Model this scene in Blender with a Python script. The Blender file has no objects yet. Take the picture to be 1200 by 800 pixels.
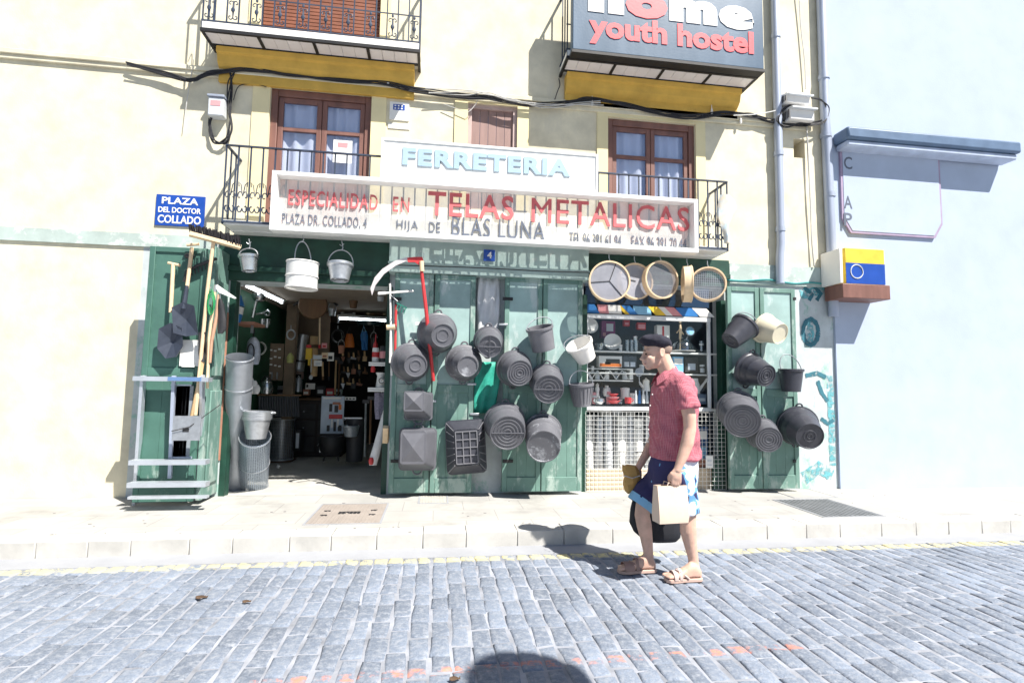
import bpy, bmesh, math, random
from mathutils import Vector, Matrix
rnd = random.Random(7)
R = math.radians
scene = bpy.context.scene
COL = scene.collection

# ------------------------------------------------------------------ camera, world, sun, exposure
CAM_D, CAM_H, YAW, PITCH, ROLL, FPX = 6.167, 1.367, 0.13966, 0.08042, 0.01625, 619.6
FW = Vector((math.sin(YAW)*math.cos(PITCH), math.cos(YAW)*math.cos(PITCH), math.sin(PITCH)))
_r = Vector((math.cos(YAW), -math.sin(YAW), 0)); _u = _r.cross(FW)
RT = _r*math.cos(ROLL) + _u*math.sin(ROLL); UP = -_r*math.sin(ROLL) + _u*math.cos(ROLL)
CAMP = Vector((0, -CAM_D, CAM_H))
cd = bpy.data.cameras.new('camera'); cam = bpy.data.objects.new('camera', cd); COL.objects.link(cam)
cd.sensor_width = 36; cd.lens = FPX/1200*36; cd.clip_start = .05; cd.clip_end = 3000
m = Matrix((RT, UP, -FW)).transposed().to_4x4(); m.translation = CAMP; cam.matrix_world = m
scene.camera = cam
SUNV = Vector((.475, -.575, 1)).normalized()
w = bpy.data.worlds.new('World'); scene.world = w; w.use_nodes = True
nt = w.node_tree; sky = nt.nodes.new('ShaderNodeTexSky'); sky.sky_type = 'NISHITA'; sky.sun_disc = False
sky.sun_elevation = math.asin(SUNV.z); sky.sun_rotation = math.atan2(SUNV.x, SUNV.y)
sky.air_density = 1.0; sky.dust_density = .6; sky.ozone_density = 1.6
bg = nt.nodes['Background']; nt.links.new(sky.outputs[0], bg.inputs[0]); bg.inputs[1].default_value = .05
sd = bpy.data.lights.new('sun', 'SUN'); so = bpy.data.objects.new('sun', sd); COL.objects.link(so)
sd.energy = 5.0; sd.angle = R(.53); sd.color = (1, .955, .88)
so.rotation_euler = SUNV.to_track_quat('Z', 'Y').to_euler(); so.location = (4, -8, 12)
scene.view_settings.view_transform = 'Standard'; scene.view_settings.look = 'None'
scene.view_settings.exposure = 0.93; scene.view_settings.gamma = 1; scene.view_settings.use_curve_mapping = False
scene.cycles.max_bounces = 7; scene.cycles.transparent_max_bounces = 16
scene.cycles.sample_clamp_indirect = 8

# ------------------------------------------------------------------ helpers
def ray(px, py): return FW*FPX + RT*(px-600) - UP*(py-400)
def P(px, py, Y):                      # photo pixel -> point on the vertical plane y = Y
    d = ray(px, py); return CAMP + d*((Y+CAM_D)/d.y)
def PZ(px, py, Z):                     # photo pixel -> point on the level z = Z
    d = ray(px, py); return CAMP + d*((Z-CAM_H)/d.z)
def S(Y): return FPX/((Y+CAM_D)*FW.y)  # rough pixels per metre at plane Y

def world_loc(o):
    v = Vector((0, 0, 0))
    while o is not None: v += o.location; o = o.parent
    return v
def tag(o, label=None, cat=None, group=None, kind=None):
    if label: o['label'] = label
    if cat: o['category'] = cat
    if group: o['group'] = group
    if kind: o['kind'] = kind
    return o
def thing(name, label, cat, loc=(0, 0, 0), group=None):
    o = bpy.data.objects.new(name, None); o.empty_display_size = .1; COL.objects.link(o); o.location = loc
    return tag(o, label, cat, group)
def link(name, me, mat, parent=None):
    o = bpy.data.objects.new(name, me); COL.objects.link(o)
    if mat is not None:
        me.materials.clear(); me.materials.append(mat)
    if parent is not None: o.parent = parent
    return o
def kids(o): return [c for c in bpy.data.objects if c.parent == o]
def copy_tree(o, parent=None):
    c = o.copy(); COL.objects.link(c)
    if parent is not None: c.parent = parent
    for ch in kids(o): copy_tree(ch, c)
    return c

class MB:
    def __init__(s): s.b = bmesh.new()
    def face(s, pts):
        try: return s.b.faces.new([s.b.verts.new(p) for p in pts])
        except ValueError: return None
    def hexa(s, p):                    # p: 8 points, bottom loop then top loop
        v = [s.b.verts.new(q) for q in p]
        for f in ((3, 2, 1, 0), (4, 5, 6, 7), (0, 1, 5, 4), (1, 2, 6, 5), (2, 3, 7, 6), (3, 0, 4, 7)):
            s.b.faces.new([v[i] for i in f])
    def box(s, x0, x1, y0, y1, z0, z1):
        x0, x1 = sorted((x0, x1)); y0, y1 = sorted((y0, y1)); z0, z1 = sorted((z0, z1))
        s.hexa([(x0, y0, z0), (x1, y0, z0), (x1, y1, z0), (x0, y1, z0), (x0, y0, z1), (x1, y0, z1), (x1, y1, z1), (x0, y1, z1)])
    def pbox(s, px0, py0, px1, py1, Y, d):   # box from two opposite photo corners of its front face, depth d
        a, b = P(px0, py0, Y), P(px1, py1, Y); s.box(a.x, b.x, Y, Y+d, a.z, b.z)
    def obox(s, c, ax, ay, az):        # centre + half-axis vectors
        c, ax, ay, az = map(Vector, (c, ax, ay, az))
        s.hexa([c-ax-ay-az, c+ax-ay-az, c+ax+ay-az, c-ax+ay-az, c-ax-ay+az, c+ax-ay+az, c+ax+ay+az, c-ax+ay+az])
    def bar(s, a, b, w, h=None, up=(0, 0, 1)):
        a, b = Vector(a), Vector(b); d = (b-a); L = d.length; d.normalize(); up = Vector(up)
        sx = d.cross(up)
        if sx.length < 1e-4: sx = d.cross(Vector((1, 0, 0)))
        sx.normalize(); sy = sx.cross(d); h = w if h is None else h
        s.obox((a+b)/2, d*L/2, sx*w/2, sy*h/2)
    def loft(s, rings, cap=True, closed=False):
        vs = [[s.b.verts.new(p) for p in r] for r in rings]; n = len(vs[0])
        for i in range(len(vs)-(0 if closed else 1)):
            A, B = vs[i], vs[(i+1) % len(vs)]
            for j in range(n): s.b.faces.new((A[j], A[(j+1) % n], B[(j+1) % n], B[j]))
        if cap and not closed:
            s.b.faces.new(vs[0][::-1]); s.b.faces.new(vs[-1])
    def tube(s, pts, r, n=8, closed=False, cap=True, flat=1.0, ref=None):
        pts = [Vector(p) for p in pts]; k = len(pts); rr = r if isinstance(r, (list, tuple)) else [r]*k
        up = Vector(ref) if ref else None; rings = []
        for i, p in enumerate(pts):
            if closed: d = pts[(i+1) % k]-pts[i-1]
            else: d = pts[min(i+1, k-1)]-pts[max(i-1, 0)]
            if d.length < 1e-9: d = Vector((0, 0, 1))
            d.normalize()
            if up is None: up = d.orthogonal()
            e = up - d*up.dot(d)
            if e.length < 1e-5: e = d.orthogonal()
            e.normalize(); f = d.cross(e)
            if not ref: up = e
            rings.append([p + e*(math.cos(2*math.pi*j/n)*rr[i]) + f*(math.sin(2*math.pi*j/n)*rr[i]*flat) for j in range(n)])
        s.loft(rings, cap, closed)
    def lathe(s, prof, n=28, M=Matrix(), cap0=False, cap1=False, squash=1.0):
        rings = [[M @ Vector((r*math.cos(2*math.pi*j/n), r*squash*math.sin(2*math.pi*j/n), h)) for j in range(n)] for r, h in prof]
        vs = [[s.b.verts.new(p) for p in q] for q in rings]
        for A, B in zip(vs, vs[1:]):
            for j in range(n): s.b.faces.new((A[j], A[(j+1) % n], B[(j+1) % n], B[j]))
        if cap0: s.b.faces.new(vs[0][::-1])
        if cap1: s.b.faces.new(vs[-1])
    def prism(s, pts, y0, y1):         # (x, z) outline extruded in y
        s.loft([[Vector((x, y0, z)) for x, z in pts], [Vector((x, y1, z)) for x, z in pts]])
    def ball(s, c, r, n=14, M=None):
        c = Vector(c); r = r if isinstance(r, (tuple, list)) else (r, r, r); k = max(5, n//2); rings = []
        for i in range(1, k):
            t = math.pi*i/k
            rings.append([Vector((r[0]*math.sin(t)*math.cos(2*math.pi*j/n), r[1]*math.sin(t)*math.sin(2*math.pi*j/n), -r[2]*math.cos(t))) for j in range(n)])
        if M: rings = [[M @ p for p in q] for q in rings]
        s.loft([[c+p for p in q] for q in rings])
    def mesh(s, parent=None, smooth=35, off=None):
        bmesh.ops.recalc_face_normals(s.b, faces=s.b.faces[:])
        o = off if off is not None else (world_loc(parent) if parent is not None else None)
        if o is not None: bmesh.ops.translate(s.b, verts=s.b.verts[:], vec=-o)
        me = bpy.data.meshes.new('mesh'); s.b.to_mesh(me); s.b.free()
        if smooth:
            me.polygons.foreach_set('use_smooth', [True]*len(me.polygons)); me.set_sharp_from_angle(angle=R(smooth))
        return me
    def build(s, name, mat, parent=None, smooth=35, bevel=0):
        o = link(name, s.mesh(parent, smooth), mat, parent)
        if bevel:
            b = o.modifiers.new('bevel', 'BEVEL'); b.width = bevel; b.segments = 2; b.limit_method = 'ANGLE'; b.angle_limit = R(40)
        return o
    def top(s, name, mat, label, cat, group=None, smooth=35, bevel=0):   # a thing that is one mesh, origin at its base centre
        bb = [v.co for v in s.b.verts]
        o0 = Vector(((min(v.x for v in bb)+max(v.x for v in bb))/2, (min(v.y for v in bb)+max(v.y for v in bb))/2, min(v.z for v in bb)))
        o = link(name, s.mesh(None, smooth, o0), mat); o.location = o0
        if bevel:
            b = o.modifiers.new('bevel', 'BEVEL'); b.width = bevel; b.segments = 2; b.limit_method = 'ANGLE'; b.angle_limit = R(40)
        return tag(o, label, cat, group)

def axis_matrix(origin, d, side=None):       # local z along d
    d = Vector(d).normalized(); s = Vector(side) if side else Vector((1, 0, 0))
    x = s - d*s.dot(d)
    if x.length < 1e-4: x = d.orthogonal()
    x.normalize(); y = d.cross(x)
    mm = Matrix((x, y, d)).transposed().to_4x4(); mm.translation = Vector(origin); return mm

# ------------------------------------------------------------------ materials
def mat(name, col, rough=.6, metal=0, var=.12, scale=6, bump=.15, bscale=40, spec=.5, col2=None, streak=0, coat=0, emit=None, estr=0, dist=.004):
    M = bpy.data.materials.new(name); M.use_nodes = True; t = M.node_tree; N, L = t.nodes, t.links
    b = N['Principled BSDF']; b.inputs['Roughness'].default_value = rough; b.inputs['Metallic'].default_value = metal
    b.inputs['Specular IOR Level'].default_value = spec
    if coat: b.inputs['Coat Weight'].default_value = coat
    tc = N.new('ShaderNodeTexCoord'); src = tc.outputs['Object']
    n1 = N.new('ShaderNodeTexNoise'); n1.inputs['Scale'].default_value = scale; n1.inputs['Detail'].default_value = 6; n1.inputs['Roughness'].default_value = .62
    if streak:
        mp = N.new('ShaderNodeMapping'); mp.inputs['Scale'].default_value = (1, 1, streak); L.new(src, mp.inputs[0]); L.new(mp.outputs[0], n1.inputs['Vector'])
    else: L.new(src, n1.inputs['Vector'])
    mx = N.new('ShaderNodeMix'); mx.data_type = 'RGBA'
    c1 = tuple(max(0, c*(1-var)) for c in col); c2 = col2 if col2 else tuple(min(1, c*(1+var)) for c in col)
    mx.inputs['A'].default_value = (*c1, 1); mx.inputs['B'].default_value = (*c2, 1)
    cr = N.new('ShaderNodeMapRange'); cr.inputs['From Min'].default_value = .32; cr.inputs['From Max'].default_value = .68
    L.new(n1.outputs['Fac'], cr.inputs['Value']); L.new(cr.outputs[0], mx.inputs['Factor']); L.new(mx.outputs['Result'], b.inputs['Base Color'])
    rr = N.new('ShaderNodeMapRange'); rr.inputs['To Min'].default_value = max(.03, rough-.1); rr.inputs['To Max'].default_value = min(1, rough+.12)
    L.new(n1.outputs['Fac'], rr.inputs['Value']); L.new(rr.outputs[0], b.inputs['Roughness'])
    if bump:
        n2 = N.new('ShaderNodeTexNoise'); n2.inputs['Scale'].default_value = bscale; n2.inputs['Detail'].default_value = 4; L.new(src, n2.inputs['Vector'])
        bp = N.new('ShaderNodeBump'); bp.inputs['Strength'].default_value = bump; bp.inputs['Distance'].default_value = dist
        L.new(n2.outputs['Fac'], bp.inputs['Height']); L.new(bp.outputs[0], b.inputs['Normal'])
    if emit: b.inputs['Emission Color'].default_value = (*emit, 1); b.inputs['Emission Strength'].default_value = estr
    return M
def worn(name, col, chip, amount=.5, scale=5, rough=.6, streak=.35, bscale=30, bump=.25):   # flat paint, worn through in patches
    M = mat(name, col, rough, var=.16, scale=3, bump=bump, bscale=bscale); t = M.node_tree; N, L = t.nodes, t.links
    b = N['Principled BSDF']; base = b.inputs['Base Color'].links[0].from_socket
    tc = N['Texture Coordinate']; mp = N.new('ShaderNodeMapping'); mp.inputs['Scale'].default_value = (1, 1, streak); L.new(tc.outputs['Object'], mp.inputs[0])
    n = N.new('ShaderNodeTexNoise'); n.inputs['Scale'].default_value = scale; n.inputs['Detail'].default_value = 9; n.inputs['Roughness'].default_value = .7; L.new(mp.outputs[0], n.inputs['Vector'])
    r = N.new('ShaderNodeMapRange'); r.inputs['From Min'].default_value = 1-amount-.03; r.inputs['From Max'].default_value = 1-amount+.05; L.new(n.outputs['Fac'], r.inputs['Value'])
    mx = N.new('ShaderNodeMix'); mx.data_type = 'RGBA'; mx.inputs['B'].default_value = (*chip, 1)
    L.new(r.outputs[0], mx.inputs['Factor']); L.new(base, mx.inputs['A']); L.new(mx.outputs['Result'], b.inputs['Base Color'])
    return M
def screen(name, col, solid, cell=.012, metal=0, rough=.5, wires=.3, axes='XZ', base=0.0):   # woven mesh: solid strands, open holes
    M = mat(name, col, rough, metal, bump=0); t = M.node_tree; N, L = t.nodes, t.links; b = N['Principled BSDF']
    tc = N['Texture Coordinate']; sx = N.new('ShaderNodeSeparateXYZ'); L.new(tc.outputs['UV' if axes == 'UV' else 'Object'], sx.inputs[0]); ks = []
    for a in (('X', 'Y') if axes == 'UV' else axes):
        d = N.new('ShaderNodeMath'); d.operation = 'DIVIDE'; d.inputs[1].default_value = cell; L.new(sx.outputs[a], d.inputs[0])
        f = N.new('ShaderNodeMath'); f.operation = 'FRACT'; L.new(d.outputs[0], f.inputs[0])
        g = N.new('ShaderNodeMath'); g.operation = 'LESS_THAN'; g.inputs[1].default_value = wires; L.new(f.outputs[0], g.inputs[0]); ks.append(g)
    mxx = N.new('ShaderNodeMath'); mxx.operation = 'MAXIMUM'; L.new(ks[0].outputs[0], mxx.inputs[0]); L.new(ks[1].outputs[0], mxx.inputs[1])
    q = N.new('ShaderNodeMapRange'); q.inputs['To Min'].default_value = base; q.inputs['To Max'].default_value = solid; L.new(mxx.outputs[0], q.inputs['Value'])
    L.new(q.outputs[0], b.inputs['Alpha']); return M
def glass(name, col=(1, 1, 1), refl=.25, rough=.02, dens=0.0, tint=(.8, .9, 1)):    # thin pane: see-through plus a mirror share
    M = bpy.data.materials.new(name); M.use_nodes = True; t = M.node_tree; N, L = t.nodes, t.links; N.remove(N['Principled BSDF']); out = N['Material Output']
    tr = N.new('ShaderNodeBsdfTransparent'); tr.inputs[0].default_value = (*[c*(1-dens) for c in col], 1)
    gl = N.new('ShaderNodeBsdfGlossy'); gl.inputs['Roughness'].default_value = rough; gl.inputs['Color'].default_value = (*tint, 1)
    lw = N.new('ShaderNodeFresnel'); lw.inputs['IOR'].default_value = 1.5
    ad = N.new('ShaderNodeMath'); ad.operation = 'ADD'; ad.use_clamp = True; ad.inputs[1].default_value = refl-.04; L.new(lw.outputs[0], ad.inputs[0])
    n = N.new('ShaderNodeTexNoise'); n.inputs['Scale'].default_value = 1.4; bp = N.new('ShaderNodeBump'); bp.inputs['Strength'].default_value = .06; L.new(n.outputs['Fac'], bp.inputs['Height']); L.new(bp.outputs[0], gl.inputs['Normal'])
    ms = N.new('ShaderNodeMixShader'); geo = N.new('ShaderNodeNewGeometry'); inv = N.new('ShaderNodeMath'); inv.operation = 'SUBTRACT'; inv.inputs[0].default_value = 1; L.new(geo.outputs['Backfacing'], inv.inputs[1]); fm_ = N.new('ShaderNodeMath'); fm_.operation = 'MULTIPLY'; L.new(ad.outputs[0], fm_.inputs[0]); L.new(inv.outputs[0], fm_.inputs[1])
    L.new(fm_.outputs[0], ms.inputs[0]); L.new(tr.outputs[0], ms.inputs[1]); L.new(gl.outputs[0], ms.inputs[2]); L.new(ms.outputs[0], out.inputs[0]); return M

M = {}
M['cream'] = worn('cream_render', (.70, .645, .49), (.655, .61, .485), .40, 1.6, .9, .35, bscale=60, bump=.35)
M['pale'] = mat('pale_yellow_trim', (.80, .70, .42), .85, var=.06, scale=3, bump=.2)
M['mustard'] = mat('mustard_paint', (.62, .385, .075), .8, var=.14, scale=4, bump=.25, bscale=25)
M['brownwood'] = mat('brown_painted_wood', (.20, .095, .075), .5, var=.2, scale=9, bump=.2, streak=.2)
M['shutter'] = mat('maroon_shutter', (.30, .19, .17), .6, var=.15, scale=9, streak=.15)
M['blind'] = mat('roller_blind', (.22, .075, .04), .6, var=.2)
M['iron'] = mat('wrought_iron', (.035, .05, .085), .5, var=.3, spec=.5)
M['blackiron'] = mat('black_iron', (.012, .012, .014), .55, var=.3)
M['tile'] = mat('white_tile', (.78, .74, .74), .4, var=.05, scale=3)
M['white'] = mat('white_paint', (.82, .82, .80), .5, var=.04, scale=4, bump=.1)
M['whiteplastic'] = mat('white_plastic', (.82, .80, .77), .35, var=.03, bump=.05)
M['green'] = worn('green_door_paint', (.135, .245, .21), (.33, .42, .38), .45, 5, .62, .4, bump=.15)
M['greenpale'] = worn('faded_green_paint', (.31, .445, .43), (.46, .55, .54), .42, 5, .6, .4, bump=.12)
M['greendark'] = mat('dark_green_paint', (.012, .055, .037), .5, var=.3, scale=5, bump=.2)
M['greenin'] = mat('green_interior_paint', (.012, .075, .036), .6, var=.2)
M['fascia'] = worn('fascia_green_paint', (.40, .52, .49), (.52, .58, .55), .36, 6, .6, 1.6)
M['pier'] = worn('pier_paint', (.52, .57, .58), (.30, .48, .42), .42, 4, .75, .7)
M['dado'] = worn('grey_green_render', (.42, .50, .47), (.62, .66, .62), .45, 4, .85, 1.2)
M['bluewall'] = mat('pale_blue_render', (.43, .50, .63), .9, var=.06, scale=2, bump=.3, bscale=60)
M['pave'] = mat('pavement', (.40, .395, .38), .85, var=.10, scale=2)
M['kerb'] = worn('kerb_granite', (.50, .49, .465), (.30, .30, .31), .32, 7, .8, .3)
M['gutter'] = mat('gutter_concrete', (.32, .33, .355), .85, var=.08, scale=3, bump=.3, bscale=50)
M['grout'] = mat('grout', (.285, .30, .34), .95, var=.35, scale=4, bump=.5, bscale=60)
M['rubber'] = mat('black_rubber', (.118, .120, .138), .40, var=.10, scale=9, bump=.15, bscale=90, spec=.45)
M['rubberdust'] = worn('dusty_black_rubber', (.13, .132, .15), (.32, .33, .36), .42, 9, .55, 1)
M['rubbernew'] = mat('dark_rubber', (.048, .050, .064), .36, var=.1, scale=14, bump=.1, spec=.5)
M['greyplastic'] = mat('grey_plastic', (.17, .17, .19), .45, var=.12, bump=.05)
M['galv'] = mat('galvanised_steel', (.50, .52, .55), .38, .75, var=.14, scale=22, bump=.05)
M['steel'] = mat('stainless_steel', (.62, .64, .66), .25, .9, var=.08, bump=.03)
M['alu'] = mat('aluminium', (.60, .64, .70), .4, .6, var=.08, bump=.05)
M['pipe'] = mat('zinc_pipe', (.42, .47, .58), .45, .25, var=.12, scale=3, streak=.2)
M['wood'] = mat('pale_wood', (.62, .42, .22), .6, var=.18, scale=14, streak=.1, bump=.2)
M['sievewood'] = mat('beech_hoop', (.74, .56, .36), .55, var=.1, scale=16)
M['darkwood'] = mat('dark_wood', (.14, .075, .035), .6, var=.25, scale=9, streak=.15)
M['board'] = mat('brown_board', (.22, .16, .11), .7, var=.15)
M['red'] = mat('red_paint', (.55, .04, .045), .45, var=.12)
M['signred'] = mat('sign_red', (.66, .14, .15), .7, var=.12)
M['signblue'] = mat('sign_pale_blue', (.36, .49, .60), .5, var=.05)
M['signgrey'] = mat('sign_grey_letters', (.12, .14, .19), .5, var=.1)
M['plaqueblue'] = mat('enamel_blue', (.015, .07, .36), .3, var=.08)
M['hostelblue'] = mat('hostel_board', (.07, .12, .185), .35, var=.15, scale=2, streak=.2)
M['hostelred'] = mat('hostel_red', (.72, .07, .09), .45, var=.05)
M['cable'] = mat('black_cable', (.02, .02, .025), .6, var=.3)
M['cablew'] = mat('grey_cable', (.55, .54, .52), .6, var=.1)
M['boxgrey'] = mat('grey_box', (.60, .63, .66), .5, var=.06)
M['concrete'] = mat('shop_floor', (.46, .45, .42), .8, var=.15, scale=3)
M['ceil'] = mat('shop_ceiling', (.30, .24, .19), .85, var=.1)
M['dark'] = mat('dark_grey', (.03, .03, .033), .5, var=.3)
M['brick'] = mat('terracotta', (.42, .20, .135), .8, var=.12)
M['paper'] = mat('white_paper', (.82, .81, .78), .8, var=.04)
M['yellow'] = mat('yellow_plastic', (.75, .50, .04), .5, var=.08)
M['blue'] = mat('blue_plastic', (.03, .18, .48), .45, var=.1)
M['orange'] = mat('orange_plastic', (.70, .18, .03), .5, var=.1)
M['pink'] = mat('pink_cloth', (.70, .30, .32), .7, var=.12)
M['skyblue'] = mat('sky_blue_cloth', (.25, .52, .75), .6, var=.08)
M['teal'] = mat('teal_net', (.03, .36, .27), .6, var=.3, scale=9)
M['plastic_clear'] = glass('clear_wrap', (.95, .95, .95), .3, .25, .1)
M['glassware'] = glass('drinking_glass', (.92, .95, .95), .3, .05, .12)
M['pane'] = glass('window_pane', (.93, .95, .98), .20, .02, 0, (.5, .7, 1))
M['shoppane'] = glass('shop_pane', (.97, .98, .98), .04)
M['tube'] = mat('lit_tube', (.9, .95, 1), .4, emit=(.85, .95, 1), estr=4.5, bump=0)

# ------------------------------------------------------------------ text
def text_mesh(body, offset=0.0, res=3, space=1.0, depth=.05):
    cu = bpy.data.curves.new('lettering', 'FONT'); cu.body = body; cu.size = 1; cu.extrude = depth/2; cu.offset = offset
    cu.resolution_u = res; cu.space_character = space
    o = bpy.data.objects.new('lettering', cu); COL.objects.link(o)
    me = bpy.data.meshes.new_from_object(o.evaluated_get(bpy.context.evaluated_depsgraph_get()))
    bpy.data.objects.remove(o); bpy.data.curves.remove(cu); return me
def text(name, body, x0, x1, z0, z1, Y, depth, mt, parent, offset=0.0, space=1.0, shear=0.0, zslope=0.0):
    """raised letters filling the box x0..x1, z0..z1, their backs at y = Y, faces towards the street"""
    me = text_mesh(body, offset, 3, space, .1); xs = [v.co.x for v in me.vertices]; ys = [v.co.y for v in me.vertices]
    ax, bx, ay, by = min(xs), max(xs), min(ys), max(ys); o = world_loc(parent) if parent else Vector((0, 0, 0))
    for v in me.vertices:
        u, t, d = (v.co.x-ax)/(bx-ax), (v.co.y-ay)/(by-ay), (v.co.z+.05)/.1
        v.co = Vector((x0+(x1-x0)*u+shear*t, Y-depth*d, z0+(z1-z0)*t)) - o
    me.flip_normals() if False else None
    return link(name, me, mt, parent)

# ------------------------------------------------------------------ road, gutter, kerb, pavement
KY, GY = -1.592, -1.83
g = MB(); g.face([(-600, -600, -.05), (600, -600, -.05), (600, 600, -.05), (-600, 600, -.05)])
go = g.build('ground', mat('far_paving', (.22, .23, .25), .9), None); go['kind'] = 'structure'

def sett_material():
    Mt = mat('granite_setts', (.175, .208, .268), .78, var=.18, scale=1.4, bump=.9, bscale=55, dist=.006); t = Mt.node_tree; N, L = t.nodes, t.links
    b = N['Principled BSDF']; base = b.inputs['Base Color'].links[0].from_socket; tc = N['Texture Coordinate']
    # fine grain of the granite
    gn = N.new('ShaderNodeTexNoise'); gn.inputs['Scale'].default_value = 130; gn.inputs['Detail'].default_value = 3; L.new(tc.outputs['Object'], gn.inputs['Vector'])
    gm = N.new('ShaderNodeMapRange'); gm.inputs['To Min'].default_value = .62; gm.inputs['To Max'].default_value = 1.38; L.new(gn.outputs['Fac'], gm.inputs['Value'])
    # every stone its own shade (stored per stone)
    at = N.new('ShaderNodeAttribute'); at.attribute_name = 'stone'
    am = N.new('ShaderNodeMapRange'); am.inputs['To Min'].default_value = .78; am.inputs['To Max'].default_value = 1.14; L.new(at.outputs['Fac'], am.inputs['Value'])
    mu = N.new('ShaderNodeMath'); mu.operation = 'MULTIPLY'; L.new(gm.outputs[0], mu.inputs[0]); L.new(am.outputs[0], mu.inputs[1])
    vm = N.new('ShaderNodeVectorMath'); vm.operation = 'SCALE'; L.new(base, vm.inputs[0]); L.new(mu.outputs[0], vm.inputs['Scale'])
    sp = N.new('ShaderNodeSeparateXYZ'); L.new(tc.outputs['Object'], sp.inputs[0])
    ns = N.new('ShaderNodeTexNoise'); ns.inputs['Scale'].default_value = 9; ns.inputs['Detail'].default_value = 8; ns.inputs['Roughness'].default_value = .75; L.new(tc.outputs['Object'], ns.inputs['Vector'])
    # pale dust trodden into the hollows of the stones
    dn = N.new('ShaderNodeTexNoise'); dn.inputs['Scale'].default_value = 26; dn.inputs['Detail'].default_value = 7; dn.inputs['Roughness'].default_value = .75; L.new(tc.outputs['Object'], dn.inputs['Vector'])
    dr = N.new('ShaderNodeMapRange'); dr.inputs['From Min'].default_value = .46; dr.inputs['From Max'].default_value = .68; dr.inputs['To Max'].default_value = .85; L.new(dn.outputs['Fac'], dr.inputs['Value'])
    dm = N.new('ShaderNodeMix'); dm.data_type = 'RGBA'; dm.inputs['B'].default_value = (.33, .35, .39, 1); L.new(dr.outputs[0], dm.inputs['Factor']); L.new(vm.outputs[0], dm.inputs['A'])
    cur = dm.outputs['Result']
    def stripe(y_of_x, half, col, thr, x0, x1, cur):
        a, bb = y_of_x
        ym = N.new('ShaderNodeMath'); ym.operation = 'MULTIPLY_ADD'; ym.inputs[1].default_value = -a; L.new(sp.outputs['X'], ym.inputs[0]); L.new(sp.outputs['Y'], ym.inputs[2])
        yo = N.new('ShaderNodeMath'); yo.operation = 'SUBTRACT'; yo.inputs[1].default_value = bb; L.new(ym.outputs[0], yo.inputs[0])
        ab = N.new('ShaderNodeMath'); ab.operation = 'ABSOLUTE'; L.new(yo.outputs[0], ab.inputs[0])
        r1 = N.new('ShaderNodeMapRange'); r1.inputs['From Min'].default_value = half; r1.inputs['From Max'].default_value = half*.6; L.new(ab.outputs[0], r1.inputs['Value'])
        r2 = N.new('ShaderNodeMapRange'); r2.inputs['From Min'].default_value = thr-.05; r2.inputs['From Max'].default_value = thr+.06; L.new(ns.outputs['Fac'], r2.inputs['Value'])
        r3 = N.new('ShaderNodeMath'); r3.operation = 'GREATER_THAN'; r3.inputs[1].default_value = x0; L.new(sp.outputs['X'], r3.inputs[0])
        r4 = N.new('ShaderNodeMath'); r4.operation = 'LESS_THAN'; r4.inputs[1].default_value = x1; L.new(sp.outputs['X'], r4.inputs[0])
        f = r1.outputs[0]
        for q in (r2.outputs[0], r3.outputs[0], r4.outputs[0]):
            k = N.new('ShaderNodeMath'); k.operation = 'MULTIPLY'; L.new(f, k.inputs[0]); L.new(q, k.inputs[1]); f = k.outputs[0]
        mx = N.new('ShaderNodeMix'); mx.data_type = 'RGBA'; mx.inputs['B'].default_value = (*col, 1); L.new(f, mx.inputs['Factor']); L.new(cur, mx.inputs['A']); L.new(mx.outputs['Result'], mx.inputs['A']) if False else None
        return mx.outputs['Result']
    cur = stripe((0, GY-.065), .075, (.60, .54, .30), .47, -9, 12, cur)          # worn yellow line
    A, B = PZ(345, 797, 0), PZ(920, 757, 0); a = (B.y-A.y)/(B.x-A.x)
    cur = stripe((a, A.y-a*A.x), .04, (.62, .24, .17), .54, A.x-.2, B.x+.1, cur)  # sprayed survey line
    L.new(cur, b.inputs['Base Color']); return Mt
rd = MB(); st = []
y_top, y_bot, W, LN = GY, -6.6, .110, .20
nrow = 152
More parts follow.
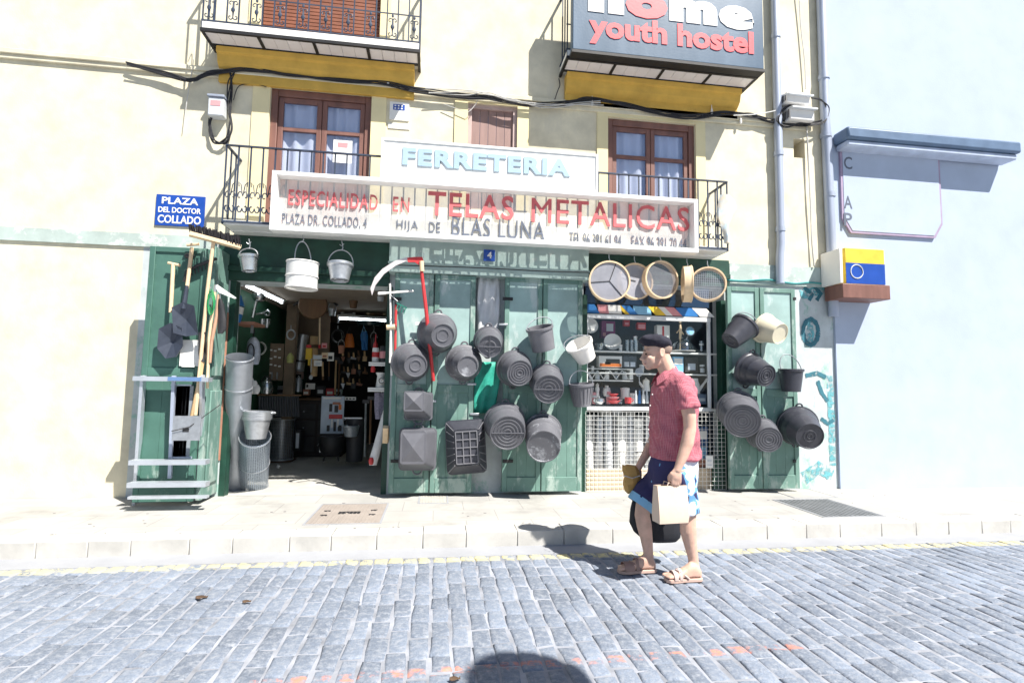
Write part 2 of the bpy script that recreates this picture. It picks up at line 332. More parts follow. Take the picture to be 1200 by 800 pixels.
for i in range(nrow):
    x0 = -6.6 + i*W; y = y_top + rnd.uniform(-.0, .0); first = True
    while y > y_bot:
        ln = LN*rnd.uniform(.78, 1.25)*(rnd.uniform(.35, 1) if first else 1); first = False
        gx, gy = .0055, .003
        xa, xb = x0+gx*rnd.uniform(.5, 1.3), x0+W-gx*rnd.uniform(.5, 1.3); ya, yb = y-gy*rnd.uniform(.4, 1.4), y-ln+gy*rnd.uniform(.4, 1.4)
        h = rnd.uniform(-.004, .003); tx, ty = rnd.uniform(-.03, .012), rnd.uniform(-.008, .008); j = lambda: rnd.uniform(-.010, .010)
        c = Vector(((xa+xb)/2, (ya+yb)/2, h)); st.append(rnd.random())
        out = [Vector((xa+j(), yb+j(), -.03)), Vector((xb+j(), yb+j(), -.03)), Vector((xb+j(), ya+j(), -.03)), Vector((xa+j(), ya+j(), -.03))]
        r0 = []; r1 = []; r2 = []
        for q, p in enumerate(out):
            n = out[(q+1) % 4]; mid = (p+n)/2 + Vector((j()*.6, j()*.6, 0))
            r0 += [p, mid]
        def lev(sc, zz): return [Vector((c.x+(p.x-c.x)*sc, c.y+(p.y-c.y)*sc, zz+h+(p.x-c.x)*tx+(p.y-c.y)*ty)) for p in r0]
        e = .009
        fx, fy = 1-e/((xb-xa)/2), 1-e/((ya-yb)/2); fx2, fy2 = 1-2.2*e/((xb-xa)/2), 1-2.2*e/((ya-yb)/2)
        def ins(ax, ay, zz): return [Vector((c.x+(p.x-c.x)*ax, c.y+(p.y-c.y)*ay, zz+h+(p.x-c.x)*tx+(p.y-c.y)*ty)) for p in r0]
        lo = [Vector((p.x, p.y, -.03)) for p in r0]; nf0 = len(rd.b.faces)
        vs = [[rd.b.verts.new(p) for p in ring] for ring in (lo, ins(1, 1, -.009), ins(fx, fy, -.002), ins(fx2, fy2, 0))]
        for a_, b_ in zip(vs, vs[1:]):
            for q in range(8): rd.b.faces.new((a_[q], a_[(q+1) % 8], b_[(q+1) % 8], b_[q]))
        rd.b.faces.new(vs[-1])
        y -= ln
ro = rd.build('road', sett_material(), None, smooth=60); ro['kind'] = 'structure'
me = ro.data; at = me.attributes.new('stone', 'FLOAT', 'FACE'); nf = len(me.polygons)//len(st)
for i, v in enumerate(st):
    for k in range(nf): at.data[i*nf+k].value = v
b = MB(); b.box(-9, 12, y_bot, GY+.02, -.045, -.008); o = b.build('road_joint_mortar', M['grout'], None); o['kind'] = 'structure'
b = MB(); b.box(-9, 12, GY, KY, -.045, -.004); o = b.build('gutter', M['gutter'], None); o['kind'] = 'structure'
b = MB(); x = -9.0
while x < 12:
    ln = .325*rnd.uniform(.92, 1.35); dz = rnd.uniform(-.003, .003); dy = rnd.uniform(-.002, .002)
    b.box(x+.0018, x+ln-.0018, KY+dy, KY+.22, -.04, .12+dz); x += ln
o = b.build('kerb', M['kerb'], None, bevel=.007); o['kind'] = 'structure'
def pave_material():
    Mt = M['pave']; t = Mt.node_tree; N, L = t.nodes, t.links; b = N['Principled BSDF']; base = b.inputs['Base Color'].links[0].from_socket; tc = N['Texture Coordinate']
    br = N.new('ShaderNodeTexBrick'); br.inputs['Scale'].default_value = 1; br.inputs['Brick Width'].default_value = .6; br.inputs['Row Height'].default_value = .4; br.inputs['Mortar Size'].default_value = .004
    br.inputs['Color1'].default_value = (.92, .92, .92, 1); br.inputs['Color2'].default_value = (1.05, 1.04, 1.02, 1); br.inputs['Mortar'].default_value = (.72, .71, .7, 1); L.new(tc.outputs['Object'], br.inputs['Vector'])
    mx = N.new('ShaderNodeMix'); mx.data_type = 'RGBA'; mx.blend_type = 'MULTIPLY'; mx.inputs['Factor'].default_value = 1; L.new(base, mx.inputs['A']); L.new(br.outputs['Color'], mx.inputs['B'])
    n = N.new('ShaderNodeTexNoise'); n.inputs['Scale'].default_value = 1.3; n.inputs['Detail'].default_value = 9; n.inputs['Roughness'].default_value = .7; L.new(tc.outputs['Object'], n.inputs['Vector'])
    r = N.new('ShaderNodeMapRange'); r.inputs['From Min'].default_value = .52; r.inputs['From Max'].default_value = .72; r.inputs['To Min'].default_value = 1; r.inputs['To Max'].default_value = .70; L.new(n.outputs['Fac'], r.inputs['Value'])
    vm = N.new('ShaderNodeVectorMath'); vm.operation = 'SCALE'; L.new(mx.outputs['Result'], vm.inputs[0]); L.new(r.outputs[0], vm.inputs['Scale']); L.new(vm.outputs[0], b.inputs['Base Color'])
pave_material()
b = MB(); b.box(-9, 12, KY+.222, .05, -.04, .118); o = b.build('pavement', M['pave'], None, smooth=0); o['kind'] = 'structure'

def cover(name, px, Z, matl, label, ribs, emboss):
    c = [PZ(a, b_, Z) for a, b_ in px]; mb = MB()
    x0 = (c[0].x+c[3].x)/2; x1 = (c[1].x+c[2].x)/2; y1 = (c[0].y+c[1].y)/2; y0 = (c[2].y+c[3].y)/2
    t = thing(name, label, 'manhole cover', ((x0+x1)/2, (y0+y1)/2, Z))
    mb.box(x0, x1, y0, y1, Z-.01, Z+.003); mb.build('plate', matl, t, bevel=.002)
    fr = MB()
    for a in ((x0-.02, x1+.02, y0-.02, y0-.002), (x0-.02, x1+.02, y1+.002, y1+.02), (x0-.02, x0-.002, y0-.002, y1+.002), (x1+.002, x1+.02, y0-.002, y1+.002)): fr.box(*a, Z-.01, Z+.005)
    fr.build('frame', M['gutter'], t)
    if ribs:
        rb = MB(); k = int((x1-x0)/ribs)
        for i in range(1, k):
            xx = x0+(x1-x0)*i/k; rb.box(xx-.006, xx+.006, y0+.02, y1-.02, Z+.003, Z+.007)
        rb.build('rib', matl, t)
    if emboss:
        eb = MB(); cx, cy = (x0+x1)/2, (y0+y1)/2
        eb.box(cx-.10, cx+.10, cy+.012, cy+.035, Z+.003, Z+.010); eb.box(cx-.10, cx-.03, cy-.035, cy-.008, Z+.003, Z+.010); eb.box(cx-.01, cx+.10, cy-.035, cy-.008, Z+.003, Z+.010)
        for sx in (-1, 1):
            for sy in (-1, 1): eb.box(cx+sx*.22-.03, cx+sx*.22+.03, cy+sy*.085-.014, cy+sy*.085+.014, Z+.003, Z+.009)
        eb.build('lifting_slot', M['dark'], t)
    return t
cover('manhole_cover', [(377, 591), (453, 590), (445, 613), (360, 614)], .118, mat('cast_iron_buff', (.33, .29, .26), .7, var=.1), 'rusty buff ribbed iron hatch in the pavement before the open shop entrance', .035, True)
cover('manhole_cover', [(925, 586), (985, 584), (1012, 604), (950, 607)], .118, mat('cast_iron_grey', (.17, .18, .19), .6, var=.2), 'dark grey iron hatch in the pavement near the right edge', .05, False)
cover('valve_cover', [(493, 580.5), (523, 580), (523, 589), (492, 589.5)], .118, mat('buff_plate', (.45, .42, .38), .7, var=.1), 'small buff plate in the pavement below the left green door', .03, False)
cover('valve_cover', [(914, 574), (957, 573), (968, 582), (922, 583.5)], .118, mat('grey_plate', (.40, .38, .35), .7, var=.1), 'pale grey plate in the pavement below the rightmost green door', 0, False)

# ------------------------------------------------------------------ the shop building
def X(px, py, Y=0): return P(px, py, Y).x
def Zp(px, py, Y=0): return P(px, py, Y).z
bld = thing('shop_building', 'cream rendered three storey building with a green hardware shop front at street level', 'building', (0, 0, 0))
def holed_wall(mb, x0, x1, z0, z1, holes, Y0, Y1):
    xs = sorted({x0, x1, *[h[0] for h in holes], *[h[1] for h in holes]}); zs = sorted({z0, z1, *[h[2] for h in holes], *[h[3] for h in holes]})
    xs = [x for x in xs if x0 <= x <= x1]; zs = [z for z in zs if z0 <= z <= z1]; vid = {}
    def v(i, j, k):
        if (i, j, k) not in vid: vid[i, j, k] = mb.b.verts.new((xs[i], (Y0, Y1)[k], zs[j]))
        return vid[i, j, k]
    solid = lambda i, j: 0 <= i < len(xs)-1 and 0 <= j < len(zs)-1 and not any(h[0]-1e-6 <= xs[i] and xs[i+1] <= h[1]+1e-6 and h[2]-1e-6 <= zs[j] and zs[j+1] <= h[3]+1e-6 for h in holes)
    for i in range(len(xs)-1):
        for j in range(len(zs)-1):
            if not solid(i, j): continue
            for k in (0, 1): mb.b.faces.new((v(i, j, k), v(i+1, j, k), v(i+1, j+1, k), v(i, j+1, k)))
            for di, dj, e in ((-1, 0, ((i, j), (i, j+1))), (1, 0, ((i+1, j), (i+1, j+1))), (0, -1, ((i, j), (i+1, j))), (0, 1, ((i, j+1), (i+1, j+1)))):
                if not solid(i+di, j+dj): mb.b.faces.new((v(*e[0], 0), v(*e[1], 0), v(*e[1], 1), v(*e[0], 1)))
FL = 3.05                                   # first floor level
XR = X(974, 300)                            # right end of this building
W1 = (X(313, 190), X(433, 190), FL+.03, Zp(375, 107)); W3 = (X(712, 190), X(815, 190), FL+.03, Zp(764, 142))
W2 = (X(548, 150), X(606, 150), 3.45, Zp(577, 123)); U1 = (X(305, 20), X(446, 20), 5.33, 7.5); U3 = (X(702, 60), X(826, 60), 5.33, 7.5)
VT = (X(930, 172), X(943, 172), Zp(936, 185), Zp(936, 163))
EN = (X(262, 470), X(456, 470), .11, Zp(380, 333)); DW = (X(683, 470), X(851, 470), .11, Zp(760, 333))
ZD = Zp(900, 313)                           # top of the grey-green band
mb = MB(); holed_wall(mb, -8, XR, ZD, 8.6, [W1, W2, W3, U1, U3, VT], 0, .3); mb.build('facade_wall', M['cream'], bld, smooth=0)
mb = MB(); holed_wall(mb, -3.2, XR, .1, ZD, [EN, DW], .004, .3); mb.build('ground_floor_wall', M['pier'], bld, smooth=0)
mb = MB(); holed_wall(mb, -8, -3.2, .1, ZD, [], .004, .3); mb.build('ground_floor_wall', M['cream'], bld, smooth=0)
def pieces(name, matl, parent, boxes, bevel=0):
    for b_ in boxes: mb = MB(); mb.box(*b_); mb.build(name, matl, parent, bevel=bevel)
pieces('dado_band', M['dado'], bld, [(-8, X(255, 285), -.02, .003, Zp(225, 292), Zp(225, 277)), (X(854, 318), XR, -.02, .003, Zp(900, 334), Zp(900, 311))])
mb = MB(); mb.box(-8, XR-.25, -.05, -.001, 4.82, 4.875); mb.box(-8, XR-.25, -.03, -.001, 4.77, 4.82); mb.build('string_course', M['cream'], bld, bevel=.006)
def surround(W, wl, wr, wt, z0=None):
    z0 = z0 or W[2]; mb = MB()
    mb.prism([(W[0]-wl, z0), (W[0], z0), (W[0], W[3]), (W[1], W[3]), (W[1], z0), (W[1]+wr, z0), (W[1]+wr, W[3]+wt), (W[0]-wl, W[3]+wt)], -.018, -.001)
    mb.build('window_surround', M['pale'], bld)
surround(W1, .19, .17, .17); surround(W3, .14, .13, .15); surround(W2, .16, .14, .15)

def curtain_mesh(x0, x1, z0, z1, Y, n=40):
    mb = MB(); pr = None; k = 6.0
    cols = []
    for i in range(n*2+1):
        u = i/(n*2); y = Y + .018*math.sin(u*(x1-x0)*45 + 1.5*math.sin(u*9)) + .01*math.sin(u*13); cols.append((x0+(x1-x0)*u, y))
    vs = [[mb.b.verts.new((x, y, z)) for x, y in cols] for z in (z0, z1)]
    for i in range(len(cols)-1): mb.b.faces.new((vs[0][i], vs[0][i+1], vs[1][i+1], vs[1][i]))
    return mb
M['curtain'] = mat('net_curtain', (.74, .73, .78), .9, var=.03, bump=0)
M['room'] = mat('dim_room', (.10, .09, .09), .9)
def casement(W, tr_z, name='window'):
    x0, x1, z0, z1 = W; f = .075; Y = .03; w_ = MB()
    for a in ((x0, x0+f, z0, z1), (x1-f, x1, z0, z1), (x0+f, x1-f, z1-f*1.1, z1), (x0+f, x1-f, z0, z0+.1)): w_.box(a[0], a[1], Y, Y+.09, a[2], a[3])
    win = w_.build(name, M['brownwood'], bld, bevel=.006)
    xm = (x0+x1)/2
    for a, b_ in ((x0+f+.004, xm-.003), (xm+.003, x1-f-.004)):
        s = MB(); q = .055
        for c in ((a, a+q, z0+.1, z1-f*1.1-.004), (b_-q, b_, z0+.1, z1-f*1.1-.004), (a+q, b_-q, z1-f*1.1-.06, z1-f*1.1-.004), (a+q, b_-q, tr_z-.022, tr_z+.022), (a+q, b_-q, z0+.1, z0+.62)): s.box(c[0], c[1], Y+.02, Y+.065, c[2], c[3])
        s.box(a+q+.04, b_-q-.04, Y+.008, Y+.02, z0+.18, z0+.54)
        s.build('casement', M['brownwood'], win, bevel=.004)
        pn = MB(); pn.box(a+q-.004, b_-q+.004, Y+.038, Y+.044, z0+.6, z1-f*1.1-.05); pn.build('pane', M['pane'], win)
    curtain_mesh(x0+.05, x1-.05, z0, z1-.05, .115).build('curtain', M['curtain'], win)
    bx_ = MB(); bx_.box(x0-.1, x1+.1, .29, .32, z0-.1, z1+.1); bx_.build('room_back', M['room'], win)
    return win
casement(W1, Zp(375, 152)); casement(W3, Zp(764, 184))
mb = MB(); f = .05; x0, x1, z0, z1 = W2
for a in ((x0, x0+f, z0, z1), (x1-f, x1, z0, z1), (x0+f, x1-f, z1-f, z1)): mb.box(a[0], a[1], .02, .09, a[2], a[3])
win = mb.build('window', mat('pinkish_frame', (.48, .36, .34), .6, var=.1), bld, bevel=.004)
mb = MB(); n = 5
for i in range(n): mb.box(x0+f+(x1-x0-2*f)*i/n+.002, x0+f+(x1-x0-2*f)*(i+1)/n-.002, .05, .075, z0, z1-f)
mb.build('shutter', M['shutter'], win, bevel=.003)
for U, px0 in ((U1, 0), (U3, 0)):
    mb = MB(); z = U[2]
    while z < U[3]:
        mb.box(U[0]+.01, U[1]-.01, .07, .085, z+.004, z+.043); z += .045
    bl = mb.build('roller_blind', M['blind'], bld, bevel=.004)
    mb = MB(); mb.box(U[0], U[1], .10, .12, U[2], U[3]); mb.build('blind_back', M['dark'], bl)
    pieces('window_surround', M['pale'], bld, [(U[0]-.12, U[0], -.018, -.001, 5.3, 7.6), (U[1], U[1]+.12, -.018, -.001, 5.3, 7.6)])
mb = MB(); mb.box(VT[0], VT[1], .22, .25, VT[2], VT[3]); mb.build('vent_back', mat('vent_back', (.35, .29, .20), .9), bld)

# upper balconies: iron frame floor with white tiles, mustard cove under it, wrought iron railing
def scroll(c, r, turns, sgn, n=18, up=1):   # spiral in the x-z plane
    return [Vector((c[0]+sgn*r*(1-t*.82)*math.cos(turns*2*math.pi*t), c[1], c[2]+up*r*(1-t*.82)*math.sin(turns*2*math.pi*t))) for t in [i/n for i in range(n+1)]]
def upper_balcony(pxl, pxr, yl, yr, dep, cells, ornate=True):
    x0, x1 = X(pxl, yl, -dep), X(pxr, yr, -dep); z = (Zp(pxl, yl, -dep)+Zp(pxr, yr, -dep))/2
    sl = MB(); sl.box(x0+.01, x1-.01, -dep+.012, -.001, z+.03, z+.11); bal = sl.build('balcony', M['white'], bld, bevel=.006)
    fr = MB(); fr.box(x0, x1, -dep, -dep+.03, z-.005, z+.03); fr.box(x0, x0+.03, -dep+.03, -.001, z-.005, z+.03); fr.box(x1-.03, x1, -dep+.03, -.001, z-.005, z+.03)
    yi = -dep+.24; fr.box(x0+.03, x1-.03, yi, yi+.03, z-.005, z+.029)
    for i in range(1, cells): xx = x0+(x1-x0)*i/cells; fr.box(xx-.014, xx+.014, -dep+.03, yi, z-.005, z+.029)
    fr.build('floor_frame', M['blackiron'], bal)
    tl = MB()
    for i in range(cells):
        a, b_ = x0+(x1-x0)*i/cells+.016, x0+(x1-x0)*(i+1)/cells-.016; k = 4
        for q in range(k): tl.box(a+(b_-a)*q/k+.002, a+(b_-a)*(q+1)/k-.002, -dep+.032, yi-.002, z+.008, z+.028)
    tl.build('soffit_tile', M['tile'], bal)
    a, b_ = x0+.07, x1-.07; prof = [(-dep+.24, z-.006), (-dep+.24, z-.07), (-dep+.27, z-.08), (-dep+.29, z-.16), (-dep+.33, z-.20), (-dep+.36, z-.22), (-.05, z-.30), (-.05, z-.36), (-.002, z-.36), (-.002, z-.006)]
    cv = MB(); cv.loft([[Vector((a, y, zz)) for y, zz in prof], [Vector((b_, y, zz)) for y, zz in prof]]); cv.build('cove', M['mustard'], bal, bevel=.005, smooth=20)
    rl = MB(); H = 1.0; yF = -dep+.02; n = int((x1-x0)/.118)
    for i in range(n+1):
        xx = x0+.012+(x1-x0-.024)*i/n; rl.bar((xx, yF, z+.03), (xx, yF, z+H), .013)
        if ornate and i < n:
            xc = xx+(x1-x0)/n/2
            if i % 2 == 0:
                for sg in (-1, 1):
                    rl.tube([Vector((xc+sg*.004, yF, z+.37)), Vector((xc+sg*.006, yF, z+.27))]+[Vector((xc+sg*(.027-.027*(1-t*.8)*math.cos(5.2*t)), yF, z+.19-.036*(1-t*.8)*math.sin(5.2*t)*1.0)) for t in [k/12 for k in range(13)]], .0055, 5)
                    rl.tube([Vector((xc+sg*.006, yF, z+.27))]+[Vector((xc+sg*(.027-.027*(1-t*.8)*math.cos(5.2*t)), yF, z+.345+.034*(1-t*.8)*math.sin(5.2*t))) for t in [k/12 for k in range(13)]], .0055, 5)
                rl.ball((xc, yF-.006, z+.27), (.022, .010, .030), 8); rl.ball((xc, yF-.006, z+.40), (.014, .008, .022), 8)
    for sx in (x0+.012, x1-.012):
        for k in range(1, 3): rl.bar((sx, yF+(0-yF)*k/3, z+.11), (sx, yF+(0-yF)*k/3, z+H), .013)
        rl.bar((sx, yF, z+H), (sx, 0, z+H), .03, .012); rl.bar((sx, yF, z+.14), (sx, 0, z+.14), .012)
    rl.bar((x0, yF, z+H), (x1, yF, z+H), .03, .012); rl.bar((x0, yF, z+.125), (x1, yF, z+.125), .012); rl.bar((x0, yF, z+.43), (x1, yF, z+.43), .010)
    rl.build('railing', M['iron'], bal); return x0, x1, z
BL = upper_balcony(234, 492, 36, 60, .40, 4)
BR = upper_balcony(664, 889, 62, 97, .40, 4, False)

# first floor balcony: thin slab, plain rail with scrolls, carrying the shop signs
bx0, bx1 = X(260, 268, -.40), X(853, 300, -.40); bz = FL-.02
sl = MB(); sl.box(bx0, bx1, -.18, -.001, bz-.06, bz); sl.box(bx0, X(316, 270, -.4), -.395, -.1801, bz-.05, bz-.001); sl.box(X(818, 297, -.4), bx1, -.395, -.1801, bz-.05, bz-.001); bal = sl.build('balcony', M['white'], bld, bevel=.005)
rl = MB(); zt = Zp(300, 170, -.40); zt2 = Zp(800, 212, -.40); zt = (zt+zt2)/2; yF = -.40
xs = [bx0+(bx1-bx0)*i/46 for i in range(47)]
for x in xs: rl.bar((x, yF, bz-.02), (x, yF, zt), .014)
rl.bar((bx0, yF, zt), (bx1, yF, zt), .03, .014); rl.bar((bx0, yF, bz-.02), (bx1, yF, bz-.02), .02)
for x in (bx0, bx1):
    rl.bar((x, yF, zt), (x, 0, zt), .03, .014); rl.bar((x, yF, bz-.02), (x, 0, bz-.02), .02)
    for k in (1, 2): rl.bar((x, yF*(1-k/3), bz-.02), (x, yF*(1-k/3), zt), .014)
for x in (xs[0], xs[5], xs[12], xs[23], xs[34], xs[41], xs[46]): rl.bar((x, -.001, bz-.035), (x, yF, bz-.035), .022)
for a, b_ in ((0, 5), (42, 46)):
    for i in range(a, b_):
        xc = (xs[i]+xs[i+1])/2
        for sg in (-1, 1):
            rl.tube([Vector((xc+sg*(.030-.030*(1-t*.8)*math.cos(5.4*t)), yF, bz+.13-.055*(1-t*.75)*math.sin(5.4*t))) for t in [k/14 for k in range(15)]], .007, 5)
            rl.tube([Vector((xc+sg*(.030-.030*(1-t*.8)*math.cos(5.4*t)), yF, bz+.26+.055*(1-t*.75)*math.sin(5.4*t))) for t in [k/14 for k in range(15)]], .006, 5); rl.tube([Vector((xc+sg*.002, yF, bz+.26)), Vector((xc+sg*.02, yF, bz+.38)), Vector((xc+sg*.045, yF, bz+.41)), Vector((xc+sg*.04, yF, bz+.36))], .005, 5)
rl.build('railing', M['iron'], bal)

# shop front below the balcony
mb = MB(); f0, f1 = X(456, 300, -.20), X(690, 305, -.20); fz0, fz1 = Zp(570, 323, -.20), bz-.062
mb.box(f0, f1, -.20, .003, fz0, fz1); mb.box(f0-.01, f1+.01, -.215, -.2005, fz0+.09, fz0+.115)
mb.build('fascia', M['fascia'], bld, bevel=.004)
for xa, xb, E_ in ((X(258, 300, 0), f0-.002, EN), (f1+.002, X(853, 310, 0), DW)):
    mb = MB(); mb.box(xa, xb, -.03, .003, E_[3]+.002, bz-.062); lt = mb.build('lintel', M['greendark'], bld, bevel=.004)
    mb = MB(); mb.box(xa, xb, -.06, -.031, E_[3]+.10, E_[3]+.16); mb.build('moulding', M['greendark'], lt, bevel=.004)
pieces('door_jamb', M['greendark'], bld, [(a-.03, a+.03, .0, .12, .112, EN[3]) for a in (EN[0]+.03, EN[1]-.03, DW[0]+.02, DW[1]-.02)])

# folding doors, each leaf a frame with recessed panels
def leaf(name, x0, x1, z0, z1, Y, matl, split=.47, th=.05):
    w = .055; b_ = MB(); zs = z0+(z1-z0)*split
    for a in ((x0, x0+w, z0, z1), (x1-w, x1, z0, z1), (x0+w, x1-w, z1-w, z1), (x0+w, x1-w, z0, z0+.16), (x0+w, x1-w, zs-.045, zs+.045)): b_.box(a[0], a[1], Y, Y+th, a[2], a[3])
    d = b_.build(name, matl, bld, bevel=.005)
    for a, c in ((z0+.16, zs-.045), (zs+.045, z1-w)):
        q = MB(); k = 1 if a > zs else 3
        for i in range(k): q.box(x0+w-.003+(x1-x0-2*w+.006)*i/k+.0006, x0+w-.003+(x1-x0-2*w+.006)*(i+1)/k-.0006, Y+.016, Y+.034, a-.003, c+.003)
        q.build('panel', M['greenpale'] if a > zs and matl is M['green'] else matl, d, bevel=.002)
    return d
YD = -.16; zb, ztp = .16, Zp(520, 322, YD)
dxs = [X(459, 450, YD), X(506, 450, YD), X(555, 450, YD)]
leaf('door', dxs[0], dxs[1]-.006, zb, ztp, YD, M['green']); leaf('door', dxs[1]+.006, dxs[2], zb, ztp, YD-.01, M['green'])
leaf('door', X(590, 450, YD), X(635, 450, YD)-.004, zb, Zp(640, 326, YD), YD, M['green']); leaf('door', X(635, 450, YD)+.004, X(682, 450, YD), zb, Zp(640, 326, YD), YD-.008, M['green'])
leaf('door', X(854, 450, YD), X(892, 450, YD)-.004, zb, Zp(890, 337, YD), YD, M['green']); leaf('door', X(892, 450, YD)+.004, X(934, 450, YD), zb, Zp(890, 337, YD), YD-.008, M['green'])
for px, py in ((553, 450), (556, 485), (590, 380), (684, 470), (506, 470)): p = P(px, py, YD-.03); pieces('door_bolt', M['galv'], bld, [(p.x-.05, p.x+.05, YD-.024, YD-.0105, p.z-.012, p.z+.012)], .003)
for px, Yh in ((461, YD), (592, YD), (932, YD-.008)):
    for py in (350, 540): p = P(px, py, Yh); pieces('hinge', M['blackiron'], bld, [(p.x-.03, p.x+.09 if px < 900 else p.x+.01, Yh-.006, Yh-.0005, p.z-.018, p.z+.018)], .002)
# left leaf: one at right angles to the wall, the next folded out parallel to it
lx = X(262, 480, 0)-.02; Yl = -.42
b_ = MB(); b_.box(lx-.05, lx, Yl+.02, -.001, .16, Zp(255, 296, -.1)); dl = b_.build('door', M['green'], bld, bevel=.005)
b_ = MB(); b_.box(lx, lx+.02, Yl+.08, -.06, .3, 1.25); b_.box(lx, lx+.02, Yl+.08, -.06, 1.4, 2.4); b_.build('panel', M['green'], dl, bevel=.008)
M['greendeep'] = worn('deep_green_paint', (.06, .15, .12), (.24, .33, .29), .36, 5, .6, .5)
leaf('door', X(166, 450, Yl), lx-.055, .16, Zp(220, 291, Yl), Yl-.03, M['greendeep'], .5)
mb = MB(); mb.box(X(256, 450, .0), EN[0]+.001, -.012, .003, .5, 2.1); mb.build('brick_jamb', M['brick'], bld)

# shop interior
mb = MB(); RX0, RX1, RY, RZ = EN[0]-.35, EN[1]+.25, 5.2, EN[3]+.12
mb.face([(RX0, .3, .11), (RX1, .3, .11), (RX1, RY, .11), (RX0, RY, .11)]); mb.box(EN[0]-.01, EN[1]+.01, .04, .3, .02, .112); mb.build('shop_floor', M['concrete'], bld, smooth=0)
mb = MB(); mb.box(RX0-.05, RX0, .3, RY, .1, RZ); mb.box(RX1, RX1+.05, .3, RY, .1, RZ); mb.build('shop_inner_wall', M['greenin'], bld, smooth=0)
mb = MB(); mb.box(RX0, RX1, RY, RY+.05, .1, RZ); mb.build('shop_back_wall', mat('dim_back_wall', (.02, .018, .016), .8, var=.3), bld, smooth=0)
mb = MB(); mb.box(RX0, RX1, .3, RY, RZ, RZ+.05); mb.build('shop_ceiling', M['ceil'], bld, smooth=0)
mb = MB(); mb.pbox(310, 318, 437, 333, .35, .25); mb.build('shutter_box', mat('beige_box', (.62, .54, .46), .6), bld, bevel=.01)
mb = MB(); p = P(334, 400, 2.6); q = P(346, 400, 2.6); mb.box(p.x, q.x, 2.6, 2.75, .11, RZ); mb.build('timber_post', M['board'], bld, bevel=.01)
mb = MB(); a, c = P(346, 345, 3.6), P(385, 420, 3.6); mb.box(a.x, c.x, 3.6, 3.63, c.z, a.z+.4); mb.build('partition_board', M['board'], bld)

# display window case
DY = 1.0; zf = Zp(760, 478, 0.12)
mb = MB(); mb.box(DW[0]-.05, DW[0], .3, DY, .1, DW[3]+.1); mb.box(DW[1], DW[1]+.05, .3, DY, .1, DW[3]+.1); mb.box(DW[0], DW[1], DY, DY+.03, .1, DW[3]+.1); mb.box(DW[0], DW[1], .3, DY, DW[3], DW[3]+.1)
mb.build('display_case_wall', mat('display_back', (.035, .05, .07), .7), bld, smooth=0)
mb = MB(); x1w = X(833, 450, .06)
mb.box(DW[0]+.045, x1w, .05, .09, zf-.03, zf+.015); mb.box(x1w-.035, x1w, .05, .09, zf+.016, Zp(760, 372, .06)); mb.box(DW[0]+.045, DW[0]+.075, .05, .09, zf+.016, Zp(760, 372, .06)); mb.box(DW[0]+.045, x1w, .04, .10, Zp(760, 375, .06), Zp(760, 371, .06)+.01)
dwin = mb.build('display_window', mat('white_window_frame', (.70, .72, .74), .4), bld, bevel=.003)
mb = MB(); mb.box(DW[0]+.07, x1w-.03, .066, .072, zf+.016, Zp(760, 375, .06)); mb.build('pane', M['shoppane'], dwin)
mb = MB(); zu = Zp(760, 371, .06)+.02; mb.box(DW[0]+.045, x1w, .066, .072, zu+.12, DW[3]); mb.build('upper_pane', M['pane'], dwin)
for py in (412, 437): mb = MB(); z = Zp(745, py, .2); mb.box(DW[0]+.03, DW[1]-.03, .13, .31, z-.018, z); mb.build('display_shelf', M['white'], bld, bevel=.003)
mb = MB(); mb.box(DW[0]+.03, DW[1]-.03, .10, .95, zf-.03, zf); mb.build('display_floor', M['white'], bld)
# painted pennant strip over the pane
for i, (a, c, s, cc) in enumerate([(681, 700, 0, 'blue'), (701, 713, 1, 'pink'), (713, 728, 1, 'paper'), (728, 733, -1, 'yellow'), (733, 743, -1, 'blue'), (743, 763, 1, 'skyblue'), (764, 776, -1, 'yellow'), (776, 784, -1, 'paper'), (784, 795, -1, 'pink'), (795, 816, 0, 'blue'), (816, 833, -1, 'paper')]):
    mb = MB(); A, B, C, D_ = P(a-3, 362, .03), P(c-3, 362, .03), P(c+3, 371, .03), P(a+3, 371, .03)
    sh = .022*s; mb.prism([(D_.x-sh, zu), (C.x-sh, zu), (B.x+sh, zu+.105), (A.x+sh, zu+.105)], .036+.003*(i % 2), .045+.003*(i % 2)); mb.build('painted_strip', M[cc], dwin, smooth=0)
# low wooden plinth and wire grille under the pane
mb = MB(); mb.box(DW[0]+.05, x1w, .06, .10, .115, Zp(740, 549, .06)); mb.build('plinth_board', mat('bleached_board', (.68, .55, .40), .7, var=.12, streak=.2), dwin, bevel=.004)
mb = MB(); z0, z1 = .13, zf-.04; xa, xb = DW[0]+.03, DW[1]-.03; n = int((xb-xa)/.05); k = int((z1-z0)/.05)
for i in range(n+1): xx = xa+(xb-xa)*i/n; mb.bar((xx, -.02, z0), (xx, -.02, z1), .0036)
for i in range(k+1): zz = z0+(z1-z0)*i/k; mb.bar((xa, -.026, zz), (xb, -.026, zz), .0036)
mb.build('wire_grille', M['white'], dwin, smooth=0)
mb = MB(); p = P(840, 540, -.03); mb.box(p.x-.04, p.x+.10, -.02, .02, .115, .5); mb.build('dark_jamb_board', M['greendark'], dwin)

